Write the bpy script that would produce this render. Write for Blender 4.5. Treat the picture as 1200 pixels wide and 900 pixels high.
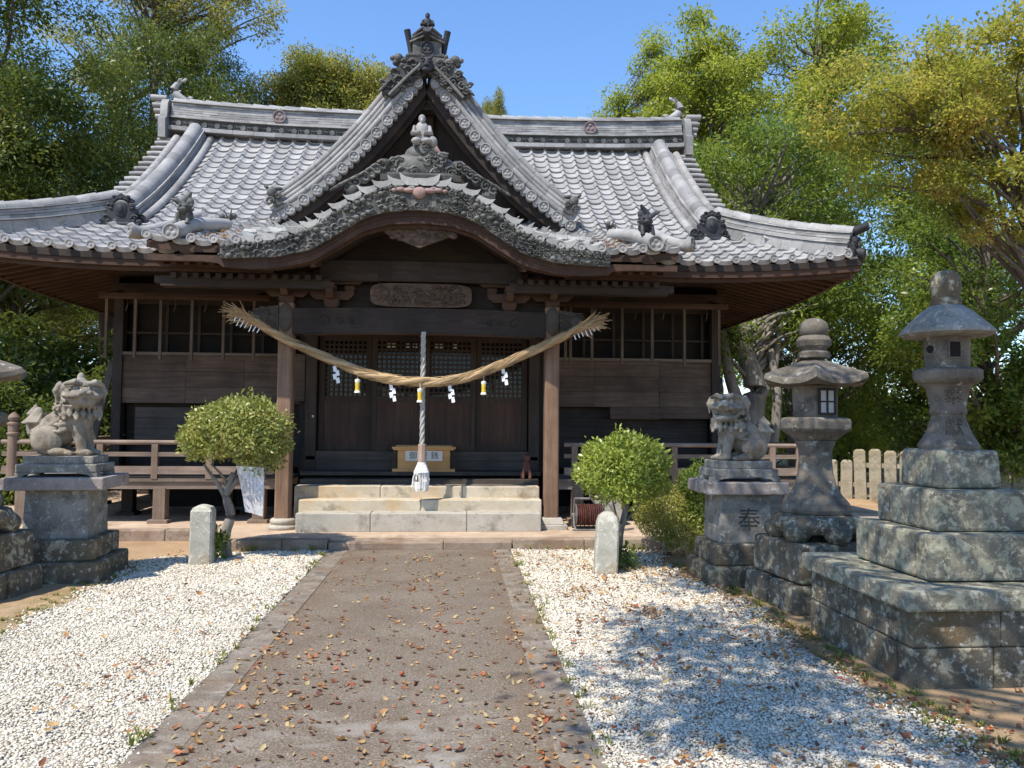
import bpy, bmesh, math, random
import numpy as np
from mathutils import Vector, Matrix, Euler

for o in list(bpy.data.objects):
    bpy.data.objects.remove(o)
SC = bpy.context.scene
COL = SC.collection
R = math.radians
PI = math.pi

# ------------------------------------------------------------------ camera
cam = bpy.data.cameras.new('camera')
cam.sensor_width = 36.0
cam.lens = 912.0 / 1200 * 36
cam.clip_start = 0.05
cam.clip_end = 2000
camo = bpy.data.objects.new('camera', cam)
COL.objects.link(camo)
yaw, pit, rol = R(4.2517), R(2.7706), R(0.432)
F = Vector((math.sin(yaw) * math.cos(pit), math.cos(yaw) * math.cos(pit), math.sin(pit)))
Rt = Vector((math.cos(yaw), -math.sin(yaw), 0))
Up = Rt.cross(F)
R2 = Rt * math.cos(rol) + Up * math.sin(rol)
U2 = -Rt * math.sin(rol) + Up * math.cos(rol)
M = Matrix.Identity(4)
for i in range(3):
    M[i][0], M[i][1], M[i][2] = R2[i], U2[i], -F[i]
M[0][3], M[1][3], M[2][3] = 0.389, 0.0, 1.6
camo.matrix_world = M
SC.camera = camo

# ------------------------------------------------------------------ light
SUN_ELEV, SUN_TO = 57.0, Vector((-0.70, -0.714, 0))      # horizontal direction towards the sun
world = bpy.data.worlds.new('World')
SC.world = world
world.use_nodes = True
wn = world.node_tree.nodes
sky = wn.new('ShaderNodeTexSky')
sky.sky_type = 'NISHITA'
sky.sun_disc = False
sky.sun_elevation = R(SUN_ELEV)
sky.sun_rotation = math.atan2(SUN_TO.x, SUN_TO.y)
sky.altitude = 300
sky.air_density = 1.25
sky.dust_density = 0.0
sky.ozone_density = 10.0
wn['Background'].inputs['Strength'].default_value = 0.15
world.node_tree.links.new(sky.outputs['Color'], wn['Background'].inputs['Color'])
sun = bpy.data.lights.new('sun', 'SUN')
sun.energy = 3.75
sun.angle = R(0.53)
sun.color = (1.0, 0.93, 0.82)
suno = bpy.data.objects.new('sun', sun)
COL.objects.link(suno)
sv = Vector((SUN_TO.x * math.cos(R(SUN_ELEV)), SUN_TO.y * math.cos(R(SUN_ELEV)), math.sin(R(SUN_ELEV))))
suno.rotation_euler = sv.to_track_quat('Z', 'Y').to_euler()
suno.location = (-8, -8, 14)
SC.view_settings.view_transform = 'Standard'
SC.view_settings.look = 'None'
SC.view_settings.exposure = 0.76
SC.view_settings.gamma = 1.0
SC.view_settings.use_curve_mapping = False
SC.render.engine = 'CYCLES'
SC.cycles.use_denoising = True
SC.cycles.max_bounces = 6
SC.cycles.diffuse_bounces = 4
SC.cycles.transparent_max_bounces = 6
SC.cycles.transmission_bounces = 3
SC.cycles.caustics_reflective = False
SC.cycles.caustics_refractive = False
SC.cycles.use_adaptive_sampling = True
SC.cycles.adaptive_threshold = 0.02

# ------------------------------------------------------------------ mesh helpers
class MB:
    def __init__(s):
        s.v, s.f, s.m = [], [], []
    def add(s, vs, fs, mat=0):
        b = len(s.v)
        s.v.extend([tuple(p) for p in vs])
        for f in fs:
            s.f.append(tuple(b + i for i in f)); s.m.append(mat)
    def box(s, c, d, rot=None, mat=0, taper=1.0):
        c = Vector(c); hx, hy, hz = d[0] / 2, d[1] / 2, d[2] / 2
        vs = []
        for z, k in ((-hz, 1.0), (hz, taper)):
            for x, y in ((-hx, -hy), (hx, -hy), (hx, hy), (-hx, hy)):
                p = Vector((x * k, y * k, z))
                if rot is not None:
                    p = rot @ p
                vs.append(c + p)
        s.add(vs, [(3, 2, 1, 0), (4, 5, 6, 7), (0, 1, 5, 4), (1, 2, 6, 5), (2, 3, 7, 6), (3, 0, 4, 7)], mat)
    def bx(s, x0, x1, y0, y1, z0, z1, mat=0):
        s.box(((x0 + x1) / 2, (y0 + y1) / 2, (z0 + z1) / 2), (abs(x1 - x0), abs(y1 - y0), abs(z1 - z0)), None, mat)
    def bar(s, p0, p1, w, h, up=(0, 0, 1), mat=0):
        p0, p1 = Vector(p0), Vector(p1)
        t = (p1 - p0).normalized()
        sd = t.cross(Vector(up)).normalized(); u = sd.cross(t)
        vs = []
        for p in (p0, p1):
            for a, b in ((-1, -1), (1, -1), (1, 1), (-1, 1)):
                vs.append(p + sd * (a * w / 2) + u * (b * h / 2))
        s.add(vs, [(3, 2, 1, 0), (4, 5, 6, 7), (0, 1, 5, 4), (1, 2, 6, 5), (2, 3, 7, 6), (3, 0, 4, 7)], mat)
    def sweep(s, path, sec, up=(0, 0, 1), mat=0, scale=None, cap=True):
        """section points (side, up) carried along the path"""
        path = [Vector(p) for p in path]; n = len(sec); up = Vector(up)
        vs = []
        for i, p in enumerate(path):
            t = (path[min(i + 1, len(path) - 1)] - path[max(i - 1, 0)]).normalized()
            sd = t.cross(up)
            if sd.length < 1e-5:
                sd = t.cross(Vector((0, 1, 0)))
            sd.normalize(); u = sd.cross(t)
            k = scale[i] if scale else 1.0
            for a, b in sec:
                vs.append(p + sd * (a * k) + u * (b * k))
        fs = []
        for i in range(len(path) - 1):
            for j in range(n):
                a, b = i * n + j, i * n + (j + 1) % n
                fs.append((a, b, b + n, a + n))
        if cap:
            fs.append(tuple(range(n - 1, -1, -1)))
            fs.append(tuple((len(path) - 1) * n + j for j in range(n)))
        s.add(vs, fs, mat)
    def tube(s, path, r, n=8, mat=0, cap=True):
        if not hasattr(r, '__len__'):
            r = [r] * len(path)
        s.sweep(path, [(math.cos(2 * PI * j / n), math.sin(2 * PI * j / n)) for j in range(n)], (0.013, 0.021, 1), mat, r, cap)
    def lathe(s, prof, n=16, c=(0, 0, 0), axis='z', rot0=0.0, mat=0, squash=1.0):
        c = Vector(c); vs = []
        for r, h in prof:
            for j in range(n):
                a = rot0 + 2 * PI * j / n
                x, y = r * math.cos(a), r * math.sin(a) * squash
                if axis == 'z':
                    vs.append(c + Vector((x, y, h)))
                elif axis == 'y':
                    vs.append(c + Vector((x, h, y)))
                else:
                    vs.append(c + Vector((h, x, y)))
        fs = []
        for i in range(len(prof) - 1):
            for j in range(n):
                a, b = i * n + j, i * n + (j + 1) % n
                fs.append((a, b, b + n, a + n))
        fs.append(tuple(range(n - 1, -1, -1)))
        fs.append(tuple((len(prof) - 1) * n + j for j in range(n)))
        s.add(vs, fs, mat)
    def ell(s, c, r, seg=12, ring=8, rot=None, mat=0):
        c = Vector(c)
        if not hasattr(r, '__len__'):
            r = (r, r, r)
        vs = []
        for i in range(1, ring):
            th = PI * i / ring
            for j in range(seg):
                ph = 2 * PI * j / seg
                p = Vector((r[0] * math.sin(th) * math.cos(ph), r[1] * math.sin(th) * math.sin(ph), r[2] * math.cos(th)))
                vs.append(c + (rot @ p if rot is not None else p))
        t, b = Vector((0, 0, r[2])), Vector((0, 0, -r[2]))
        vs.append(c + (rot @ t if rot is not None else t)); vs.append(c + (rot @ b if rot is not None else b))
        T, B = len(vs) - 2, len(vs) - 1
        fs = []
        for i in range(ring - 2):
            for j in range(seg):
                a, b_ = i * seg + j, i * seg + (j + 1) % seg
                fs.append((a, a + seg, b_ + seg, b_))
        for j in range(seg):
            fs.append((T, j, (j + 1) % seg))
            k = (ring - 2) * seg
            fs.append((B, k + (j + 1) % seg, k + j))
        s.add(vs, fs, mat)
    def prism(s, outline, fn, t0, t1, mat=0):
        """outline of 2D points; fn(a, b, t) -> 3D; two faces at t0 and t1 and a rim"""
        n = len(outline)
        vs = [fn(a, b, t0) for a, b in outline] + [fn(a, b, t1) for a, b in outline]
        fs = [tuple(range(n)), tuple(range(2 * n - 1, n - 1, -1))]
        for j in range(n):
            k = (j + 1) % n
            fs.append((j, j + n, k + n, k))
        s.add(vs, fs, mat)
    def curl(s, c, rad, turns=1.3, r=0.02, ax=Vector((1, 0, 0)), ay=Vector((0, 0, 1)), start=0.0, sign=1, n=12, seg=6, mat=0, bulge=0.0):
        c = Vector(c); nrm = ax.cross(ay); pts, rs = [], []
        for i in range(n):
            t = i / (n - 1)
            a = start + sign * t * turns * 2 * PI
            k = rad * (1 - 0.85 * t)
            pts.append(c + ax * (k * math.cos(a)) + ay * (k * math.sin(a)) - nrm * (-bulge * t))
            rs.append(r * (1.0 - 0.35 * t))
        s.tube(pts, rs, seg, mat)
    def build(s, name, mats, parent=None, world=False, smooth=35, bevel=0.0, bseg=2, loc=None, recalc=True, halves=False):
        if halves:
            out = []
            for sg in (-1, 1):
                h = MB(); mp = {}
                for f, m in zip(s.f, s.m):
                    if (sum(s.v[i][0] for i in f) < 0) == (sg < 0):
                        for i in f:
                            if i not in mp: mp[i] = len(h.v); h.v.append(s.v[i])
                        h.f.append(tuple(mp[i] for i in f)); h.m.append(m)
                if h.f: out.append(h.build(name, mats, parent, world, smooth, bevel, bseg, loc, recalc))
            return out[0]
        me = bpy.data.meshes.new(name)
        vs = s.v
        if world and parent is not None:
            l = FRAME[parent.name]
            vs = [(x - l[0], y - l[1], z - l[2]) for x, y, z in vs]
        me.from_pydata(vs, [], s.f)
        if not isinstance(mats, (list, tuple)):
            mats = [mats]
        for m in mats:
            me.materials.append(m)
        if len(mats) > 1:
            me.polygons.foreach_set('material_index', s.m)
        if recalc:
            bm = bmesh.new(); bm.from_mesh(me)
            bmesh.ops.recalc_face_normals(bm, faces=bm.faces)
            bm.to_mesh(me); bm.free()
        if smooth:
            me.shade_smooth()
            me.set_sharp_from_angle(angle=R(smooth))
        me.update()
        ob = bpy.data.objects.new(name, me)
        COL.objects.link(ob)
        if bevel:
            bv = ob.modifiers.new('bevel', 'BEVEL')
            bv.width = bevel; bv.segments = bseg; bv.limit_method = 'ANGLE'; bv.angle_limit = R(40)
            bv.harden_normals = False
        if parent is not None:
            ob.parent = parent
            FRAME[ob.name] = FRAME[parent.name]
        else:
            FRAME[ob.name] = (0, 0, 0)
        if loc is not None:
            ob.location = loc
        return ob

FRAME = {}

def np_mesh(name, verts, faces, mat, smooth=False, parent=None):
    me = bpy.data.meshes.new(name)
    k = faces.shape[1]
    me.vertices.add(len(verts)); me.vertices.foreach_set('co', np.ascontiguousarray(verts, np.float32).ravel())
    me.loops.add(faces.size); me.loops.foreach_set('vertex_index', np.ascontiguousarray(faces, np.int32).ravel())
    me.polygons.add(len(faces))
    me.polygons.foreach_set('loop_start', np.arange(0, faces.size, k, dtype=np.int32))
    me.update(calc_edges=True)
    me.materials.append(mat)
    if smooth:
        me.shade_smooth()
    ob = bpy.data.objects.new(name, me)
    COL.objects.link(ob)
    if parent is not None:
        ob.parent = parent
    FRAME[ob.name] = (0, 0, 0)
    return ob

def thing(name, label, cat, loc=(0, 0, 0), rz=0.0, group=None):
    o = bpy.data.objects.new(name, None)
    COL.objects.link(o)
    o.empty_display_size = 0.2
    o.location = loc; o.rotation_euler = (0, 0, rz)
    FRAME[o.name] = tuple(loc)
    return tag(o, label, cat, group)

def tag(o, label=None, cat=None, group=None, kind=None):
    if label: o['label'] = label
    if cat: o['category'] = cat
    if group: o['group'] = group
    if kind: o['kind'] = kind
    return o

def copy_tree(o, parent=None):
    c = o.copy(); COL.objects.link(c)
    if parent is not None:
        c.parent = parent
    FRAME[c.name] = FRAME.get(o.name, (0, 0, 0))
    for ch in list(o.children):
        copy_tree(ch, c)
    return c

# ------------------------------------------------------------------ materials
class NT:
    def __init__(s, name):
        s.mat = bpy.data.materials.new(name); s.mat.use_nodes = True
        s.t = s.mat.node_tree; s.n = s.t.nodes; s.p = s.n['Principled BSDF']
        s.out = s.n['Material Output']
        s.p.inputs['Roughness'].default_value = 0.8
        s.p.inputs['Specular IOR Level'].default_value = 0.3
    def link(s, a, b): s.t.links.new(a, b)
    def coord(s, scale=(1, 1, 1), rot=(0, 0, 0), kind='Object'):
        tc = s.n.new('ShaderNodeTexCoord'); mp = s.n.new('ShaderNodeMapping')
        mp.inputs['Scale'].default_value = scale; mp.inputs['Rotation'].default_value = rot
        s.link(tc.outputs[kind], mp.inputs['Vector']); return mp.outputs['Vector']
    def noise(s, vec, scale, detail=6, rough=0.6, dist=0.0):
        t = s.n.new('ShaderNodeTexNoise')
        t.inputs['Scale'].default_value = scale; t.inputs['Detail'].default_value = detail
        t.inputs['Roughness'].default_value = rough; t.inputs['Distortion'].default_value = dist
        s.link(vec, t.inputs['Vector']); return t.outputs['Fac']
    def voro(s, vec, scale, feat='F1', out='Distance', rnd=1.0):
        t = s.n.new('ShaderNodeTexVoronoi'); t.feature = feat
        t.inputs['Scale'].default_value = scale; t.inputs['Randomness'].default_value = rnd
        s.link(vec, t.inputs['Vector']); return t.outputs[out]
    def ramp(s, fac, stops, interp='LINEAR'):
        r = s.n.new('ShaderNodeValToRGB'); r.color_ramp.interpolation = interp
        el = r.color_ramp.elements
        while len(el) < len(stops): el.new(0.5)
        for e, (p, c) in zip(el, stops):
            e.position = p; e.color = c if len(c) == 4 else (*c, 1)
        s.link(fac, r.inputs['Fac']); return r.outputs['Color']
    def step(s, fac, lo, hi):
        r = s.n.new('ShaderNodeMapRange'); r.inputs['From Min'].default_value = lo; r.inputs['From Max'].default_value = hi
        s.link(fac, r.inputs['Value']); return r.outputs['Result']
    def mix(s, fac, a, b, mode='MIX'):
        m = s.n.new('ShaderNodeMix'); m.data_type = 'RGBA'; m.blend_type = mode; m.clamp_factor = True
        for v, i in ((fac, 0), (a, 6), (b, 7)):
            if hasattr(v, 'links'): s.link(v, m.inputs[i])
            elif i == 0: m.inputs[0].default_value = v
            else: m.inputs[i].default_value = (*v, 1)
        return m.outputs[2]
    def math(s, op, a, b=0.0):
        m = s.n.new('ShaderNodeMath'); m.operation = op
        for v, i in ((a, 0), (b, 1)):
            if hasattr(v, 'links'): s.link(v, m.inputs[i])
            else: m.inputs[i].default_value = v
        return m.outputs[0]
    def island(s):
        g = s.n.new('ShaderNodeNewGeometry'); return g.outputs['Random Per Island']
    def bump(s, h, strength=0.4, dist=0.01):
        b = s.n.new('ShaderNodeBump'); b.inputs['Strength'].default_value = strength; b.inputs['Distance'].default_value = dist
        s.link(h, b.inputs['Height']); s.link(b.outputs['Normal'], s.p.inputs['Normal'])
    def base(s, c): s.link(c, s.p.inputs['Base Color'])

def grey(v): return (v, v, v)

def m_simple(name, c1, c2, scale=6, rough=0.8, bump=0.3, bs=30, bd=0.006, isl=0.0, spec=0.3, metal=0.0):
    n = NT(name); v = n.coord()
    col = n.mix(n.step(n.noise(v, scale), 0.35, 0.65), c1, c2)
    if isl:
        k = n.step(n.island(), 0, 1)
        col = n.mix(1.0, col, n.ramp(k, [(0, grey(1 - isl)), (1, grey(1.0))]), 'MULTIPLY')
    n.base(col)
    n.p.inputs['Roughness'].default_value = rough; n.p.inputs['Specular IOR Level'].default_value = spec
    n.p.inputs['Metallic'].default_value = metal
    if bump: n.bump(n.noise(v, bs, 8, 0.65), bump, bd)
    return n.mat

def m_wood(name, c1, c2, axis='x', fine=26, isl=0.25, rough=0.75, knots=True, stain=None):
    n = NT(name)
    sc = {'x': (1.2, fine, fine), 'y': (fine, 1.2, fine), 'z': (fine, fine, 1.2)}[axis]
    v = n.coord(sc); v2 = n.coord()
    isd = n.island()
    off = n.n.new('ShaderNodeVectorMath'); off.operation = 'ADD'
    n.link(v, off.inputs[0])
    cx = n.n.new('ShaderNodeCombineXYZ')
    for i in range(3): n.link(n.math('MULTIPLY', isd, 37.0), cx.inputs[i])
    n.link(cx.outputs[0], off.inputs[1])
    g = n.noise(off.outputs[0], 1.0, 8, 0.65, 0.6)
    col = n.mix(n.step(g, 0.32, 0.68), c1, c2)
    big = n.noise(v2, 1.7, 5, 0.6)
    col = n.mix(n.step(big, 0.42, 0.75), col, tuple(0.55 * a + 0.1 * b for a, b in zip(c1, c2)))
    col = n.mix(1.0, col, n.ramp(isd, [(0, grey(1 - isl)), (1, grey(1.0))]), 'MULTIPLY')
    if stain: col = n.mix(n.math('MULTIPLY', n.step(n.noise(v2, 3.1, 6), 0.55, 0.7), 0.6), col, stain)
    n.base(col); n.p.inputs['Roughness'].default_value = rough
    n.bump(g, 0.35, 0.006)
    return n.mat

def m_stone(name, c1, c2, lich=None, lich2=None, scale=5.0, grain=130, amt=(0.56, 0.64), rust=None, moss=None):
    n = NT(name); v = n.coord()
    col = n.mix(n.step(n.noise(v, scale, 8, 0.65), 0.36, 0.62), c1, c2)
    col = n.mix(n.math('MULTIPLY', n.step(n.noise(v, grain, 2, 0.5), 0.5, 0.75), 0.45), col, tuple(min(1, x * 1.7) for x in c2))
    col = n.mix(n.math('MULTIPLY', n.step(n.noise(v, scale * 0.6 + 1.3, 7, 0.7), 0.52, 0.68), 0.75), col, tuple(x * 0.38 for x in c1))
    if rust: col = n.mix(n.math('MULTIPLY', n.step(n.noise(v, 2.3, 6), 0.5, 0.68), 0.7), col, rust)
    h = n.noise(v, 42, 8, 0.7)
    if lich:
        edge = n.noise(v, scale * 2.4, 9, 0.72, 0.4)
        cell = n.voro(v, scale * 4.2)
        f = n.step(n.math('SUBTRACT', edge, n.math('MULTIPLY', cell, 0.12)), amt[0] - 0.06, amt[1] - 0.06)
        col = n.mix(n.math('MULTIPLY', f, 0.85), col, lich)
    if lich2:
        f2 = n.step(n.math('SUBTRACT', n.noise(v, scale * 4.5, 8, 0.7, 0.3), n.math('MULTIPLY', n.voro(v, scale * 7), 0.15)), amt[0] - 0.03, amt[1] - 0.03)
        col = n.mix(n.math('MULTIPLY', f2, 0.8), col, lich2)
    if moss: col = n.mix(n.math('MULTIPLY', n.step(n.noise(v, 1.9, 7, 0.7), 0.55, 0.7), 0.6), col, moss)
    n.base(col); n.p.inputs['Roughness'].default_value = 0.88
    n.bump(h, 0.6, 0.012)
    return n.mat

def m_leaf(name, cols, trans=0.35, gloss=0.42, clump=0.9, share=0.6):
    """leaf colour: part leaf by leaf, part clump by clump"""
    n = NT(name)
    k = n.step(n.noise(n.coord(), clump, 3, 0.6), 0.3, 0.7)
    k = n.math('ADD', n.math('MULTIPLY', k, share), n.math('MULTIPLY', n.island(), 1 - share))
    c = n.ramp(k, cols)
    n.base(c); n.p.inputs['Roughness'].default_value = gloss; n.p.inputs['Specular IOR Level'].default_value = 0.35
    t = n.n.new('ShaderNodeBsdfTranslucent')
    n.link(n.mix(1.0, c, (1.15, 1.12, 0.75), 'MULTIPLY'), t.inputs['Color'])
    mx = n.n.new('ShaderNodeMixShader'); mx.inputs[0].default_value = trans
    n.link(n.p.outputs[0], mx.inputs[1]); n.link(t.outputs[0], mx.inputs[2]); n.link(mx.outputs[0], n.out.inputs['Surface'])
    return n.mat

MT = {}
def tile_mat(name, a, b, isl):
    n = NT(name); v = n.coord()
    col = n.mix(n.step(n.noise(v, 3.2, 7, 0.65), 0.33, 0.66), a, b)
    col = n.mix(n.math('MULTIPLY', n.step(n.noise(v, 24, 6, 0.7), 0.5, 0.72), 0.5), col, tuple(x * 1.35 for x in b))
    col = n.mix(n.math('MULTIPLY', n.step(n.noise(v, 1.1, 8, 0.75), 0.53, 0.66), 0.5), col, tuple(x * 0.55 for x in a))
    isd = n.island()
    col = n.mix(1.0, col, n.ramp(isd, [(0, grey(1 - isl)), (0.5, grey(1 - isl * 0.35)), (1, grey(1.0))]), 'MULTIPLY')
    n.base(col); n.p.inputs['Roughness'].default_value = 0.6; n.p.inputs['Specular IOR Level'].default_value = 0.22
    n.bump(n.noise(v, 55, 7, 0.7), 0.35, 0.006)
    return n.mat
MT['tile'] = tile_mat('roof_tile', (0.3, 0.292, 0.28), (0.41, 0.4, 0.386), 0.28)
MT['ridge'] = tile_mat('ridge_tile', (0.255, 0.248, 0.236), (0.39, 0.38, 0.365), 0.4)
MT['pale_tile'] = tile_mat('pale_tile', (0.33, 0.325, 0.305), (0.45, 0.445, 0.415), 0.35)
MT['dark_tile'] = tile_mat('dark_tile', (0.022, 0.023, 0.026), (0.06, 0.062, 0.068), 0.3)
MT['carved_tile'] = tile_mat('carved_tile', (0.055, 0.056, 0.052), (0.2, 0.198, 0.18), 0.6)
MT['terracotta'] = m_simple('terracotta', (0.25, 0.14, 0.12), (0.33, 0.24, 0.215), 12, 0.7)
MT['crest'] = m_simple('crest_tile', (0.17, 0.13, 0.125), (0.24, 0.19, 0.185), 14, 0.6)
MT['dark_x'] = m_wood('dark_timber_along', (0.028, 0.019, 0.014), (0.062, 0.045, 0.035), 'x')
MT['dark_z'] = m_wood('dark_timber_upright', (0.028, 0.02, 0.015), (0.06, 0.044, 0.035), 'z')
MT['rafter'] = m_wood('rafter_timber', (0.05, 0.026, 0.016), (0.095, 0.052, 0.033), 'y', 20)
MT['rafter_x'] = m_wood('rafter_timber_along', (0.05, 0.026, 0.016), (0.095, 0.052, 0.033), 'x', 20)
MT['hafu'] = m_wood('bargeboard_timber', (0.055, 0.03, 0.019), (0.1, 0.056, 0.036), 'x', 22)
MT['pillar'] = m_wood('pillar_timber', (0.17, 0.098, 0.06), (0.31, 0.195, 0.125), 'z', 24, 0.1)
MT['board'] = m_wood('wall_board', (0.068, 0.044, 0.031), (0.175, 0.118, 0.085), 'x', 18, 0.3)
MT['rail'] = m_wood('railing_timber', (0.19, 0.135, 0.1), (0.34, 0.265, 0.21), 'x', 24, 0.2)
MT['rail_z'] = m_wood('post_timber', (0.19, 0.13, 0.09), (0.33, 0.25, 0.19), 'z', 24, 0.2)
MT['deck'] = m_wood('deck_timber', (0.13, 0.1, 0.075), (0.24, 0.19, 0.15), 'x', 20, 0.25)
MT['greyboard'] = m_wood('grey_board', (0.072, 0.056, 0.044), (0.125, 0.102, 0.08), 'x', 18, 0.3)
MT['door'] = m_wood('door_panel', (0.045, 0.02, 0.012), (0.1, 0.05, 0.031), 'z', 16, 0.3, 0.6)
MT['doorframe'] = m_wood('door_frame', (0.04, 0.026, 0.018), (0.08, 0.055, 0.039), 'z', 22)
MT['honey'] = m_wood('honey_wood', (0.56, 0.28, 0.09), (0.68, 0.38, 0.14), 'x', 14, 0.1, 0.5)
MT['bambooish'] = m_wood('bar_wood', (0.09, 0.066, 0.048), (0.16, 0.12, 0.09), 'z', 24, 0.2)
MT['void'] = m_simple('unlit_interior', (0.012, 0.01, 0.008), (0.02, 0.016, 0.013), 4, 0.9, 0)  # near-black colour stands in for the darkness of unlit rooms and openings
gl = NT('window_glass'); gl.p.inputs['Base Color'].default_value = (0.012, 0.012, 0.012, 1); gl.p.inputs['Roughness'].default_value = 0.06
gl.p.inputs['Specular IOR Level'].default_value = 0.28
MT['glass'] = gl.mat
MT['stone'] = m_stone('weathered_stone', (0.15, 0.14, 0.12), (0.29, 0.275, 0.24), (0.46, 0.45, 0.4), (0.52, 0.51, 0.47), 4.5)
MT['lion'] = m_stone('lion_stone', (0.165, 0.145, 0.115), (0.33, 0.295, 0.24), (0.5, 0.47, 0.41), None, 6.0, 150, (0.6, 0.68), rust=(0.2, 0.13, 0.075))
MT['dark_stone'] = m_stone('mossy_stone', (0.065, 0.055, 0.04), (0.165, 0.14, 0.1), (0.36, 0.335, 0.24), (0.48, 0.47, 0.42), 3.6, 120, (0.53, 0.60), rust=(0.16, 0.1, 0.045), moss=(0.1, 0.1, 0.045))
MT['lantern'] = m_stone('lantern_stone', (0.085, 0.072, 0.056), (0.185, 0.16, 0.128), (0.4, 0.385, 0.33), None, 4.0, 140, (0.585, 0.66))
MT['greenstone'] = m_stone('lichen_block', (0.11, 0.1, 0.074), (0.24, 0.22, 0.165), (0.38, 0.365, 0.255), (0.46, 0.44, 0.34), 3.8, 140, (0.5, 0.57))
MT['slab'] = m_stone('slab_stone', (0.23, 0.19, 0.17), (0.34, 0.3, 0.27), (0.5, 0.48, 0.43), None, 4.2, 140, (0.58, 0.66))
MT['marker'] = m_stone('marker_stone', (0.33, 0.31, 0.25), (0.46, 0.44, 0.37), (0.62, 0.61, 0.53), (0.2, 0.2, 0.17), 5.5, 160, (0.54, 0.62), rust=(0.38, 0.27, 0.13))
MT['granite_pale'] = m_stone('granite_pale', (0.44, 0.37, 0.265), (0.56, 0.49, 0.375), None, None, 2.6, 260, rust=(0.5, 0.34, 0.17))
MT['granite_grey'] = m_stone('granite_grey', (0.36, 0.325, 0.265), (0.45, 0.415, 0.35), None, None, 3.0, 260)
MT['fence_stone'] = m_stone('fence_stone', (0.24, 0.205, 0.145), (0.37, 0.33, 0.25), (0.47, 0.46, 0.36), None, 4.0, 150, (0.57, 0.66), rust=(0.24, 0.19, 0.1))
MT['print'] = m_simple('faded_print', (0.3, 0.25, 0.25), (0.42, 0.36, 0.36), 30, 0.7, 0)
MT['cut'] = m_simple('carved_groove', (0.045, 0.04, 0.032), (0.085, 0.076, 0.062), 30, 0.9, 0)
MT['ink'] = m_simple('ink', (0.03, 0.028, 0.025), (0.05, 0.046, 0.04), 30, 0.8, 0)
MT['screen'] = m_simple('old_screen_paper', (0.42, 0.41, 0.38), (0.5, 0.49, 0.46), 12, 0.8, 0)
MT['paper'] = m_simple('paper', (0.78, 0.78, 0.78), (0.84, 0.84, 0.83), 20, 0.7, 0)
MT['plate'] = m_simple('name_plate', (0.62, 0.58, 0.5), (0.68, 0.64, 0.57), 12, 0.6, 0)
MT['straw'] = m_wood('straw', (0.46, 0.31, 0.16), (0.66, 0.48, 0.27), 'x', 60, 0.35, 0.85)
MT['rope'] = m_simple('white_rope', (0.34, 0.32, 0.29), (0.46, 0.44, 0.4), 40, 0.9, 0.4, 160, 0.003)
MT['tassel'] = m_simple('tassel_yarn', (0.7, 0.69, 0.66), (0.8, 0.79, 0.76), 40, 0.9, 0.4, 160, 0.003)
MT['sleeve'] = m_wood('sleeve_wood', (0.38, 0.26, 0.2), (0.48, 0.36, 0.29), 'z', 30, 0.1)
MT['gold'] = m_simple('gold_thread', (0.62, 0.42, 0.03), (0.75, 0.55, 0.06), 30, 0.4, 0.2, 120, 0.002, 0, 0.5)
MT['cream'] = m_simple('cream_thread', (0.75, 0.72, 0.6), (0.82, 0.8, 0.7), 30, 0.8, 0.2, 120, 0.002)
MT['iron'] = m_simple('painted_iron', (0.12, 0.11, 0.1), (0.22, 0.2, 0.19), 14, 0.5, 0.2, 60, 0.003)
MT['redhose'] = m_simple('brown_cable', (0.06, 0.025, 0.02), (0.12, 0.045, 0.035), 14, 0.45, 0.2, 60, 0.003)
MT['redwood'] = m_simple('red_brown_carving', (0.085, 0.036, 0.026), (0.14, 0.062, 0.044), 12, 0.7, 0.4, 50, 0.006)
MT['bark'] = m_wood('bark', (0.09, 0.073, 0.058), (0.2, 0.172, 0.142), 'z', 16, 0.15, 0.9)
MT['bark_pale'] = m_wood('pale_bark', (0.16, 0.14, 0.115), (0.34, 0.31, 0.27), 'z', 12, 0.15, 0.9)
# ------------------------------------------------------------------ setting: ground, gravel, path, terrace
rng = np.random.default_rng(7)
random.seed(11)

def m_dirt():
    n = NT('packed_earth'); v = n.coord()
    col = n.mix(n.step(n.noise(v, 0.9, 8, 0.65), 0.35, 0.65), (0.36, 0.225, 0.12), (0.54, 0.375, 0.225))
    col = n.mix(n.math('MULTIPLY', n.step(n.noise(v, 9, 8, 0.7), 0.5, 0.72), 0.55), col, (0.25, 0.15, 0.08))
    col = n.mix(n.math('MULTIPLY', n.step(n.noise(v, 70, 3, 0.6), 0.55, 0.75), 0.5), col, (0.55, 0.43, 0.31))
    tc = n.n.new('ShaderNodeTexCoord'); sx = n.n.new('ShaderNodeSeparateXYZ'); n.link(tc.outputs['Object'], sx.inputs[0])
    ax = n.math('ABSOLUTE', sx.outputs['X'])
    ed = n.math('MULTIPLY', n.math('MULTIPLY', n.step(ax, 3.75, 3.0), n.step(sx.outputs['Y'], 9.4, 8.8)), n.step(n.noise(v, 5, 8, 0.7), 0.42, 0.6))
    col = n.mix(n.math('MULTIPLY', ed, 0.7), col, (0.2, 0.17, 0.06))
    col = n.mix(n.math('MULTIPLY', n.step(n.voro(v, 28), 0.22, 0.12), n.step(n.noise(v, 7, 4), 0.5, 0.6)), col, (0.55, 0.47, 0.37))
    n.base(col); n.p.inputs['Roughness'].default_value = 0.95
    n.bump(n.noise(v, 45, 8, 0.7), 0.8, 0.03); return n.mat
MT['dirt'] = m_dirt()

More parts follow.
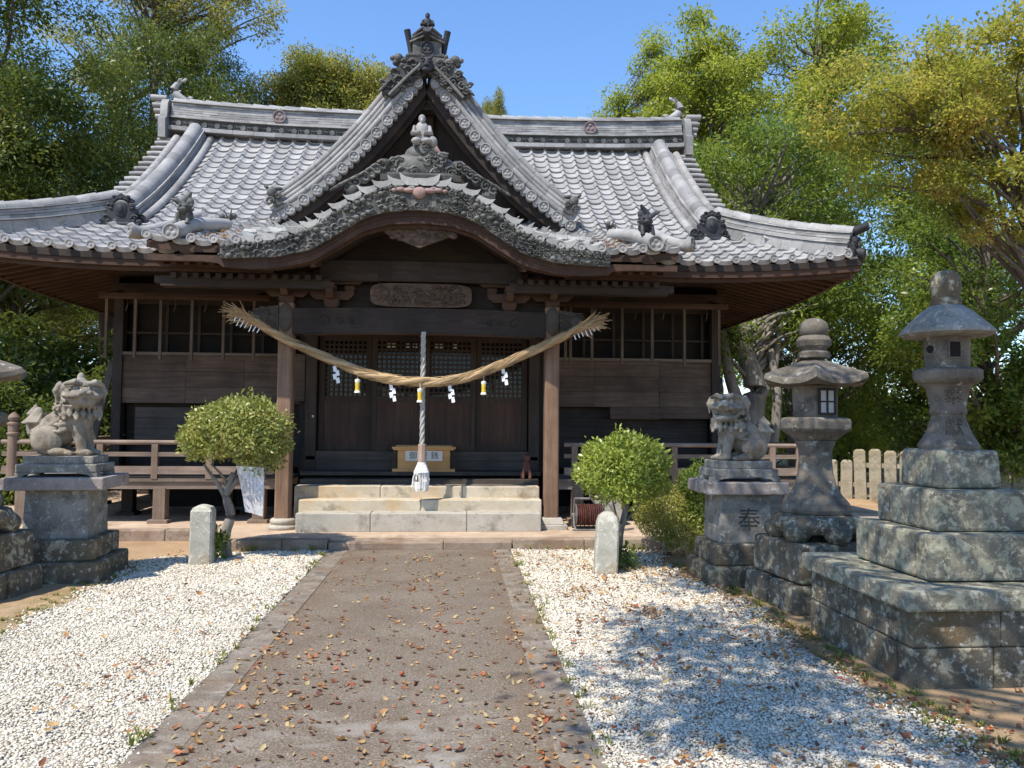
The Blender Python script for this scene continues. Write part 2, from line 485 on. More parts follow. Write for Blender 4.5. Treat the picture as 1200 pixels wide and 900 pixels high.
def m_path():
    n = NT('worn_aggregate'); v = n.coord()
    col = n.mix(n.step(n.noise(v, 1.3, 7, 0.62), 0.35, 0.65), (0.24, 0.182, 0.126), (0.345, 0.28, 0.208))
    col = n.mix(n.step(n.noise(v, 75, 5, 0.75), 0.36, 0.66), tuple(0.6 * q for q in (0.125, 0.096, 0.07)), col)
    col = n.mix(n.math('MULTIPLY', n.step(n.noise(v, 120, 3, 0.7), 0.56, 0.7), 0.75), col, (0.4, 0.36, 0.31))
    sp = n.voro(v, 55)
    col = n.mix(n.math('MULTIPLY', n.step(sp, 0.26, 0.12), n.step(n.noise(v, 25, 3), 0.52, 0.6)), col, (0.52, 0.48, 0.42))
    sd = n.voro(n.coord((1, 1, 1), (0, 0, 0.7)), 120)
    col = n.mix(n.math('MULTIPLY', n.step(sd, 0.3, 0.15), 0.6), col, (0.07, 0.055, 0.045))
    col = n.mix(n.math('MULTIPLY', n.step(n.noise(v, 2.7, 8, 0.7, 0.3), 0.5, 0.7), 0.5), col, (0.12, 0.085, 0.055))
    # worn pale streaks across the near end
    vs = n.coord((0.9, 1.7, 1))
    tc = n.n.new('ShaderNodeTexCoord'); sx = n.n.new('ShaderNodeSeparateXYZ'); n.link(tc.outputs['Object'], sx.inputs[0])
    near = n.step(sx.outputs['Y'], 5.0, 3.7)
    w = n.math('MULTIPLY', n.step(n.noise(vs, 2.2, 8, 0.68, 0.5), 0.48, 0.64), near)
    col = n.mix(n.math('MULTIPLY', w, 0.75), col, (0.36, 0.33, 0.285))
    # brown leaf mould against the kerbs
    ax = n.math('ABSOLUTE', sx.outputs['X'])
    ed = n.math('MULTIPLY', n.step(ax, 0.62, 0.9), n.step(n.noise(v, 3.3, 7, 0.65), 0.4, 0.62))
    col = n.mix(n.math('MULTIPLY', ed, 0.6), col, (0.15, 0.085, 0.04))
    n.base(col); n.p.inputs['Roughness'].default_value = 0.9
    n.bump(n.math('ADD', n.noise(v, 95, 4, 0.7), n.math('MULTIPLY', n.noise(v, 12, 6), 1.2)), 0.5, 0.012); return n.mat
MT['path'] = m_path()
MT['kerb'] = m_stone('kerb_concrete', (0.15, 0.12, 0.09), (0.26, 0.22, 0.175), (0.33, 0.3, 0.245), (0.11, 0.09, 0.06), 3.4, 70, rust=(0.2, 0.13, 0.075), moss=(0.14, 0.115, 0.06))
MT['terrace'] = m_stone('terrace_concrete', (0.4, 0.29, 0.2), (0.53, 0.41, 0.3), None, None, 1.6, 120, rust=(0.4, 0.27, 0.16))
MT['kerb_dark'] = m_stone('kerb_stone', (0.22, 0.16, 0.115), (0.36, 0.28, 0.21), None, None, 3.0, 110, rust=(0.2, 0.12, 0.07))

b = MB()
N = 60
xs = np.concatenate([[-260, -120, -60, -30], np.linspace(-16, 16, 41), [30, 60, 120, 260]])
ys = np.concatenate([[-60, -20], np.linspace(-4, 34, 39), [60, 120, 300]])
gv = []; 
for y in ys:
    for x in xs:
        z = -0.004
        if abs(x) > 3.0 and y > 1:
            z += 0.02 * math.sin(x * 1.7 + y) * math.sin(y * 1.1)
            if x < -7 or x > 10: z += min(0.5, (abs(x) - 7) * 0.03)
        if abs(x) < 3.0 or (9.6 < y < 19 and abs(x) < 6.5): z = -0.012
        gv.append((x, y, z))
gf = []
nx = len(xs)
for j in range(len(ys) - 1):
    for i in range(nx - 1):
        gf.append((j * nx + i, j * nx + i + 1, (j + 1) * nx + i + 1, (j + 1) * nx + i))
b.add(gv, gf)
g = b.build('ground', MT['dirt'], smooth=60); tag(g, kind='structure')

# path and its kerbs
b = MB(); b.bx(-0.91, 0.91, -3, 9.74, -0.1, 0.012)
p = b.build('path', MT['path'], smooth=0); tag(p, kind='structure')
for sgn, nm in ((-1, 'kerb'), (1, 'kerb')):
    b = MB(); y = -3.0
    while y < 9.7:
        L = random.uniform(1.7, 2.3); y1 = min(y + L, 9.74)
        jx = random.uniform(-0.012, 0.012)
        b.bx(sgn * 0.893 + jx, sgn * 1.11 + jx, y + 0.002, y1 - 0.002, -0.1, 0.0165 + random.uniform(-0.0025, 0.0025)); y = y1
    k = b.build('kerb', MT['kerb'], smooth=0, bevel=0.004); tag(k, kind='structure')

# terrace in front of the hall with its stone edge
b = MB()
b.bx(-7.2, 7.6, 10.9, 17.8, -0.1, 0.128)
b.bx(-2.75, 3.6, 9.98, 10.9, -0.1, 0.126)
t = b.build('terrace', MT['terrace'], smooth=0); tag(t, kind='structure')
b = MB()
def edge(x0, x1, y, zt=0.135, d=0.22):
    x = x0
    while x < x1 - 0.02:
        L = random.uniform(0.9, 1.5); e = min(x + L, x1)
        if x1 - e < 0.3: e = x1
        b.bx(x + 0.003, e - 0.003, y, y + d, -0.1, zt + random.uniform(-0.004, 0.004)); x = e
edge(-2.76, -1.14, 9.75); edge(-1.13, 1.13, 9.755, 0.1); edge(1.14, 3.6, 9.75)
edge(-7.2, -2.78, 10.68, 0.134)
k = b.build('terrace_edge', MT['kerb_dark'], smooth=0, bevel=0.012); tag(k, kind='structure')

# white gravel
def ico(sub):
    bm = bmesh.new(); bmesh.ops.create_icosphere(bm, subdivisions=sub, radius=1.0)
    v = np.array([q.co[:] for q in bm.verts]); f = np.array([[w.index for w in q.verts] for q in bm.faces]); bm.free(); return v, f

def rot_mats(n, tilt):
    a = rng.uniform(0, 2 * PI, n); t = rng.normal(0, tilt, n); u = rng.normal(0, tilt, n)
    ca, sa = np.cos(a), np.sin(a); Z = np.zeros((n, 3, 3)); Z[:, 0, 0] = ca; Z[:, 0, 1] = -sa; Z[:, 1, 0] = sa; Z[:, 1, 1] = ca; Z[:, 2, 2] = 1
    X = np.zeros((n, 3, 3)); X[:, 0, 0] = 1; X[:, 1, 1] = np.cos(t); X[:, 1, 2] = -np.sin(t); X[:, 2, 1] = np.sin(t); X[:, 2, 2] = np.cos(t)
    Y = np.zeros((n, 3, 3)); Y[:, 1, 1] = 1; Y[:, 0, 0] = np.cos(u); Y[:, 0, 2] = np.sin(u); Y[:, 2, 0] = -np.sin(u); Y[:, 2, 2] = np.cos(u)
    return Z @ X @ Y

def pebbles(x0, x1, y0, y1, step, rad, edgefn):
    gx, gy = np.meshgrid(np.arange(x0, x1, step), np.arange(y0, y1, step))
    P = np.stack([gx.ravel(), gy.ravel()], 1); P += rng.uniform(-.5, .5, P.shape) * step * 1.1
    P = P[edgefn(P)]
    n = len(P); V, Fc = ico(1); V = V * rng.uniform(0.88, 1.12, (1, len(V), 1)) if False else V
    r = rad * rng.lognormal(0, 0.26, n)
    S = np.stack([r * rng.uniform(0.95, 1.35, n), r * rng.uniform(0.7, 1.0, n), r * rng.uniform(0.4, 0.65, n)], 1)
    pts = V[None] * rng.uniform(0.8, 1.15, (n, len(V), 1)) * S[:, None, :]
    pts = np.einsum('nij,nkj->nki', rot_mats(n, 0.35), pts)
    z = 0.011 + rng.uniform(-0.002, 0.006, n) + 0.006 * np.sin(P[:, 0] * 9 + P[:, 1] * 3) * np.sin(P[:, 1] * 7 - P[:, 0] * 4)
    pts += np.stack([P[:, 0], P[:, 1], z], 1)[:, None, :]
    fs = Fc[None] + (np.arange(n) * len(V))[:, None, None]
    return pts.reshape(-1, 3), fs.reshape(-1, 3)

def inside(P):
    x, y = P[:, 0], P[:, 1]
    lim = 2.93 + 0.1 * np.sin(y * 2.1) + 0.06 * np.sin(y * 7.3 + x) + rng.normal(0, 0.05, len(x))
    lim = np.where(x > 0, lim + 0.02 - 0.04 * np.clip(y - 6, 0, 9), lim + 0.12 * np.clip(y - 7, 0, 2))
    far = 9.7 - np.where(x < -2.0, (-2.0 - x) * 0.45, 0) + rng.normal(0, 0.04, len(x))
    ok = (np.abs(x) > 1.115 - (rng.random(len(x)) < 0.02) * 0.05) & (np.abs(x) < lim) & (y < far)
    bare = rng.random(len(x)) < np.clip((np.abs(x) - lim + 0.3) / 0.3, 0, 1) * 0.6
    return ok & ~bare
parts = []
for sx in (-1, 1):
    lo, hi = (-3.4, -1.05) if sx < 0 else (1.05, 3.2)
    parts.append(pebbles(lo, hi, 2.6, 6.3, 0.0148, 0.0088, inside))
    parts.append(pebbles(lo, hi, 6.3, 9.8, 0.0195, 0.0116, inside))
off = 0; VV, FF = [], []
for v_, f_ in parts:
    VV.append(v_); FF.append(f_ + off); off += len(v_)
n = NT('white_pebble')
c = n.ramp(n.island(), [(0, (0.22, 0.16, 0.11)), (0.05, (0.36, 0.3, 0.22)), (0.16, (0.54, 0.48, 0.37)), (0.6, (0.67, 0.61, 0.49)), (1, (0.76, 0.71, 0.59))])
pv = n.coord()
c = n.mix(n.math('MULTIPLY', n.step(n.noise(pv, 1.6, 8, 0.72), 0.5, 0.72), 0.45), c, (0.42, 0.34, 0.25))
c = n.mix(n.math('MULTIPLY', n.step(n.noise(pv, 14, 4, 0.7), 0.58, 0.7), 0.4), c, (0.3, 0.22, 0.15))
n.base(c); n.p.inputs['Roughness'].default_value = 0.75
MT['pebble'] = n.mat
gr = np_mesh('gravel', np.concatenate(VV), np.concatenate(FF), MT['pebble'], True); tag(gr, kind='stuff')
n = NT('gravel_bed'); v = n.coord()
n.base(n.mix(n.step(n.noise(v, 90, 4), 0.4, 0.65), (0.34, 0.29, 0.23), (0.55, 0.5, 0.42))); n.bump(n.noise(v, 80, 4), 0.8, 0.02)
b = MB()
for sx in (-1, 1):
    pts = [(sx * 1.112, -3.0), (sx * 2.86, -3.0), (sx * 2.9, 6.0), (sx * (2.95 if sx < 0 else 2.75), 8.4), (sx * (2.2 if sx < 0 else 2.7), 9.5), (sx * 1.9, 9.74), (sx * 1.112, 9.74)]
    b.add([(x, y, 0.008) for x, y in pts], [tuple(range(len(pts)))])
gb = b.build('gravel_bed', n.mat, smooth=0); tag(gb, kind='structure')

# fallen leaves and weeds
def fallen(pos, size, tilt=0.3):
    n = len(pos)
    base = np.array([(-1, 0, 0.1), (-0.35, -0.5, 0.02), (0.4, -0.42, 0.04), (1, 0, 0.16), (0.4, 0.42, 0.1), (-0.35, 0.5, 0.12), (0.0, 0, -0.04)])
    f = np.array([(0, 1, 6), (1, 2, 6), (2, 3, 6), (3, 4, 6), (4, 5, 6), (5, 0, 6)])
    v = base[None] * size[:, None, None] * rng.uniform(0.75, 1.25, (n, 7, 1))
    v[:, :, 2] *= rng.uniform(0.4, 3.6, (n, 1)); v[:, :, 1] *= rng.uniform(0.6, 1.25, (n, 1)); v[:, :, 2] += 0.3 * size[:, None] * rng.uniform(-1, 1.6, (n, 1)) * (v[:, :, 0] / size[:, None]) ** 2
    v = np.einsum('nij,nkj->nki', rot_mats(n, tilt), v) + pos[:, None, :]
    return v.reshape(-1, 3), (f[None] + (np.arange(n) * 7)[:, None, None]).reshape(-1, 3)
pos, sz, drift = [], [], []
for i in range(5600):
    y = 2.6 + 7.0 * random.random() ** 1.25
    u = random.random()
    if u < 0.36: x = random.uniform(-0.9, 0.9)
    elif u < 0.455: x = 0.8 + abs(random.gauss(0, 0.22))
    elif u < 0.5: x = -0.8 - abs(random.gauss(0, 0.18))
    elif u < 0.56: x = random.uniform(-3.1, -1.1)
    else: x = 1.1 + 2.3 * random.random() ** 0.7
    if x > 3.05 and 4.4 < y < 8.8: x = random.uniform(1.4, 3.0)
    if drift and random.random() < .24:
        cx, cy = random.choice(drift); x = cx + random.gauss(0, .09); y = cy + random.gauss(0, .13)
    elif random.random() < .03: drift.append((x, y))
    if abs(x) < 1.0 and random.random() < (y - 3) / 9: continue
    if 0.6 < abs(x) < 1.1 and y > 6 and random.random() < 0.5: continue
    z = 0.018 if abs(x) < 0.89 else (0.022 if abs(x) < 1.11 else 0.038 if abs(x) < 3 else 0.012)
    if y > 9.6: continue
    pos.append((x, y, z)); sz.append(random.uniform(0.01, 0.028) * (1.0 if random.random() < 0.85 else 1.3))
for i in range(520):   # litter on the bare earth by the right-hand stones
    y = random.uniform(3.0, 4.5) if random.random() < 0.6 else random.uniform(4.5, 9)
    x = random.uniform(2.8, 4.4) if y < 4.5 else random.uniform(2.75, 3.05)
    pos.append((x, y, 0.012)); sz.append(random.uniform(0.01, 0.028))
lv, lf = fallen(np.array(pos), np.array(sz))
MT['fallen'] = m_leaf('fallen_leaf', [(0, (0.13, 0.05, 0.03)), (0.2, (0.24, 0.1, 0.05)), (0.4, (0.4, 0.2, 0.08)), (0.6, (0.5, 0.32, 0.14)), (0.83, (0.46, 0.36, 0.18)), (0.92, (0.45, 0.12, 0.05)), (1, (0.2, 0.1, 0.06))], 0.2, 0.6, 3.0, 0.0)
fl = np_mesh('fallen_leaves', lv, lf, MT['fallen'], True); tag(fl, kind='stuff')

b = MB()
def tuft(x, y, z, h, n):
    for _ in range(n):
        a = random.uniform(0, 2 * PI); l = h * random.uniform(0.5, 1.1); w = 0.004
        d = Vector((math.cos(a), math.sin(a), 0)); p0 = Vector((x, y, z)) + d * random.uniform(0, 0.03)
        p1 = p0 + d * l * 0.35 + Vector((0, 0, l * 0.8)); p2 = p0 + d * l * 0.9 + Vector((0, 0, l)); s_ = Vector((-d.y, d.x, 0)) * w
        b.add([p0 - s_, p0 + s_, p1 + s_, p1 - s_, p2], [(0, 1, 2, 3), (3, 2, 4)])
for i in range(90):
    y = random.uniform(2.8, 9.4)
    tuft(random.choice((-1.13, 1.13, 1.13)) + random.gauss(0, 0.03), y, 0.01, random.uniform(0.02, 0.06), random.randint(4, 12))
for i in range(420):
    sx = random.choice((-1, -1, 1, 1, 1)); y = random.uniform(3.2, 8.8)
    tuft(sx * random.gauss(3.03, 0.1), y, 0, random.uniform(0.012, 0.045), random.randint(6, 18))
for i in range(30):
    tuft(random.choice((-1, 1)) * random.uniform(1.2, 2.8), 9.68, 0.01, random.uniform(0.04, 0.1), random.randint(6, 14))
MT['weed'] = m_leaf('weed', [(0, (0.12, 0.15, 0.03)), (0.5, (0.23, 0.25, 0.06)), (1, (0.42, 0.33, 0.13))], 0.3, 0.6)
gs = b.build('grass', MT['weed'], smooth=0, recalc=False); tag(gs, kind='stuff')
# ------------------------------------------------------------------ the hall
HX = -0.08
hall = thing('shrine_hall', 'old dark timber shrine hall with grey tiled hip-and-gable roof and carved porch gable', 'shrine building', (HX, 12.6, 0.128))
FRAME['shrine_hall'] = (0.0, 12.6, 0.128)
def hb(mb, name, mat, parent=hall, **k):
    return mb.build(name, mat, parent, world=True, **k)

EY, EX, YR = 10.4, 6.15, 15.0
HD = YR - EY          # half depth of the roof plan
def f_roof(d): return 3.8 + 0.41 * d + 0.06 * d * d
def lift(a, d): return 0.15 * max(0.0, min(1.2, a)) ** 2 * max(0.0, 1 - d / 3.0)
def S_front(x, d): return Vector((x, EY + d, f_roof(d) + lift((abs(x) - 3.6) / 2.55, d)))
def S_back(x, d): p = S_front(-x, d); return Vector((-p.x, 2 * YR - p.y, p.z))
def S_right(u, d): return Vector((EX - d, u, f_roof(d) + lift((abs(u - YR) - HD + 2.55) / 2.55, d)))
def S_left(u, d): return Vector((-EX + d, 2 * YR - u, f_roof(d) + lift((abs(u - YR) - HD + 2.55) / 2.55, d)))

def tile_field(mb, S, u0, u1, ncol, vs, keep, eave=True, hs=1.0, lipbig=0.06, disc=True):
    cw = (u1 - u0) / ncol
    ss = [0, .06, .13, .2, .27, .34, .5, .67, .84, 1.0]
    def prof(s): return (0.046 * math.sin(PI * s / .3) if s < .3 else -0.014 * math.sin(PI * (s - .3) / .7)) * hs
    def nrm(u, v):
        e = 0.02
        a = S(u + e, v) - S(u - e, v); b_ = S(u, v + e) - S(u, v - e)
        n = a.cross(b_).normalized()
        return n if n.z > 0 else -n
    for i in range(ncol):
        for j in range(len(vs) - 1):
            um, vm = u0 + (i + .5) * cw, (vs[j] + vs[j + 1]) / 2
            if not keep(um, vm): continue
            v0, v1 = vs[j], vs[j + 1] + 0.035
            first = eave and j == 0
            jit = random.uniform(-0.006, 0.006); jv = random.uniform(-0.008, 0.008)
            verts = []
            for s in ss:
                u = u0 + (i + s) * cw; h = prof(s)
                arc = 0.009 * math.cos(PI * (s - .63) / .74) if s > .27 else 0.0
                va = v0 - arc + jv
                n0 = nrm(u, max(va, v0)); n1 = nrm(u, v1)
                p0 = S(u, va) if va >= vs[0] - 0.03 else S(u, va)
                lip = lipbig if first else 0.026
                verts += [p0 + n0 * (h + 0.045 + jit - lip) - (Vector((0, 0, 0.006)) if first else Vector()), p0 + n0 * (h + 0.045 + jit), S(u, v1) + n1 * (h + 0.012)]
            fs = []
            for k in range(len(ss) - 1):
                a = 3 * k
                fs += [(a, a + 3, a + 4, a + 1), (a + 1, a + 4, a + 5, a + 2)]
            mb.add(verts, fs)
            if first and disc:
                u = u0 + (i + .135) * cw
                p = S(u, v0); n0 = nrm(u, v0)
                t = (S(u, v0) - S(u, v0 + 0.05)).normalized()
                t = Vector((t.x, t.y, 0)).normalized()
                c = p + n0 * 0.045 + t * 0.03
                sd = Vector((0, 0, 1)).cross(t)
                vs_ = []
                for (r, o) in ((0.058, 0.0), (0.058, 0.018), (0.044, 0.018), (0.04, 0.008), (0.018, 0.008), (0.014, 0.016)):
                    for q in range(12):
                        a = 2 * PI * q / 12
                        vs_.append(c + sd * (r * math.cos(a)) + Vector((0, 0, 1)) * (r * math.sin(a)) + t * o)
                fs_ = []
                for r_ in range(5):
                    for q in range(12):
                        a, b_ = r_ * 12 + q, r_ * 12 + (q + 1) % 12
                        fs_.append((a, b_, b_ + 12, a + 12))
                fs_.append(tuple(60 + q for q in range(12)))
                mb.add(vs_, fs_)

def arc_rows(f, dmax, step):
    out = [0.0]; d = 0.0
    while d < dmax:
        s = (f(d + 0.01) - f(d)) / 0.01
        d += step / math.sqrt(1 + s * s); out.append(min(d, dmax))
    return out
rows = arc_rows(f_roof, 4.57, 0.237)
mb = MB()
keep_front = lambda x, d: ((abs(x) < 4.86 and d > 1.0) or d < EX - abs(x) + 0.06) and not (abs(x) < 2.9 and d < .75)
tile_field(mb, S_front, -EX, EX, 46, rows, keep_front)
roof = hb(mb, 'tiled_roof', MT['tile'], smooth=50, recalc=False)
srows = [r for r in rows if r < 1.75]
for S, nm in ((S_right, 'side_roof'), (S_left, 'side_roof')):
    mb = MB(); tile_field(mb, S, EY, 2 * YR - EY, 35, srows, lambda u, d: abs(u - YR) < HD - d + 0.06)
    hb(mb, nm, MT['tile'], roof, smooth=50, recalc=False)
mb = MB()
tile_field(mb, S_back, -EX, EX, 51, rows[::2], lambda x, d: (abs(x) < 4.86 and d > 1.0) or d < EX - abs(x) + 0.06, disc=False)
hb(mb, 'rear_roof', MT['tile'], roof, smooth=50, recalc=False)

# solid roof deck under the tiles and the soffit boarding
mb = MB()
dl = [0, .3, .7, 1.1, 1.55, 2.0, 2.6, 3.2, 3.8, 4.3, 4.6]
xl = np.linspace(-1, 1, 41)
def deck(S, w, dl, lo=0.03, th=0.09, xl=xl):
    vs, fs = [], []
    for d in dl:
        for q in xl:
            p = S(q * w(d), d); vs.append((p.x, p.y, p.z - lo))
    n = len(xl)
    for i in range(len(dl) - 1):
        for j in range(n - 1): fs.append((i * n + j, i * n + j + 1, (i + 1) * n + j + 1, (i + 1) * n + j))
    m = len(vs)
    vs2 = [(x, y, z - th) for x, y, z in vs]; f2 = [tuple(a + m for a in reversed(f)) for f in fs]
    rim = []
    for j in range(n - 1): rim.append((j + 1, j, j + m, j + 1 + m))
    for i in range(len(dl) - 1):
        a, b_ = i * n, (i + 1) * n; rim.append((a, b_, b_ + m, a + m)); a, b_ = a + n - 1, b_ + n - 1; rim.append((b_, a, a + m, b_ + m))
    mb.add(vs + vs2, fs + f2 + rim)
wf = lambda d: (EX - d) if d < 1.5 else 4.9
deck(S_back, wf, dl)
deck(S_front, lambda d: 1.0, dl, xl=np.linspace(1.95, 4.55, 12)); deck(S_front, lambda d: 1.0, dl, xl=np.linspace(-4.55, -1.95, 12)); deck(S_front, lambda d: 1.0, [.95] + dl[3:], xl=np.linspace(-1.94, 1.94, 10))
for sx in (-1, 1): deck(S_front, lambda d, sx=sx: 1.0, dl[5:], xl=np.linspace(4.551 * sx, 4.9 * sx, 3)); deck(lambda q, d, sx=sx: S_front(sx * (4.551 + q * max(0.001, EX - d - 4.551)), d), lambda d: 1.0, dl[:5], xl=np.linspace(0, 1, 8))
deck(lambda u, d: S_right(YR + u, d), lambda d: HD - d, dl[:6]); deck(lambda u, d: S_left(YR - u, d), lambda d: HD - d, dl[:6])
hb(mb, 'roof_deck', MT['dark_x'], roof, smooth=0)
mb = MB()
def soff(d): return 3.62 + 0.24 * d
for sy, qa, qb in ((1, -1, -.325), (1, .325, 1), (-1, -1, 1)):
    vs = []
    for d in (0.08, 2.6):
        for q in np.linspace(qa, qb, 25):
            x = q * (EX - d) if sy < 0 else math.copysign(2.0 + (abs(q) - .325) / .675 * (EX - d - 2.0), q); y = EY + d if sy > 0 else 2 * YR - EY - d
            vs.append((x, y, soff(d) + lift((abs(x) - 3.6) / 2.55, d) * 0.9))
    n = 25; m = len(vs); vs += [(x, y, z + 0.03) for x, y, z in vs]
    fs = [(j, j + 1, n + j + 1, n + j) for j in range(n - 1)]; fs += [tuple(a + m for a in reversed(f)) for f in fs]
    mb.add(vs, fs)
for sx in (1, -1):
    vs = []
    for d in (0.08, 2.6):
        for q in np.linspace(-1, 1, 25):
            u = q * (HD - d)
            vs.append((sx * (EX - d), YR + u, soff(d) + lift((abs(u) - HD + 2.55) / 2.55, d) * 0.9))
    n = 25; m = len(vs); vs += [(x, y, z + 0.03) for x, y, z in vs]
    fs = [(j, j + 1, n + j + 1, n + j) for j in range(n - 1)]; fs += [tuple(a + m for a in reversed(f)) for f in fs]
    mb.add(vs, fs)
hb(mb, 'soffit', MT['rafter_x'], roof, smooth=0, halves=True)
# fascia boards
mb = MB()
for lo, hi, dd in ((0.12, 0.2, 0.05), (0.2, 0.25, 0.12)):
    for sy in (1, -1):
        for xa, xb in (((-EX + dd, -1.95), (1.95, EX - dd)) if sy > 0 else ((-EX + dd, EX - dd),)):
            pts = [Vector((x, (EY + dd) if sy > 0 else 2 * YR - EY - dd, 3.8 + lift((abs(x) - 3.6) / 2.55, 0))) for x in np.linspace(xa, xb, 31)]
            mb.sweep(pts, [(-0.03, -hi), (0.03, -hi), (0.03, -lo), (-0.03, -lo)])
    for sx in (1, -1):
        pts = [Vector((sx * (EX - dd), u, 3.8 + lift((abs(u - YR) - HD + 2.55) / 2.55, 0))) for u in np.linspace(EY + dd, 2 * YR - EY - dd, 25)]
        mb.sweep(pts, [(-0.03, -hi), (0.03, -hi), (0.03, -lo), (-0.03, -lo)])
hb(mb, 'fascia', MT['hafu'], roof, smooth=0)
# rafters
mb = MB()
for i in range(-28, 29):
    x = i * 0.21
    d1 = min(2.55, EX - abs(x) - 0.02)
    if d1 < 0.3 or (abs(x) < 3.2 and False): continue
    for dz in (0,):
        a = lift((abs(x) - 3.6) / 2.55, 0.1) * 0.9
        if abs(x) > 2.0: mb.bar((x, EY + 0.1, soff(0.1) + a - 0.05), (x, EY + d1, soff(d1) + a * (1 - d1 / 3) - 0.05), 0.07, 0.085)
        mb.bar((x, 2 * YR - EY - 0.1, soff(0.1) + a - 0.05), (x, 2 * YR - EY - d1, soff(d1) + a * (1 - d1 / 3) - 0.05), 0.07, 0.085)
hb(mb, 'rafters', MT['rafter'], roof, smooth=0)
mb = MB()
for sx in (1, -1):
    for i in range(-22, 23):
        u = i * 0.21; d1 = min(2.55, HD - abs(u) - 0.02)
        if d1 < 0.25: continue
        a = lift((abs(u) - HD + 2.55) / 2.55, 0.1) * 0.9
        mb.bar((sx * (EX - 0.1), YR + u, soff(0.1) + a - 0.05), (sx * (EX - d1), YR + u, soff(d1) + a * (1 - d1 / 3) - 0.05), 0.07, 0.085)
    for sy in (1, -1):
        mb.bar((sx * (EX - 0.1), YR + sy * (HD - .1), 3.72), (sx * (EX - 2.5), YR + sy * (HD - 2.5), soff(2.5) - 0.08), 0.13, 0.16)
hb(mb, 'side_rafters', MT['rafter_x'], roof, smooth=0, halves=True)

# ---- ridges
def resample(path, step):
    path = [Vector(p) for p in path]
    L = [0.0]
    for a, b_ in zip(path, path[1:]): L.append(L[-1] + (b_ - a).length)
    n = max(1, round(L[-1] / step)); out = []
    for i in range(n + 1):
        s = L[-1] * i / n; k = 0
        while k < len(L) - 2 and L[k + 1] < s: k += 1
        t = (s - L[k]) / max(1e-6, L[k + 1] - L[k]); out.append(path[k].lerp(path[k + 1], t))
    return out
def courses(mb, path, crs, seg=0.27, up=(0, 0, 1), gap=0.004):
    """stacked flat ridge tiles: each course is laid in short lengths"""
    for ci, (hw, z0, z1) in enumerate(crs):
        pts = resample(path, seg)
        if ci % 2:
            mid = [pts[0]] + [a.lerp(b_, .5) for a, b_ in zip(pts, pts[1:])] + [pts[-1]]; pts = mid
        for a, b_ in zip(pts, pts[1:]):
            j = random.uniform(-0.004, 0.004); t = (b_ - a).normalized() * gap
            mb.sweep([a, b_ - t], [(-hw - j, z0), (hw + j, z0), (hw + j - 0.004, z1 - 0.004), (-hw - j + 0.004, z1 - 0.004)], up)
def cap_roll(mb, path, r, z, seg=0.3, n=10, up=(0, 0, 1), squash=1.0):
    pts = resample(path, seg)
    sec = [(r * math.cos(PI * k / n), z + squash * r * math.sin(PI * k / n)) for k in range(n + 1)]
    for a, b_ in zip(pts, pts[1:]):
        k = 1.0
        mb.sweep([a, a.lerp(b_, .9), a.lerp(b_, .9) + (b_ - a) * 0.1], sec, up, scale=[1.03, 1.0, 0.985])

def rz_(x): return 6.98 + 0.11 * (abs(x) / 4.9) ** 3
ridge_path = [Vector((x, YR, rz_(x))) for x in np.linspace(-4.93, 4.93, 41)]
mb = MB()
courses(mb, ridge_path, [(0.235, -0.06, 0.02)], 0.4)
courses(mb, ridge_path, [(0.2, 0.185, 0.215)], 0.3)
courses(mb, ridge_path, [(0.165 - 0.004 * i, 0.217 + 0.045 * i, 0.26 + 0.045 * i) for i in range(6)], 0.29)
courses(mb, ridge_path, [(0.19, 0.488, 0.515)], 0.29)
cap_roll(mb, ridge_path, 0.1, 0.515, 0.3)
mridge = hb(mb, 'main_ridge', MT['ridge'], hall, smooth=40)
mb = MB()
mb.sweep(ridge_path, [(-0.15, 0.02), (0.15, 0.02), (0.15, 0.185), (-0.15, 0.185)])
for i in range(-20, 21):
    x = i * 0.238; z = rz_(x)
    for sy in (-1, 1):
        mb.lathe([(0.05, 0), (0.05, 0.03), (0.036, 0.03), (0.03, 0.018), (0.012, 0.018)], 12, (x, YR + sy * 0.15 if sy > 0 else YR - 0.15 - 0.03, z + 0.09), 'y')
        for q in (-1, 1):
            mb.curl((x + q * 0.085, YR + sy * 0.165, z + 0.085), 0.045, 0.5, 0.012, Vector((1, 0, 0)), Vector((0, 0, 1)), PI * 0.0, 1, 7, 5)
hb(mb, 'rosette_band', MT['carved_tile'], mridge, smooth=50)
def disc_boss(mb, c, r, d=Vector((0, -1, 0)), n=20):
    """round tile end facing d with a raised rim and a three-part boss"""
    c = Vector(c); sd = Vector((0, 0, 1)).cross(d).normalized(); u = d.cross(sd)
    prof = ((r, 0), (r, 0.04 * r / 0.1), (r * .84, 0.04 * r / 0.1), (r * .78, 0.02 * r / 0.1), (r * 0.05, 0.02 * r / 0.1))
    vs, fs = [], []
    for rr, o in prof:
        for q in range(n):
            a = 2 * PI * q / n; vs.append(c + sd * rr * math.cos(a) + u * rr * math.sin(a) + d * o)
    for k in range(len(prof) - 1):
        for q in range(n):
            a, b_ = k * n + q, k * n + (q + 1) % n; fs.append((a, b_, b_ + n, a + n))
    fs.append(tuple((len(prof) - 1) * n + q for q in range(n)))
    mb.add(vs, fs)
    for k in range(3):
        a = 2 * PI * k / 3 + PI / 2
        mb.ell(c + (sd * math.cos(a) + u * math.sin(a)) * r * .4 + d * 0.2 * r, (r * .3, r * .12, r * .3), 8, 6)
for x in (-2.9, 3.07):
    mb = MB(); disc_boss(mb, (x, YR - 0.15, rz_(x) + 0.355), 0.125)
    hb(mb, 'crest', MT['crest'], mridge, smooth=45)

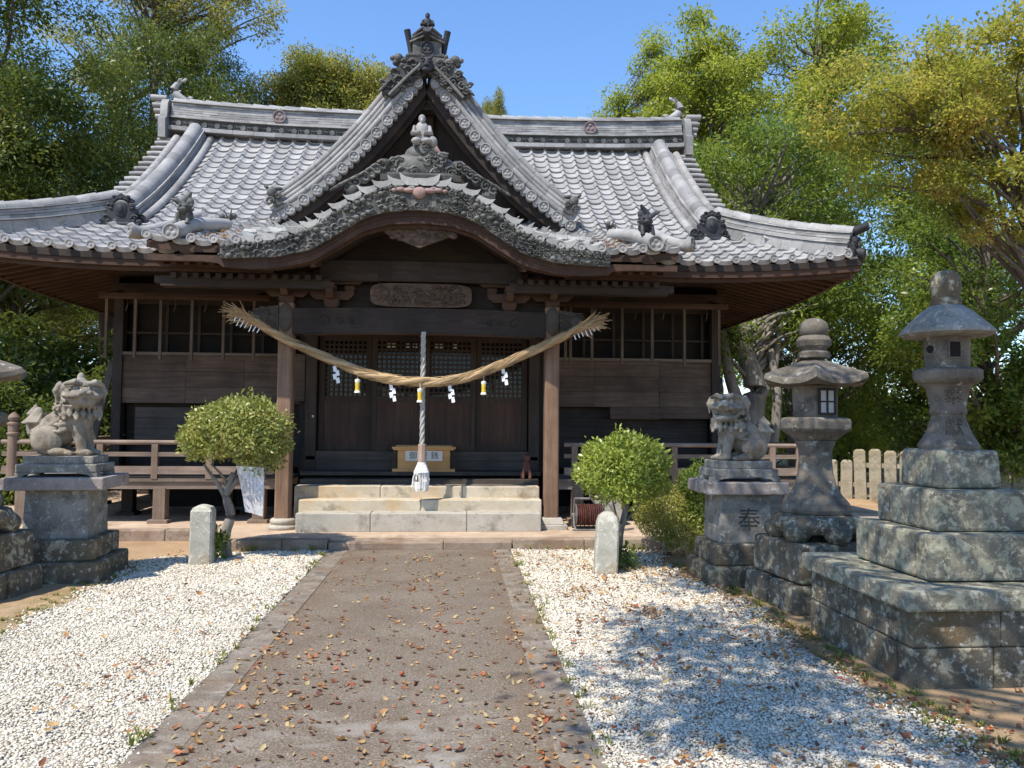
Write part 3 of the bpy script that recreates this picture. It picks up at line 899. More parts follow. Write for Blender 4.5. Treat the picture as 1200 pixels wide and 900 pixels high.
for sx in (-1, 1):
    # curled fish tail ornament and the end tile of the ridge
    mb = MB()
    z0 = rz_(4.85) + 0.6
    pts = [Vector((sx * (4.62 + 0.06), YR, z0 - 0.02)), Vector((sx * 4.8, YR, z0 + 0.02)), Vector((sx * 4.9, YR, z0 + 0.1)), Vector((sx * 4.93, YR, z0 + 0.2)), Vector((sx * 4.87, YR, z0 + 0.3)), Vector((sx * 4.8, YR, z0 + 0.33))]
    mb.tube(pts, [0.05, 0.085, 0.09, 0.075, 0.05, 0.02], 10)
    for k in range(6):
        t = k / 5; p = pts[0].lerp(pts[1], t) if k < 2 else pts[min(k, 5)]
        mb.ell(p + Vector((-sx * 0.07, 0, 0.05)), (0.05, 0.018, 0.03), 8, 6, Euler((0, sx * 0.7, 0)).to_matrix())
    for q in (-1, 0, 1):
        mb.tube([pts[4], pts[4] + Vector((-sx * 0.06, q * 0.05, 0.07)), pts[4] + Vector((-sx * 0.13, q * 0.09, 0.075))], [0.03, 0.022, 0.004], 6)
    hb(mb, 'fish_tail_ornament', MT['ridge'], mridge, smooth=50)
    mb = MB()
    out = [(-.34, -.25), (.34, -.25), (.36, .1), (.27, .16), (.25, .42), (.17, .53), (0, .58), (-.17, .53), (-.25, .42), (-.27, .16), (-.36, .1)]
    mb.prism(out, lambda a, b_, t: Vector((sx * t, YR + a, rz_(4.9) + b_)), 4.94, 5.07)
    for k, zz in enumerate((0.56, 0.42, 0.31, 0.2)):
        L = 0.24 - 0.03 * k
        mb.tube([(sx * 5.0, YR - 0.12, rz_(4.9) + zz), (sx * (5.05 + L), YR - 0.12, rz_(4.9) + zz + 0.01)], 0.05 if k else 0.06, 10)
        mb.tube([(sx * 5.0, YR + 0.12, rz_(4.9) + zz), (sx * (5.05 + L), YR + 0.12, rz_(4.9) + zz + 0.01)], 0.05 if k else 0.06, 10)
    hb(mb, 'ridge_end_tile', MT['ridge'], mridge, smooth=45)
    # verge rolls along the gable edge
    for sy in (1, -1):
        mb = MB()
        for d in arc_rows(f_roof, 4.4, 0.235):
            if d < 1.3: continue
            y = EY + d if sy > 0 else 2 * YR - EY - d
            z = f_roof(d)
            mb.tube([(sx * 4.72, y, z + 0.06), (sx * 5.0, y, z + 0.06), (sx * 5.12, y, z + 0.05)], [0.042, 0.046, 0.046], 10)
        pth = [Vector((sx * 4.77, EY + d if sy > 0 else 2 * YR - EY - d, f_roof(d) + 0.1)) for d in np.linspace(1.45, 4.4, 14)]
        cap_roll(mb, pth, 0.075, 0.0, 0.3)
        hb(mb, 'verge_tiles', MT['ridge'], roof, smooth=45)
    # gable triangle at the side
    mb = MB()
    tri = [(EY + d, f_roof(d) - 0.1) for d in np.linspace(1.6, 4.6, 9)]
    tri += [(2 * YR - y, z) for y, z in reversed(tri[:-1])]
    mb.prism(tri, lambda a, b_, t: Vector((sx * t, a, b_)), 4.3, 4.5)
    hb(mb, 'side_gable_wall', MT['dark_z'], roof, smooth=0)

def end_tile(mb, c, w, h, yaw=0.0, rough=1.0):
    """ornate dark demon-tile end: stepped plate, boss, scrolls at both sides"""
    Rm = Matrix.Rotation(yaw, 3, 'Z'); c = Vector(c)
    def T(a, b_, t): return c + Rm @ Vector((a * w, t, b_ * h))
    mb.prism([(-.5, 0), (.5, 0), (.56, .16), (.42, .26), (.46, .52), (.3, .62), (.32, .84), (.12, .92), (0, 1), (-.12, .92), (-.32, .84), (-.3, .62), (-.46, .52), (-.42, .26), (-.56, .16)], T, -0.05, 0.07)
    cc = T(0, .48, -0.05)
    mb.ell(cc, (w * .2, 0.03, h * .26), 14, 8); mb.ell(cc + Rm @ Vector((0, -0.025, 0)), (w * .11, 0.03, h * .14), 12, 8)
    ax = Rm @ Vector((1, 0, 0)); az = Vector((0, 0, 1))
    for s_ in (-1, 1):
        for (a, b_, r_) in ((.42, .17, .17), (.36, .56, .13), (.2, .83, .11), (.56, .04, .12)):
            mb.curl(T(s_ * a, b_, -0.055), r_ * w * .75, 1.25, 0.018, ax * s_, az, 0.6, 1, 11, 6, bulge=0.02)
    for k in range(9):
        a = PI * k / 8; mb.ell(T(.3 * math.cos(a), .5 + .34 * math.sin(a), -0.05), 0.022, 8, 6)
    mb.tube([T(-.62, .02, -.03), T(.62, .02, -.03)], 0.03, 8)

kpath = lambda sx, sy: [Vector((sx * 4.42, EY + d if sy > 0 else 2 * YR - EY - d, f_roof(d) + 0.02)) for d in np.linspace(4.5, 1.38, 16)]
for sx in (-1, 1):
    for sy in (1, -1):
        mb = MB(); pth = kpath(sx, sy)
        for o in (-0.24, 0.24):
            cap_roll(mb, [p + Vector((o, 0, 0.03)) for p in pth], 0.065, 0.0, 0.3)
        courses(mb, pth, [(0.19, 0.0, 0.07), (0.175, 0.072, 0.105), (0.165, 0.107, 0.14), (0.155, 0.142, 0.175), (0.165, 0.177, 0.205)], 0.28)
        cap_roll(mb, pth, 0.125, 0.2, 0.28)
        kr = hb(mb, 'descending_ridge', MT['ridge'], hall, smooth=40)
        mb = MB(); p = pth[-1] + Vector((0, -0.05 * sy, -0.04))
        end_tile(mb, p + Vector((0, -.04 * sy, -.02)), 0.46, 0.46, 0 if sy > 0 else PI)
        for o in (-0.25, 0.25):
            disc_boss(mb, pth[-1] + Vector((o, -0.03 * sy, 0.05)), 0.07, Vector((0, -sy, 0)))
        hb(mb, 'ridge_end_ornament', MT['dark_tile'], kr, smooth=45)
        # corner ridge down the hip
        pth = []
        for d in np.linspace(1.62, 0.12, 12):
            z = f_roof(d) + lift((2.55 - d) / 2.55, d) + 0.03
            y = EY + d
            pth.append(Vector((sx * (EX - d), y if sy > 0 else 2 * YR - y, z)))
        mb = MB()
        courses(mb, pth, [(0.16, -0.06, 0.11), (0.18, 0.112, 0.135), (0.14, 0.137, 0.18), (0.135, 0.182, 0.22), (0.13, 0.222, 0.26), (0.15, 0.262, 0.285)], 0.3)
        cap_roll(mb, pth, 0.1, 0.285, 0.3)
        cr = hb(mb, 'corner_ridge', MT['ridge'], hall, smooth=40)
        mb = MB(); e = pth[-1]; ow = Vector((sx, -sy, 0)).normalized()
        end_tile(mb, e + ow * 0.05 + Vector((0, 0, -0.05)), 0.26, 0.3, math.atan2(sx, sy) if sy > 0 else PI - sx * PI / 4 * -1)
        mb.tube([e + Vector((0, 0, 0.3)), e + ow * 0.12 + Vector((0, 0, 0.32)), e + ow * 0.25 + Vector((0, 0, 0.36))], [0.07, 0.065, 0.06], 10)
        mb.tube([e + ow * 0.02 + Vector((0, 0, 0.0)), e + ow * 0.2 + Vector((0, 0, -0.03))], [0.09, 0.075], 10)
        hb(mb, 'corner_end_ornament', MT['dark_tile'] if sx > 0 else MT['dark_tile'], cr, smooth=45)

# ---- gable dormer over the porch
def table(xs, ys, smooth=0.12):
    gx = np.linspace(0, max(xs), 400); gy = np.interp(gx, xs, ys)
    full = np.concatenate([gy[:0:-1], gy, ]); k = int(smooth / max(xs) * 400)
    pad = np.concatenate([np.full(k, full[0]), full, np.full(k, full[-1])])
    w = np.hanning(2 * k + 1); w /= w.sum(); sm = np.convolve(pad, w, 'valid')[len(gy) - 1:]
    return lambda x: float(np.interp(abs(x), gx, sm))
_zi = lambda a: 6.62 - 1.45 * a + 0.2 * a * a
zi = lambda x: _zi(abs(x))
DY = 11.75
vx = np.linspace(-0.5, 2.12, 32)
def vpath(sx, off, y):
    out = []
    for a in vx:
        sl = -1.45 + 0.4 * a; n = Vector((-sl, 0, 1)).normalized()
        p = Vector((a, 0, _zi(a))) + n * off
        out.append(Vector((sx * p.x, y, p.z)))
    i = max([k for k, p in enumerate(out) if sx * p.x <= 0] or [0])
    a, b_ = out[i], out[i + 1]
    if sx * a.x < 0:
        out[i] = a.lerp(b_, -a.x / (b_.x - a.x))
    return out[i:]
dorm = None
mb = MB()
for sx in (-1, 1):
    a = vpath(sx, 0.0, DY + 0.02); b_ = vpath(sx, 0.16, DY + 0.02); m_ = min(len(a), len(b_)); a, b_ = a[-m_:], b_[-m_:]
    for k in range(len(a) - 1):
        q = [a[k], a[k + 1], b_[k + 1], b_[k]]
        mb.add(q + [p + Vector((0, 0.09, 0)) for p in q], [(0, 1, 2, 3), (7, 6, 5, 4), (0, 4, 5, 1), (3, 2, 6, 7)])
    a = vpath(sx, -0.05, DY + 0.12); b_ = vpath(sx, 0.1, DY + 0.12); m_ = min(len(a), len(b_)); a, b_ = a[-m_:], b_[-m_:]
    for k in range(len(a) - 1):
        q = [a[k], a[k + 1], b_[k + 1], b_[k]]
        mb.add(q + [p + Vector((0, 0.06, 0)) for p in q], [(0, 1, 2, 3), (7, 6, 5, 4), (0, 4, 5, 1), (3, 2, 6, 7)])
mbt = MB()
for sx in (-1, 1):
    def Sd(u, v, sx=sx):
        a = 2.35 - v * 0.70
        sl = -1.45 + 0.4 * a; n = Vector((-sl, 0, 1)).normalized(); p = Vector((a, 0, _zi(a))) + n * 0.2
        return Vector((sx * p.x, u if sx > 0 else u, p.z))
    def keep(u, v, sx=sx):
        p = Sd(u, v)
        d = p.y - EY
        return p.z > f_roof(d) - 0.25
    tile_field(mbt, Sd, DY + 0.1, 14.6, 12, np.linspace(0, 3.33, 15), keep, eave=False)
dorm = hb(mbt, 'gable_dormer', MT['tile'], hall, smooth=50, recalc=False)
hb(mb, 'bargeboard', MT['dark_x'], dorm, smooth=0)
# deck under the dormer tiles
mb = MB()
for sx in (-1, 1):
    a = vpath(sx, 0.1, DY + 0.1); b_ = vpath(sx, 0.22, DY + 0.1); m_ = min(len(a), len(b_)); a, b_ = a[-m_:], b_[-m_:]
    for k in range(len(a) - 1):
        q = [a[k], a[k + 1], b_[k + 1], b_[k]]
        mb.add(q + [Vector((p.x, 14.6, p.z)) for p in q], [(0, 1, 2, 3), (7, 6, 5, 4), (0, 4, 5, 1), (3, 2, 6, 7)])
mb.bx(-.12, .12, DY + .16, 14.4, 6.42, 6.82)
hb(mb, 'dormer_deck', MT['dark_x'], dorm, smooth=0)
mb = MB()
w = [(x, zi(x) + 0.05) for x in np.linspace(-2.1, 2.1, 21)]
mb.prism([(2.1, 4.1), (-2.1, 4.1)] + w, lambda a, b_, t: Vector((a, t, b_)), 12.25, 12.35)
gw = hb(mb, 'dormer_wall', MT['dark_z'], dorm, smooth=0)
mb = MB()
mb.bar((-0.05, 12.2, 6.3), (0.62, 12.2, 5.0), 0.09, 0.12, (0, 1, 0)); mb.bar((0.05, 12.19, 6.3), (-0.62, 12.19, 5.0), 0.09, 0.12, (0, 1, 0))
mb.bx(-1.4, 1.4, 12.1, 12.24, 4.75, 4.95); mb.bx(-0.09, 0.09, 12.12, 12.25, 4.9, 6.4)
hb(mb, 'dormer_strut', MT['dark_x'], dorm, smooth=0)
mb = MB(); mb.prism([(0.12, 5.25), (0.4, 5.2), (0.36, 5.55), (0.12, 5.95)], lambda a, b_, t: Vector((a, t, b_)), 11.99, 12.04)
hb(mb, 'red_board', MT['terracotta'], dorm, smooth=0)
# verge: long strips, round ends and drop tiles
mb = MB()
for sx in (-1, 1):
    for off, r, y in ((0.29, 0.05, DY - 0.04), (0.37, 0.042, DY - 0.0), (0.445, 0.042, DY + 0.03), (0.52, 0.06, DY + 0.08)):
        pts = resample(vpath(sx, off, y), 0.3)
        for a, c in zip(pts, pts[1:]):
            mb.tube([a, c - (c - a) * 0.015], [r, r * 0.97], 10)
    pth = [p + Vector((0, 0.1, 0)) for p in vpath(sx, 0.25, DY - .03)]
    for a, c in zip(resample(pth, 0.3), resample(pth, 0.3)[1:]):
        t = (c - a) * 0.985; n = Vector((-(c - a).z, 0, (c - a).x)).normalized() * .27
        if n.z < 0: n = -n
        q = [a, a + t, a + t + n, a + n]
        mb.add(q + [p + Vector((0, .4, 0)) for p in q], [(0, 1, 2, 3), (7, 6, 5, 4), (0, 4, 5, 1), (3, 2, 6, 7), (0, 3, 7, 4), (1, 5, 6, 2)])
verge = hb(mb, 'gable_verge', MT['ridge'], dorm, smooth=45, halves=True)
mb = MB(); mb2 = MB()
for sx in (-1, 1):
    pts = resample(vpath(sx, 0.185, DY - 0.06), 0.257)
    for k, p in enumerate(pts):
        if k == 0: continue
        disc_boss(mb, p, 0.083)
        mb.tube([p + Vector((0, 0.0, 0)), p + Vector((0, 0.2, 0))], 0.08, 12)
        if k < len(pts) - 1:
            m_ = p.lerp(pts[k + 1], 0.5); t = (pts[k + 1] - p).normalized(); n = Vector((-t.z, 0, t.x)) * (1 if sx < 0 else -1)
            if n.z > 0: n = -n
            ol = [(-.09, -.09), (-.07, .02), (-.03, .075), (.02, .085), (.07, .03), (.09, -.09)]
            mb2.prism(ol, lambda a, b_, q: m_ + t * a + n * b_ + Vector((0, q, 0)), 0.0, 0.16)
            mb2.prism([(a * .6, b_ * .6) for a, b_ in ol], lambda a, b_, q: m_ + t * a + n * b_ + Vector((0, q, 0)), -0.015, 0.0)
hb(mb, 'round_end_tiles', MT['ridge'], dorm, smooth=45, halves=True); hb(mb2, 'drop_tiles', MT['ridge'], dorm, smooth=30, halves=True)
for sx in (-1, 1):   # small corner ornaments at the feet of the verge
    mb = MB(); p = vpath(sx, 0.42, DY - 0.05)[-2]
    mb.box(p + Vector((-sx * 0.05, 0, 0.05)), (0.13, 0.16, 0.26), Euler((0, sx * 0.5, 0)).to_matrix())
    mb.ell(p + Vector((0, -0.07, 0.12)), (0.075, 0.06, 0.085), 10, 8); mb.ell(p + Vector((-sx * 0.09, -0.06, 0.18)), (0.07, 0.04, 0.03), 8, 6)
    mb.curl(p + Vector((sx * 0.02, -0.1, -0.02)), 0.07, 1.3, 0.02); mb.curl(p + Vector((-sx * 0.1, -0.1, 0.06)), 0.05, 1.3, 0.016)
    mb.ell(p + Vector((sx * 0.08, -0.05, 0.2)), (0.05, 0.04, 0.025), 8, 6, Euler((0, sx * -.6, 0)).to_matrix())
    hb(mb, 'verge_foot_ornament', MT['carved_tile'], dorm, smooth=45)
# crowning ornament: scrolled plate, mask, tower of steps, figure
mb = MB(); T = lambda a, b_, t: Vector((a, DY - 0.1 + t, 6.6 + b_))
for sx in (-1, 1):
    q = [T(sx * 0.0, .3, 0), T(sx * 0.5, -.12, 0), T(sx * 0.68, -.02, 0), T(sx * 0.6, .22, 0), T(sx * .46, .34, 0), T(sx * .4, .52, 0), T(sx * 0.0, .54, 0)]
    mb.add(q + [p + Vector((0, .22, 0)) for p in q], [(0, 1, 2, 3, 4, 5, 6), (13, 12, 11, 10, 9, 8, 7)] + [(k, k + 7, (k + 1) % 7 + 7, (k + 1) % 7) for k in range(7)])
    mb.tube([T(sx * .02, .46, -.04), T(sx * .3, .18, -.05), T(sx * .56, -.1, -.04)], [.028, .028, .028], 8)
    X = Vector((sx, 0, 0)); Z = Vector((0, 0, 1))
    for (a, b_, r) in ((.14, .24, .06), (.27, .3, .08), (.25, .12, .06), (.4, .14, .09), (.54, .08, .08), (.48, .26, .07), (.6, .0, .06), (.2, .42, .07), (.66, .1, .05), (.36, .02, .05), (.33, .42, .06)):
        mb.curl(T(sx * a, b_, -.02), r, 1.4, 0.02, X, Z, .3, 1, 12, 6, bulge=0.03)
    for (a, b_, r) in ((.43, .5, .075), (.33, .47, .055), (.47, .43, .05), (.37, .39, .05), (.29, .55, .035), (.52, .5, .04)):
        mb.ell(T(sx * a, b_, .02), r, 12, 8)
    for k in range(4):
        mb.ell(T(sx * (.58 + .035 * k), .1 - .04 * k, -.03), (.06, .03, .02), 8, 6, Euler((0, sx * .7, 0)).to_matrix())
for k in range(12):
    a = random.uniform(-.3, .3); mb.curl(T(a, random.uniform(.05, .2) + .3 - abs(a) * .8, -.04), .05, 1.2, .016, bulge=.02)
orn = hb(mb, 'crowning_ornament', MT['carved_tile'], dorm, smooth=45)
mb = MB()   # demon mask
c = T(0, .36, -.1)
mb.ell(c, (.1, .08, .12), 14, 10); mb.ell(c + Vector((0, -.06, -.03)), (.035, .05, .03), 10, 8); mb.ell(c + Vector((0, -.05, -.09)), (.065, .04, .03), 10, 8)
for s_ in (-1, 1):
    mb.ell(c + Vector((s_ * .045, -.065, .03)), (.03, .02, .02), 8, 6); mb.ell(c + Vector((s_ * .05, -.06, .065)), (.045, .03, .018), 8, 6, Euler((0, s_ * -.4, 0)).to_matrix())
    mb.tube([c + Vector((s_ * .05, 0, .09)), c + Vector((s_ * .1, -.01, .15)), c + Vector((s_ * .09, -.01, .2))], [.025, .016, .004], 8)
hb(mb, 'mask', MT['dark_tile'], dorm, smooth=50)
mb = MB()
mb.bx(-.2, .2, DY - .06, DY + .4, 7.05, 7.16); mb.bx(-.26, .26, DY - .1, DY + .42, 7.145, 7.19)
mb.box((0, DY + .14, 7.29), (.44, .42, .22))
for k, zz in enumerate((7.4, 7.45, 7.5)):
    for s_ in (-1, 1):
        mb.bar((0, DY - .06 - .02 * k, zz + .05), (s_ * (.24 - .04 * k), DY + .02, zz - .03), .2 + .02 * k, .034, (0, 0, 1))
mb.bx(-.16, .16, DY, DY + .36, 7.38, 7.56)
tw = hb(mb, 'stepped_tower', MT['carved_tile'], dorm, smooth=30, bevel=0.006)
mb = MB()
disc_boss(mb, (0, DY - .075, 7.28), .1)
for s_ in (-1, 1): mb.tube([(s_ * .24, DY + .04, 7.18), (s_ * .27, DY + .02, 7.38), (s_ * .31, DY - .02, 7.58)], [.04, .045, .05], 10)
mb.tube([(0, DY + .0, 7.36), (0, DY - .12, 7.45), (0, DY - .2, 7.51)], [.05, .06, .066], 10)
hb(mb, 'horn_tiles', MT['dark_tile'], dorm, smooth=45)
def robed(mb, c, h, lean=0.0):
    """small seated robed figure of tile clay"""
    c = Vector(c); k = h / 0.36
    mb.lathe([(.0, 0), (.095 * k, 0), (.1 * k, .03 * k), (.075 * k, .1 * k), (.07 * k, .17 * k), (.08 * k, .22 * k), (.05 * k, .265 * k), (.026 * k, .28 * k), (.0, .285 * k)], 12, c, squash=.8)
    mb.ell(c + Vector((lean, -.01, .315 * k)), (.042 * k, .045 * k, .052 * k), 12, 9)
    mb.ell(c + Vector((lean, -.045 * k, .285 * k)), (.022 * k, .02 * k, .035 * k), 8, 6)
    for s_ in (-1, 1):
        mb.tube([c + Vector((s_ * .075 * k, 0, .225 * k)), c + Vector((s_ * .1 * k, -.03 * k, .14 * k)), c + Vector((s_ * .02 * k, -.085 * k, .13 * k))], [.03 * k, .035 * k, .022 * k], 8)
        mb.ell(c + Vector((s_ * .06 * k, -.06 * k, .04 * k)), (.06 * k, .06 * k, .04 * k), 10, 7)
mb = MB(); robed(mb, (0, DY - .02, 7.54), .31); mb.ell((-.08, DY + .06, 7.57), (.09, .05, .04), 8, 6, Euler((0, .5, 0)).to_matrix())
hb(mb, 'finial_figure', MT['dark_tile'], dorm, smooth=50)

# ---- porch roof with undulating gable
zb = table([0, .38, .69, .99, 1.29, 1.7, 2.3, 2.7], [4.17, 4.14, 4.04, 3.84, 3.65, 3.55, 3.52, 3.53])
zt = table([0, .39, .69, 1.0, 1.3, 1.7, 2.3, 2.7], [4.45, 4.42, 4.30, 4.1, 3.88, 3.72, 3.66, 3.66])
KB = table([0, .39, .69, 1.0, 1.3, 1.7, 2.1, 2.7], [.66, .63, .52, .33, .14, .03, 0, 0])
PY = 9.5
def S_porch(x, v): return Vector((x, PY + v, 3.715 + 0.36 * v + KB(x) * max(0, 1 - v / 1.75) + 0.05 * max(0, (abs(x) - 2.7) / .6)))
mb = MB()
tile_field(mb, S_porch, -3.26, 3.26, 25, np.linspace(0, 2.3, 11), lambda x, v: S_porch(x, v).z > f_roof(PY + v - EY) - 0.12 or PY + v < EY)
porch = hb(mb, 'porch_roof', MT['tile'], hall, smooth=50, recalc=False)
mb = MB()
xx = np.linspace(-3.24, 3.24, 61); n = len(xx); vs = []
for lo in (0.03, 0.12):
    for v in (0.02, 0.6, 1.2, 1.9):
        for x in xx:
            p = S_porch(x, v); vs.append((p.x, p.y, p.z - lo))
fs = []
for L_ in (0, 4 * n):
    for i in range(3):
        for j in range(n - 1):
            q = (L_ + i * n + j, L_ + i * n + j + 1, L_ + (i + 1) * n + j + 1, L_ + (i + 1) * n + j); fs.append(q if L_ == 0 else q[::-1])
for j in range(n - 1): fs.append((j + 1, j, j + 4 * n, j + 1 + 4 * n))
for i in range(3):
    for e in (0, n - 1): fs.append((i * n + e, (i + 1) * n + e, (i + 1) * n + e + 4 * n, i * n + e + 4 * n))
mb.add(vs, fs)
hb(mb, 'porch_deck', MT['hafu'], porch, smooth=40)

mb = MB()      # carved wave band along the gable front
xx = np.linspace(-2.36, 2.36, 95)
for a, c in zip(xx, xx[1:]):
    q = [(a, zb(a)), (c, zb(c)), (c, zt(c)), (a, zt(a))]
    mb.prism(q, lambda x, z, t: Vector((x, t, z)), 9.44, 9.62)
cb = hb(mb, 'carved_wave_band', MT['carved_tile'], porch, smooth=0)
mb = MB()
x = -2.33
while x < 2.34:
    h = zt(x) - zb(x); nr = max(1, round(h / 0.085))
    for r_ in range(nr):
        z = zb(x) + h * (r_ + .5) / nr + random.uniform(-.012, .012); s_ = 1 if x > 0 else -1
        xx_ = x + random.uniform(-.02, .02) + (.03 if r_ % 2 else 0)
        if abs(xx_) < .2 and r_ >= nr - 2: continue
        k = random.random()
        if k < .55:
            mb.curl((xx_, 9.425, z), random.uniform(.036, .056), random.uniform(1.1, 1.5), random.uniform(.011, .016), Vector((s_, 0, 0)), Vector((0, 0, 1)), random.uniform(-.4, .9), 1, 10, 5, bulge=.025)
        elif k < .85:
            for e in range(3):
                mb.curl((xx_ - s_ * .02, 9.43 - .006 * e, z - .02), .025 + .017 * e, .3, .008, Vector((s_, 0, 0)), Vector((0, 0, 1)), .2, 1, 6, 5)
        else:
            mb.ell((xx_, 9.42, z), (.04, .035, .03), 8, 6)
    x += 0.072
x = -2.33
while x < 2.34:
    if abs(x) > .22: mb.ell((x, 9.43, zt(x) + .008), random.uniform(.024, .034), 8, 6)
    x += .062
hb(mb, 'wave_scrolls', MT['carved_tile'], porch, smooth=50)
mb = MB()     # reddish bat-like piece at the crown of the band
mb.ell((0, 9.41, 4.37), (.085, .05, .075), 12, 8)
for s_ in (-1, 1):
    mb.ell((s_ * .12, 9.42, 4.4), (.09, .035, .035), 10, 6); mb.ell((s_ * .23, 9.42, 4.41), (.06, .03, .03), 10, 6); mb.ell((s_ * .31, 9.43, 4.4), (.04, .03, .025), 8, 6)
hb(mb, 'red_centre_piece', MT['terracotta'], porch, smooth=50)

mb = MB()     # upturned crescent tiles
def crescent(x, y, z, tx, tz, s_, k=1.0, depth=.3):
    t = Vector((tx, 0, tz)).normalized() * s_; n = Vector((-t.z, 0, t.x))
    if n.z < 0: n = -n
    ol = [(.112, .1), (.1, .02), (.05, -.03), (-.05, -.04), (-.1, -.02), (-.1, .03), (-.02, .035), (.05, .055), (.085, .075)]
    c = Vector((x, y, z))
    mb.prism([(a * k, b_ * k) for a, b_ in ol], lambda a, b_, q: c + t * a + n * b_ + Vector((0, q, q * .25)), 0.0, depth)
for s_ in (-1, 1):
    x = .1
    while x < 2.22:
        e = .02; tz = (zt(x + e) - zt(x - e)) / (2 * e) * 1
        k = 1.25 if x < .15 else 1.0
        crescent(s_ * x, 9.45 + random.uniform(-.01, .01), zt(x) + .075, 1.0 * 1, tz * s_ * 1, s_, k * random.uniform(.92, 1.06))
        x += .172
for s_ in (-1, 1):
    pass
hb(mb, 'crescent_tiles', MT['pale_tile'], porch, smooth=30, halves=True)
mb = MB()
for s_ in (-1, 1):
    for x in np.arange(.95, 2.2, .2):
        p = S_porch(s_ * x, .5); c = Vector((p.x, 9.95, p.z + .08))
        mb.prism([(-.05, 0), (.05, 0), (.07, .05), (.115, .11), (.04, .075), (-.02, .04)], lambda a, b_, q: c + Vector((s_ * a, q, b_)), -.02, .03)
hb(mb, 'thorn_tiles', MT['pale_tile'], porch, smooth=30, halves=True)
mb = MB()     # rolled covering behind the crescents
for v, r in ((.42, .055), (.62, .05)):
    pts = resample([S_porch(x, v) + Vector((0, 0, .07)) for x in np.linspace(-2.2, 2.2, 60)], .16)
    for a, c in zip(pts, pts[1:]): mb.tube([a, c - (c - a) * .03], r, 8)
hb(mb, 'gable_rolls', MT['pale_tile'], porch, smooth=45)

mb = MB()     # cloud mound above the gable crown
mb.bx(-.5, .5, 9.66, 10.05, 4.60, 4.67); mb.bx(-.42, .42, 9.68, 10.02, 4.67, 4.7)
random.seed(5)
mb.ell((0, 9.93, 4.83), (.46, .14, .2), 16, 10); mb.ell((0, 9.93, 5.0), (.22, .12, .14), 14, 9)
for k in range(70):
    s_ = random.choice((-1, 1)); a = random.random() ** .8 * .5; zz = 4.72 + random.random() * max(.05, .42 - a * .75)
    if random.random() < .6: mb.curl((s_ * a, 9.79 + a * .1, zz), random.uniform(.05, .085), 1.35, random.uniform(.018, .026), Vector((s_, 0, 0)), Vector((0, 0, 1)), random.uniform(-.6, 1), 1, 11, 6, bulge=.04)
    else: mb.ell((s_ * a, 9.83 + a * .1, zz), (random.uniform(.05, .08), .05, random.uniform(.035, .06)), 9, 7)
for s_ in (-1, 1):   # clouds and breaking waves trailing to both sides
    for k in range(9):
        a = .45 + k * .035; mb.ell((s_ * a, 9.84, 4.86 - (a - .45) * .75 + .03 * math.sin(k * 2)), (.07, .06, .055), 9, 7)
        if k % 2: mb.curl((s_ * a, 9.78, 4.84 - (a - .45) * .75), .07, 1.4, .022, Vector((s_, 0, 0)), Vector((0, 0, 1)), .4, 1, 11, 6, bulge=.03)
    for k in range(3):
        a = .72 + k * .1; zz = 4.64 - k * .055
        mb.curl((s_ * a, 9.8, zz), .08, 1.4, .022, Vector((s_, 0, 0)), Vector((0, 0, 1)), .4, 1, 11, 6, bulge=.03)
        for e in range(4):
            mb.ell((s_ * (a + .07 + e * .035), 9.79, zz + .035 - e * .022), (.055, .03, .017), 8, 6, Euler((0, s_ * (.25 + .1 * e), 0)).to_matrix())
    mb.ell((s_ * .85, 9.86, 4.5), (.1, .08, .11), 10, 8)
mound = hb(mb, 'cloud_ornament', MT['carved_tile'], porch, smooth=50)
mb = MB(); robed(mb, (0, 9.86, 5.1), .4); mb.ell((.13, 9.84, 5.15), (.07, .06, .08), 10, 8)
hb(mb, 'sage_figure', MT['ridge'], porch, smooth=50)

def roof_lion(mb, c, s_, k=1.0):
    c = Vector(c)
    def P(x, y, z): return c + Vector((s_ * x * k, y * k, z * k))
    mb.ell(P(0, 0, .1), (.1 * k, .12 * k, .09 * k), 10, 8); mb.ell(P(-.02, -.1, .16), (.085 * k, .08 * k, .085 * k), 10, 8)
    for q in range(10):
        a = 2 * PI * q / 10; mb.ell(P(-.02 + .085 * math.cos(a), -.08, .16 + .085 * math.sin(a)), .026 * k, 7, 5)
    for q in (-1, 1):
        mb.tube([P(q * .06, -.1, .1), P(q * .07, -.14, .02), P(q * .07, -.16, -.04)], [.035 * k, .028 * k, .03 * k], 7)
        mb.ell(P(-.02 + q * .04, -.175, .19), .018 * k, 6, 5)
    mb.ell(P(-.02, -.18, .14), (.045 * k, .04 * k, .03 * k), 8, 6)
    mb.tube([P(.06, .06, .15), P(.06, .08, .28), P(.0, .06, .34), P(-.05, .03, .42)], [.05 * k, .06 * k, .05 * k, .015 * k], 8)
    mb.tube([P(.06, .04, .24), P(.14, 0, .3), P(.2, -.02, .31)], [.04 * k, .03 * k, .008 * k], 7)
    mb.ell(P(-.06, -.02, .27), (.05 * k, .04 * k, .06 * k), 8, 6)
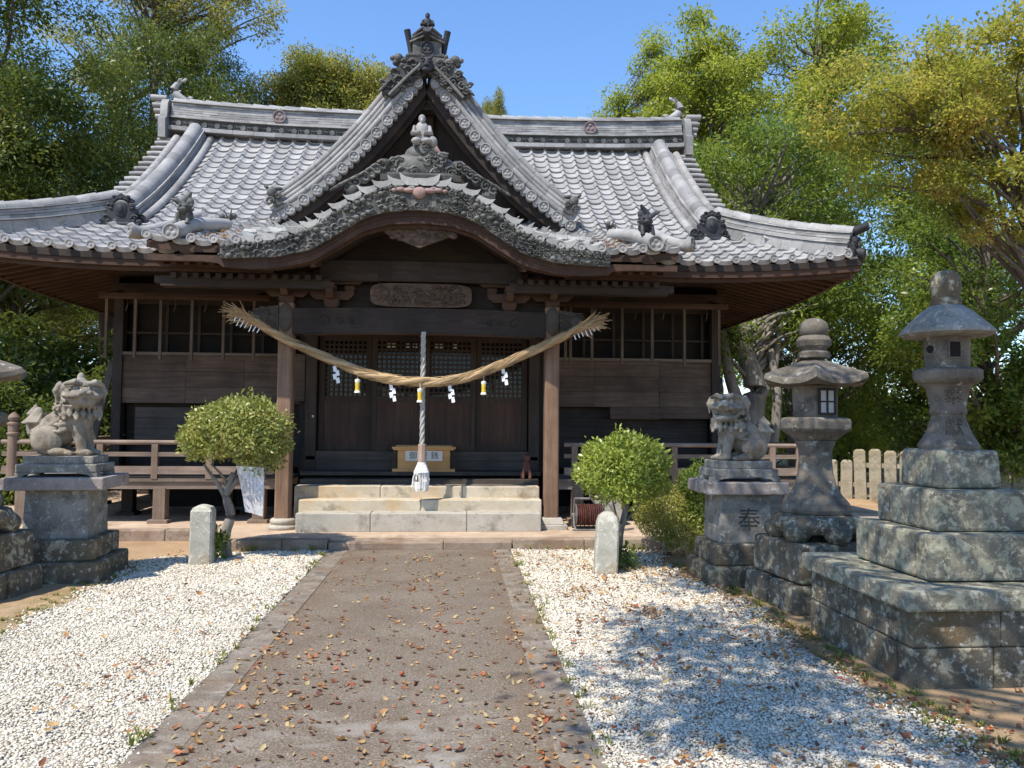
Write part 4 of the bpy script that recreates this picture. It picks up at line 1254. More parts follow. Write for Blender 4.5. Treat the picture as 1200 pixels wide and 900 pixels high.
for s_ in (-1, 1):
    mb = MB()
    pth = []
    for t in np.linspace(0, 1, 9):
        x = s_ * (2.56 + .37 * t ** .8 + 0.0); v = .95 * (1 - t) + .0
        p = S_porch(x, v); pth.append(p + Vector((0, 0, .1 + .05 * math.sin(PI * t))))
    mb.tube(pth, [.082 + .012 * t for t in np.linspace(0, 1, 9)], 12)
    e = pth[-1] + Vector((0, -.05, -.01)); mb.tube([pth[-1], e], .1, 14); disc_boss(mb, e, .1)
    rr = hb(mb, 'porch_corner_roll', MT['ridge'], porch, smooth=45)
    mb = MB()
    roof_lion(mb, pth[6] + Vector((s_ * .02, .03, .06)), s_, .95)
    hb(mb, 'roof_lion', MT['carved_tile'] if s_ < 0 else MT['dark_tile'], porch, smooth=50)
    mb = MB(); q = pth[0] + Vector((-s_ * .02, .02, .06))
    for k in range(7): mb.ell(q + Vector((random.uniform(-.09, .09), random.uniform(-.05, .05), random.uniform(0, .09))), random.uniform(.025, .045), 7, 6)
    for k in range(3): mb.tube([q, q + Vector((random.uniform(-.1, .1), -.05, .14))], [.02, .004], 6)
    hb(mb, 'leafy_end_ornament', MT['carved_tile'], porch, smooth=50)
    mb = MB()     # side verge of the porch, curling out at its foot
    pth = [S_porch(s_ * 3.24, v) + Vector((s_ * (.1 * max(0, 1 - v / .5)), 0, .05)) for v in np.linspace(0.02, 1.9, 16)]
    mb.tube(pth, [.078] + [.07] * 15, 10)
    a = pth[0]; d = Vector((s_ * .75, -.6, 0.15)).normalized()
    mb.tube([pth[1], a, a + d * .07], [.075, .08, .09], 12); disc_boss(mb, a + d * .07, .09, d)
    hb(mb, 'porch_side_roll', MT['ridge'], porch, smooth=45)
# ------------------------------------------------------------------ timber frame, walls, veranda, steps
random.seed(21)
# underside of the undulating gable: boards and mouldings
mb = MB()
def strip(mb, xs, lo, hi, y0, y1):
    for a, c in zip(xs, xs[1:]):
        q = [(a, lo(a)), (c, lo(c)), (c, hi(c)), (a, hi(a))]
        mb.prism(q, lambda x, z, t: Vector((x, t, z)), y0, y1)
xs = np.linspace(-3.22, 3.22, 111)
zb2 = lambda x: zb(x) if abs(x) < 2.4 else 3.56
strip(mb, xs, lambda x: zb2(x) - .15 + .03 * min(1, abs(x) / 2.2) + .05 * max(0, min(1, (abs(x) - 2.0) / .6)), lambda x: zb2(x) + .005, 9.5, 9.57)
strip(mb, np.linspace(-1.9, 1.9, 71), lambda x: zb(x) - .20 + .04 * abs(x), lambda x: zb(x) - .1, 9.57, 9.62)
strip(mb, np.linspace(-1.8, 1.8, 71), lambda x: zb(x) - .06, lambda x: zb(x) - .045, 9.485, 9.5)
bar_ = hb(mb, 'porch_bargeboard', MT['hafu'], porch, smooth=0)
mb = MB()
strip(mb, np.linspace(-2.3, 2.3, 61), lambda x: zb(x) - .05, lambda x: zb(x) - .02, 9.57, 12.3)
hb(mb, 'barrel_ceiling', MT['dark_x'], porch, smooth=40)
mb = MB()
top = [(x, zb(x) - .04) for x in np.linspace(-1.5, 1.5, 31)]
mb.prism([(1.5, 3.45), (-1.5, 3.45)] + top, lambda a, b_, t: Vector((a, t, b_)), 10.42, 10.47)
hb(mb, 'tympanum', MT['dark_x'], porch, smooth=0)
mb = MB()     # carved pendant under the crown of the gable
mb.prism([(-.52, 4.0), (.52, 4.0), (.4, 3.9), (.2, 3.82), (0, 3.74), (-.2, 3.82), (-.4, 3.9)], lambda a, b_, t: Vector((a, t, b_)), 9.62, 9.67)
for k in range(26):
    a = random.uniform(-.42, .42); z = 3.97 - random.random() * (.2 - abs(a) * .3)
    if k % 2: mb.curl((a, 9.61, z), random.uniform(.03, .055), 1.3, .011, Vector((1 if a > 0 else -1, 0, 0)), Vector((0, 0, 1)), .4, 1, 10, 5, bulge=.02)
    else: mb.ell((a, 9.615, z), (.06, .02, .035), 8, 6, Euler((0, random.uniform(-1, 1), 0)).to_matrix())
hb(mb, 'gable_pendant', MT['board'], porch, smooth=50)
# porch rafters and eave beams on both sides of the gable
mb = MB()
for s_ in (-1, 1):
    x = 1.3
    while x < 3.2:
        mb.bar((s_ * x, 9.6, 3.5), (s_ * x, 11.9, 3.98), .06, .075); x += .15
    mb.prism([(0, 3.6), (.02, 3.5), (.06, 3.44)] + [(.06, 3.44)], lambda a, b_, t: Vector((s_ * (3.2 + a), t, b_)), 10.5, 10.6)
hb(mb, 'porch_rafters', MT['rafter'], porch, smooth=0, halves=True)
mb = MB()
for s_ in (-1, 1):
    mb.bx(s_ * 1.2, s_ * 3.42, 10.52, 10.7, 3.36, 3.5)
    mb.bx(s_ * 3.42, s_ * 3.5, 10.53, 10.69, 3.4, 3.5)
    for k in range(14):
        x = 1.35 + k * .145; mb.box((s_ * x, 10.49, 3.5), (.08, .06, .075))
hb(mb, 'eave_beam', MT['dark_x'], hall, smooth=0, bevel=.008, halves=True)

for s_, lab in ((-1, None), (1, None)):
    px = s_ * 1.83
    mb = MB(); w = .1; c_ = .018
    ol = [(-w + c_, -w), (w - c_, -w), (w, -w + c_), (w, w - c_), (w - c_, w), (-w + c_, w), (-w, w - c_), (-w, -w + c_)]
    mb.prism(ol, lambda a, b_, t: Vector((px + a, 10.85 + b_, t)), .27, 3.2)
    pl = hb(mb, 'porch_pillar', MT['pillar'], hall, smooth=0)
    mb = MB()
    if s_ < 0:
        mb.lathe([(.19, .0), (.2, .03), (.19, .05), (.15, .065), (.17, .09), (.175, .115), (.16, .14), (.13, .15)], 24, (px, 10.85, .125), rot0=PI / 8)
    else:
        mb.box((px, 10.85, .155), (.42, .42, .07)); mb.box((px + .01, 10.85, .235), (.33, .33, .09), None, 0, .78)
    hb(mb, 'base_stone', MT['granite_grey'], pl, smooth=40, bevel=.01)
# main arched beam
mb = MB()
arc = lambda x: .04 * (1 - (x / 1.75) ** 2)
xs = np.linspace(-1.73, 1.73, 19)
strip(mb, xs, lambda x: 2.77 + arc(x), lambda x: 3.12 + arc(x) * .8, 10.74, 10.96)
rb = hb(mb, 'rainbow_beam', MT['dark_x'], hall, smooth=0)
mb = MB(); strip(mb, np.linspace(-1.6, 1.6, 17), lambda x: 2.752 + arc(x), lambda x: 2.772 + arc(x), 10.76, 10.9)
hb(mb, 'beam_bounce_strip', MT['hafu'], rb, smooth=0)  # lighter timber strip paints bounce light along the beam's lower edge
mb = MB()
for s_ in (-1, 1):
    for q, r in ((1.3, .09), (1.1, .06), (.95, .05)): mb.curl((s_ * q, 10.735, 2.95), r, 1.1, .01, Vector((s_, 0, 0)), Vector((0, 0, 1)), .5, 1, 11, 5)
hb(mb, 'beam_scrolls', MT['dark_x'], rb, smooth=50)
mb = MB()
strip(mb, np.linspace(-1.38, 1.38, 15), lambda x: 3.5 + .02 * (1 - (x / 1.4) ** 2), lambda x: 3.79, 10.7, 10.88)
hb(mb, 'upper_beam', MT['dark_x'], hall, smooth=0)
mb = MB(); random.seed(3)
ol = [(.0, .17)] ; ol = [(.70 * math.copysign(abs(math.cos(a)) ** .35, math.cos(a)), .165 * math.copysign(abs(math.sin(a)) ** .5, math.sin(a))) for a in np.linspace(0, 2 * PI, 28, endpoint=False)]
mb.prism(ol, lambda a, b_, t: Vector((a + .0, t, 3.335 + b_)), 10.76, 10.9)
for k in range(75):
    a = random.uniform(-.6, .6); z = 3.335 + random.uniform(-.12, .12)
    if k % 3: mb.curl((a, 10.75, z), random.uniform(.035, .07), 1.3, .013, Vector((random.choice((-1, 1)), 0, 0)), Vector((0, 0, 1)), random.uniform(-1, 1), 1, 10, 5, bulge=.02)
    else: mb.ell((a, 10.755, z), (.08, .02, .022), 8, 6, Euler((0, random.uniform(-.8, .8), 0)).to_matrix())
hb(mb, 'dragon_panel', MT['board'], hall, smooth=50)
mb = MB(); mb.bx(-1.75, 1.75, 10.98, 11.0, 3.1, 3.52); hb(mb, 'frieze_board', MT['dark_x'], hall, smooth=0)
for s_ in (-1, 1):
    mb = MB()     # carved beam ends outside the pillars
    mb.prism([(.1, 2.8), (.28, 2.78), (.42, 2.86), (.46, 2.98), (.38, 3.12), (.1, 3.16)], lambda a, b_, t: Vector((s_ * (1.83 + a), t, b_)), 10.74, 10.96)
    for k in range(16):
        mb.curl((s_ * (1.95 + random.uniform(0, .28)), 10.73, random.uniform(2.85, 3.1)), random.uniform(.035, .06), 1.3, .014, Vector((s_, 0, 0)), Vector((0, 0, 1)), random.uniform(-.5, 1), 1, 10, 5, bulge=.03)
    mb.ell((s_ * 2.16, 10.78, 2.98), (.12, .1, .13), 10, 8)
    mb.ell((s_ * 1.83, 10.74, 3.0), (.1, .05, .2), 10, 8)
    hb(mb, 'carved_beam_end', MT['greyboard'], hall, smooth=50)
def bracket(px, py, z):
    mb = MB()
    def blk(x, y, zz, w=.12, h=.08): mb.box((x, y, zz + h * .7), (w, w, h * .6)); mb.box((x, y, zz + h * .2), (w * .99, w * .99, h * .4), Euler((PI, 0, 0)).to_matrix(), 0, .72)
    blk(px, py, z, .2, .12)
    mb.prism([(-.3, .02), (-.22, -.05), (.22, -.05), (.3, .02), (.3, .07), (-.3, .07)], lambda a, b_, t: Vector((px + a, t, z + .16 + b_)), py - .05, py + .05)
    mb.prism([(-.3, .02), (-.22, -.05), (.22, -.05), (.3, .02), (.3, .066), (-.3, .066)], lambda a, b_, t: Vector((t, py + a, z + .16 + b_)), px - .047, px + .047)
    for q in (-.24, 0, .24): blk(px + q, py, z + .225, .13, .08)
    blk(px, py - .24, z + .225, .13, .08)
    mb.prism([(-.46, .03), (-.36, -.045), (.36, -.045), (.46, .03), (.46, .07), (-.46, .07)], lambda a, b_, t: Vector((px + a, t, z + .37 + b_)), py - .045, py + .045)
    for q in (-.4, -.13, .13, .4): blk(px + q, py, z + .43, .11, .06)
    return hb(mb, 'bracket_set', MT['hafu'], hall, smooth=0)
for s_ in (-1, 1):
    bracket(s_ * 1.83, 10.85, 3.16 + .02); bracket(s_ * 1.22, 10.82, 3.145)
# tie beams back to the hall, head beams and purlins in the shade
mb = MB()
for s_ in (-1, 1):
    mb.bar((s_ * 1.83, 10.95, 3.0), (s_ * 1.83, 12.55, 3.25), .14, .22)
    mb.bar((s_ * 2.9, 10.6, 3.56), (s_ * 2.9, 12.5, 3.9), .12, .16)
mb.bx(-4.9, 4.9, 12.5, 12.68, 3.5, 3.72); mb.bx(-4.95, 4.95, 12.48, 12.7, 3.86, 4.1)
for s_ in (-1, 1): mb.bx(s_ * 4.8, s_ * 4.95, 12.7, 17.4, 3.7, 4.1)
hb(mb, 'tie_beams', MT['dark_x'], hall, smooth=0)
porch.location = (0, .47, -.07); porch.scale = (1.05, 1.0, 1.05)     # set the porch roof back and up on its pillars

# stone steps
def steps(name, mat, x0, x1, y0, y1, z0, z1, joints):
    mb = MB(); e = [x0] + joints + [x1]
    for a, c in zip(e, e[1:]): mb.bx(a + .003, c - .003, y0, y1, z0, z1 + random.uniform(-.003, .003))
    return hb(mb, name, mat, hall, smooth=0, bevel=.012)
steps('stone_step', MT['granite_grey'], -1.6, 1.66, 10.5, 10.83, .12, .37, [-.62, .66])
steps('stone_step', MT['granite_pale'], -1.62, 1.7, 10.8, 11.13, .12, .52, [.03])
steps('stone_step', MT['granite_pale'], -1.74, 1.7, 11.1, 11.42, .12, .68, [-.55, .6])
mb = MB(); mb.bx(-1.72, 1.72, 11.4, 11.75, .6, .755); hb(mb, 'wooden_step', MT['greyboard'], hall, smooth=0, bevel=.006)
mb = MB()
x = -1.78
while x < 1.76:
    e = min(1.78, x + .48); mb.bx(x + .002, e - .002, 11.68, 12.22, .79, .845); x = e
hb(mb, 'porch_floor', MT['greyboard'], hall, smooth=0, bevel=.004)
mb = MB(); mb.bx(-1.78, 1.78, 12.14, 12.2, .847, 1.0); mb.bx(-1.78, 1.78, 12.12, 12.2, 1.0, 1.05); mb.bx(-1.78, 1.78, 12.15, 12.25, 1.05, 1.13)
hb(mb, 'door_sill', MT['greyboard'], hall, smooth=0)
# door frame
mb = MB()
for s_ in (-1, 1): mb.bx(s_ * 1.64, s_ * 1.8, 12.12, 12.3, .845, 3.2)
mb.bx(-1.64, 1.64, 12.14, 12.3, 2.92, 3.1); mb.bx(-1.8, 1.8, 12.16, 12.3, 3.1, 3.5)
hb(mb, 'door_frame', MT['doorframe'], hall, smooth=0)
# four sliding doors: lattice over a board panel
xe = [-1.62, -.81, .0, .81, 1.62]
for k in range(4):
    x0, x1 = xe[k] + .004, xe[k + 1] - .004; y0 = 12.17 + (.05 if k in (0, 3) else 0); y1 = y0 + .04
    mb = MB()
    for a in (x0, x1 - .075): mb.bx(a, a + .075, y0, y1, 1.135, 2.915)
    for z, h in ((1.135, .09), (1.89, .08), (2.85, .065)): mb.bx(x0 + .075, x1 - .075, y0 + .003, y1 - .003, z, z + h)
    dr = hb(mb, 'sliding_door', MT['doorframe'], hall, smooth=0)
    mb = MB()
    nx_, nz_ = 9, 12; X0, X1, Z0, Z1 = x0 + .075, x1 - .075, 1.97, 2.85
    for i in range(nx_ + 1):
        x = X0 + (X1 - X0) * i / nx_; mb.bx(x - .012, x + .012, y0 + .008, y1 - .012, Z0, Z1)
    for j in range(nz_ + 1):
        z = Z0 + (Z1 - Z0) * j / nz_; mb.bx(X0, X1, y0 + .011, y1 - .009, z - .012, z + .012)
    hb(mb, 'lattice', MT['doorframe'], dr, smooth=0)
    mb = MB(); mb.bx(X0, X1, y1 + .002, y1 + .007, Z0, Z1); hb(mb, 'door_glass', MT['glass'], dr, smooth=0)
    mb = MB(); n_ = 5
    for i in range(n_):
        a = X0 + (X1 - X0) * i / n_; mb.bx(a + .001, a + (X1 - X0) / n_ - .001, y0 + .014, y1 - .008, 1.225, 1.89)
    hb(mb, 'door_panel', MT['door'], dr, smooth=0)
    if k in (1, 2):
        for i in range(3 if k == 1 else 2):
            mb = MB(); z = 2.74; w = .15 if i == 0 else .07; a = X0 + (.33 if k == 1 else .26) + i * .11 - (.18 if i == 0 else 0)
            mb.bx(a, a + w, y1 + .0005, y1 + .0018, z, z + .07)
            hb(mb, 'pasted_paper', MT['paper'], dr, smooth=0)
mb = MB(); mb.ell((-1.68, 12.11, 1.66), .02, 10, 8); hb(mb, 'door_knob', MT['plate'], hall, smooth=50)

# hall walls
mb = MB()
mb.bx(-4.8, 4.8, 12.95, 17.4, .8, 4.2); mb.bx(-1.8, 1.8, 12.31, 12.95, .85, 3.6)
core = hb(mb, 'dark_core', MT['void'], hall, smooth=0)  # solid near-black block paints the dark of the unlit room
mb = MB(); mb.bx(-4.6, 4.6, 13.6, 17.2, .1, .8); hb(mb, 'underfloor_dark', MT['void'], hall, smooth=0)  # near-black block in place of the shade below the floor
mb = MB()
for s_ in (-1, 1):
    for k in range(12):
        z = .82 + k * .26; mb.bx(s_ * 4.8, s_ * 4.85, 12.7, 17.4, z + .003, z + .257)
for k in range(12): z = .82 + k * .26; mb.bx(-4.85, 4.85, 17.4, 17.45, z + .003, z + .257)
hb(mb, 'side_wall', MT['board'], hall, smooth=0)
for s_ in (-1, 1):
    mb = MB(); xa, xb = 1.95, 4.72
    js = [xa, 2.75, 3.84, xb] if s_ > 0 else [xa, 2.85, 3.75, xb]
    zz = [1.85, 2.1, 2.35, 2.6]
    for a, c in zip(js, js[1:]):
        for q in range(3): mb.bx(s_ * (a + .002), s_ * (c - .002), 12.585 + random.uniform(-.004, .004), 12.625, zz[q] + .002, zz[q + 1] - .002)
    if s_ > 0: mb.bx(3.02, xb, 12.587, 12.62, 1.67, 1.848)
    wp = hb(mb, 'wall_panel', MT['board'], hall, smooth=0)
    mb = MB(); mb.bx(s_ * xa, s_ * xb, 12.55, 12.66, 2.602, 2.65); hb(mb, 'window_sill', MT['deck'], wp, smooth=0)
    for x in (1.9, 4.78):
        mb = MB(); mb.bx(s_ * (x - .07), s_ * (x + .07), 12.54, 12.68, .78, 3.6); hb(mb, 'wall_post', MT['dark_z'], wp, smooth=0)
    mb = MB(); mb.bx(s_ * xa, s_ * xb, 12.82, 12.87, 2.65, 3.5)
    win = hb(mb, 'window', MT['void'], hall, smooth=0)  # near-black panel paints the dark room behind the bars
    mb = MB()
    for k in range(6):
        x = 2.1 + k * .5; mb.bx(s_ * (x - .022), s_ * (x + .022), 12.7, 12.745, 2.652, 3.5)
    mb.bx(s_ * xa, s_ * xb, 12.705, 12.74, 2.95, 2.98); mb.bx(s_ * xa, s_ * xb, 12.68, 12.76, 3.42, 3.5)
    hb(mb, 'window_bars', MT['dark_z'], win, smooth=0)
    # shadowed lower wall: boards and posts behind the railing
    mb = MB()
    for k in range(6):
        z = .84 + k * .168; mb.bx(s_ * xa, s_ * xb, 12.8 + random.uniform(0, .012), 12.84, z + .003, z + .165)
    hb(mb, 'lower_boards', MT['dark_x'], wp, smooth=0)
    if s_ < 0:
        mb = MB()
        for q in range(3): mb.bx(-4.55, -3.35, 12.7, 12.73, 1.28 + q * .17 + .002, 1.28 + q * .17 + .168)
        hb(mb, 'loose_board', MT['greyboard'], wp, smooth=0)
        mb = MB(); mb.bx(-2.12, -1.86, 12.36, 12.4, 1.9, 2.62); hb(mb, 'hanging_board', MT['board'], wp, smooth=0)
        mb = MB(); mb.lathe([(.04, 0), (.07, .02), (.075, .1), (.05, .13), (.07, .16), (.075, .3), (.05, .33), (.08, .36), (.08, .4), (.03, .46), (0, .5)], 14, (-1.98, 11.55, .95)); mb.bx(-2.05, -1.91, 11.48, 11.62, .8, .96)
        hb(mb, 'newel_post', MT['dark_z'], hall, smooth=40)
    else:
        mb = MB(); mb.bx(3.05, 3.86, 12.66, 12.7, 1.655, 1.685); hb(mb, 'slot_sill', MT['deck'], wp, smooth=0)
    # rail with hanging bars in front of the windows
    mb = MB(); x0, x1 = (2.35, 4.85) if s_ < 0 else (1.95, 4.8)
    mb.bx(s_ * x0, s_ * x1, 12.02, 12.1, 3.45, 3.49); mb.bx(s_ * x0, s_ * x1, 12.0, 12.03, 3.4, 3.45)
    for x in (x0 + .2, x1 - .1): mb.bar((s_ * x, 12.05, 3.47), (s_ * x, 12.6, 3.6), .05, .05)
    cr = hb(mb, 'hanging_rail', MT['hafu'], hall, smooth=0)
    bxs = (2.58, 3.03, 3.5, 3.96, 4.33, 4.75) if s_ < 0 else (2.2, 2.28, 2.62, 3.1, 3.58, 4.1, 4.66)
    for x in bxs:
        mb = MB(); mb.bx(s_ * x - .02, s_ * x + .02, 12.035, 12.075, 2.52 + random.uniform(-.03, .03), 3.45)
        hb(mb, 'bar', MT['bambooish'], cr, smooth=0)
    for x in (2.75, 3.3, 3.75, 4.45):
        mb = MB(); mb.tube([(s_ * x, 12.03, 3.42), (s_ * x + .015, 12.02, 3.32), (s_ * x - .01, 12.02, 3.22)], .006, 6)
        hb(mb, 'hook', MT['bambooish'], cr, smooth=40)

# veranda round the hall
for s_ in (-1, 1):
    mb = MB(); xi, xo = 1.95, 5.72
    x = xi
    while x < xo - .02:
        e = min(xo, x + random.uniform(1.1, 1.6)); e = xo if xo - e < .4 else e
        for k in range(6):
            y = 11.4 + k * .2; mb.bx(s_ * (x + .002), s_ * (e - .002), y + .002, y + .197, .715, .76 + random.uniform(-.003, .003))
        x = e
    for k in range(5): mb.bx(s_ * (4.86 + k * .172 + .002), s_ * (4.86 + k * .172 + .17), 12.61, 17.3, .715, .76)
    vf = hb(mb, 'veranda_floor', MT['deck'], hall, smooth=0)
    mb = MB(); mb.bx(s_ * xi, s_ * xo, 11.43, 11.52, .61, .714); mb.bx(s_ * xi, s_ * xo, 12.4, 12.5, .6, .714); mb.bx(s_ * (xo - .1), s_ * (xo - .02), 11.53, 17.2, .6, .714)
    hb(mb, 'floor_beam', MT['rail'], vf, smooth=0)
    for (x, y) in ((2.3, 11.5), (3.68, 11.5), (5.55, 11.5), (4.5, 12.45), (3.0, 12.45), (5.6, 14.0), (5.6, 16)):
        mb = MB(); mb.box((s_ * x, y, .38), (.17, .17, .5)); mb.box((s_ * x, y, .15), (.28, .28, .06))
        hb(mb, 'floor_post', MT['rail_z'] if y < 12 else MT['dark_z'], vf, smooth=0, bevel=.008)
    mb = MB()
    rl = lambda z, r: mb.tube([(s_ * (xi + .15), 11.43, z), (s_ * 3.8, 11.43, z + .004), (s_ * (xo + .12), 11.43, z)], r, 10)
    rl(1.265, .034)
    mb.bx(s_ * (xi + .15), s_ * (xo + .1), 11.4, 11.46, 1.07, 1.13); mb.bx(s_ * (xi + .15), s_ * (xo + .1), 11.395, 11.465, .82, .93)
    mb.bx(s_ * (xo - .06), s_ * (xo - .0), 11.5, 17.2, 1.07, 1.13); mb.bx(s_ * (xo - .065), s_ * (xo + .005), 11.505, 17.2, .82, .93)
    mb.tube([(s_ * (xo - .03), 11.45, 1.265), (s_ * (xo - .03), 17.2, 1.265)], .034, 10)
    vr = hb(mb, 'veranda_railing', MT['rail'], hall, smooth=40)
    for x in (2.25, 3.0, 3.75, 4.5, 5.25):
        mb = MB(); mb.box((s_ * x, 11.43, 1.0), (.085, .078, .49)); hb(mb, 'rail_post', MT['rail_z'], vr, smooth=0)
    for y in (13, 14.2, 15.4, 16.6):
        mb = MB(); mb.box((s_ * (xo - .03), y, 1.0), (.078, .085, .49)); hb(mb, 'rail_post', MT['rail_z'], vr, smooth=0)
    mb = MB(); mb.lathe([(.07, .76), (.07, 1.36), (.085, 1.37), (.085, 1.39), (.07, 1.4), (.072, 1.5), (.085, 1.51), (.085, 1.53), (.05, 1.55), (.075, 1.58), (.078, 1.61), (.05, 1.65), (.015, 1.68), (0, 1.685)], 18, (s_ * (xo - .03), 11.43, 0))
    hb(mb, 'newel_finial_post', MT['rail_z'], vr, smooth=40)
# ------------------------------------------------------------------ things on and around the hall
def text_mesh(mb, ch, size, fn, ext=0.004):
    """outline of one written character, laid on a surface by fn(a, b, t)"""
    c = bpy.data.curves.new('glyph', 'FONT'); c.body = ch; c.size = size; c.align_x = 'CENTER'; c.align_y = 'CENTER'; c.resolution_u = 3
    o = bpy.data.objects.new('glyph', c); COL.objects.link(o)
    dg = bpy.context.evaluated_depsgraph_get(); dg.update()
    me = bpy.data.meshes.new_from_object(o.evaluated_get(dg))
    vs = [v.co.copy() for v in me.vertices]; fs = [tuple(p.vertices) for p in me.polygons]
    bpy.data.objects.remove(o); bpy.data.curves.remove(c); bpy.data.meshes.remove(me)
    mb.add([fn(v.x, v.y, ext) for v in vs], fs)

# sacred straw rope across the porch
RX = HX
ends = [(-2.43, 10.46, 3.03), (-2.18, 10.54, 2.9), (-1.83, 10.66, 2.70), (-1.2, 10.64, 2.42), (-.6, 10.6, 2.2), (0, 10.58, 2.125), (.6, 10.6, 2.19), (1.2, 10.64, 2.42), (1.83, 10.66, 2.71), (2.15, 10.52, 2.87), (2.42, 10.44, 2.98)]
def catmull(pts, n=12):
    P = [Vector(p) for p in pts]; P = [P[0] * 2 - P[1]] + P + [P[-1] * 2 - P[-2]]; out = []
    for i in range(1, len(P) - 2):
        for k in range(n):
            t = k / n; a, b_, c, d = P[i - 1:i + 3]
            out.append(.5 * ((2 * b_) + (c - a) * t + (2 * a - 5 * b_ + 4 * c - d) * t * t + (3 * b_ - a - 3 * c + d) * t ** 3))
    out.append(P[-2]); return out
rp = catmull(ends)
rope = thing('sacred_straw_rope', 'thick twisted straw rope slung between the two porch pillars with frayed ends', 'rope', (RX, 10.6, 2.1), group=None)
FRAME['sacred_straw_rope'] = (0, 10.6, 2.1)
mb = MB(); L = len(rp)
for ph in (0, PI):
    pts, rs = [], []
    for i, p in enumerate(rp):
        t = i / (L - 1); k = .6 + .4 * math.sin(PI * min(1, max(0, (t - .02) / .96))); a = ph + i * .33
        tg = (rp[min(i + 1, L - 1)] - rp[max(i - 1, 0)]).normalized(); s = tg.cross(Vector((0, 0, 1))).normalized(); u = s.cross(tg)
        r = .041 * k; pts.append(p + (s * math.cos(a) + u * math.sin(a)) * r * .72); rs.append(r)
    mb.tube(pts, rs, 10)
random.seed(8)
for i in range(600):     # loose straws lying along the twist
    q = random.randint(3, L - 6); p = rp[q]; p2 = rp[min(L - 1, q + random.randint(2, 5))]
    tg = (p2 - p).normalized(); s = tg.cross(Vector((0, 0, 1))).normalized(); u = s.cross(tg); a = random.uniform(0, 2 * PI); k = .6 + .4 * math.sin(PI * q / L)
    o = (s * math.cos(a) + u * math.sin(a)) * .062 * k; o2 = (s * math.cos(a + .6) + u * math.sin(a + .6)) * random.uniform(.062, .08) * k
    mb.tube([p + o, (p + p2) / 2 + (o + o2) * .52, p2 + o2], [.004, .004, .002], 4)
tw = mb.build('twisted_strands', MT['straw'], rope, world=True, smooth=60)
for e, d0 in ((0, -1), (L - 1, 1)):
    mb = MB(); p = rp[e]; q = rp[1 if e == 0 else L - 2]; tg = (p - q).normalized()
    for k in range(130):
        s = Vector((random.gauss(0, 1), random.gauss(0, 1), random.gauss(0, 1))) ; s -= tg * s.dot(tg)
        ln = random.uniform(.1, .26); st = p - tg * random.uniform(.05, .35) + s * .018
        spread = random.uniform(.05, .17); dn = Vector((0, 0, -1)) * random.uniform(0, .1)
        mb.tube([st, st + tg * ln * .5 + s * .022, st + tg * ln + s * .022 + s * spread * .16 + dn * .7], [.006, .0055, .003], 4)
    mb.build('frayed_end', MT['straw'], rope, world=True, smooth=60)
    mb = MB()
    for k in range(7):
        st = p - tg * (.03 + .055 * k) + Vector((0, -.03, -.06)); dv = (tg * random.uniform(.2, .5) + Vector((0, 0, -1))).normalized() if d0 > 0 else (tg * random.uniform(.3, .6) + Vector((0, 0, -1))).normalized()
        w = Vector((.009, 0, 0)); e2 = st + dv * random.uniform(.06, .11)
        mb.prism([(-.007, 0), (.007, 0), (.007, 1), (-.007, 1)], lambda a, b_, t: st.lerp(e2, b_) + Vector((a, t, 0)), -.002, .002)
    mb.build('paper_strip', MT['paper'], rope, world=True, smooth=0)
def rope_at(x):
    return min(rp, key=lambda p: abs(p.x - x))

# white zigzag papers and yellow tassels hanging from the rope
SH = [(-1.145, 'first zigzag white paper from the left, hanging under the straw rope near the left pillar'),
      (-.385, 'zigzag white paper hanging under the rope between the left yellow tassel and the bell rope'),
      (.405, 'zigzag white paper hanging under the rope between the bell rope and the right yellow tassel'),
      (1.13, 'last zigzag white paper to the right, hanging under the straw rope near the right pillar')]
for i, (x, lab) in enumerate(SH):
    p = rope_at(x); z0 = p.z - .075
    mb = MB(); yw = -.03
    segs = [(0.0, 0.0), (.035, -.055), (-.0, -.105), (.04, -.155)]
    for k, (a, z) in enumerate(segs):
        w, h = .045, .062
        mb.prism([(a - w / 2, z), (a + w / 2, z + .012), (a + w / 2 + .014, z - h), (a - w / 2 + .014, z - h - .01)], lambda u, v, t: Vector((u, t + .006 * k, v)), -.0015, .0015)
    mb.tube([(0, 0, .05), (0, 0, -.01)], .003, 5)
    o = mb.build('zigzag_paper', MT['paper'], None, smooth=0, loc=(x + RX, p.y - .01, z0)); tag(o, lab, 'paper streamer', 'white papers hung along the straw rope'); o.rotation_euler = (0, 0, random.uniform(-.3, .3))
TA = [(-.83, 'yellow and white tassel left of the bell rope, hanging below the straw rope'), (.012, 'yellow and white tassel at the middle of the straw rope before the bell rope'), (.87, 'yellow and white tassel right of the bell rope, hanging below the straw rope')]
for i, (x, lab) in enumerate(TA):
    p = rope_at(x); z0 = p.z - (.12 if i != 1 else .09)
    t = thing('yellow_tassel', lab, 'tassel', (x + RX, p.y - (.02 if i != 1 else .1), z0), group='yellow and white tassels under the straw rope')
    mb = MB(); mb.lathe([(.012, .0), (.032, -.005), (.036, -.03), (.03, -.05)], 12, (0, 0, 0)); mb.tube([(0, 0, -.005), (0, .01 if i != 1 else .07, .12)], .003, 5)
    mb.build('white_cap', MT['cream'], t, smooth=40)
    mb = MB(); mb.lathe([(.028, -.155), (.036, -.16), (.042, -.185), (.034, -.187)], 12); mb.build('white_fringe', MT['cream'], t, smooth=40)
    mb = MB(); mb.lathe([(.029, -.05), (.032, -.08), (.027, -.105), (.031, -.13), (.03, -.155)], 12); mb.build('gold_wrap', MT['gold'], t, smooth=40)

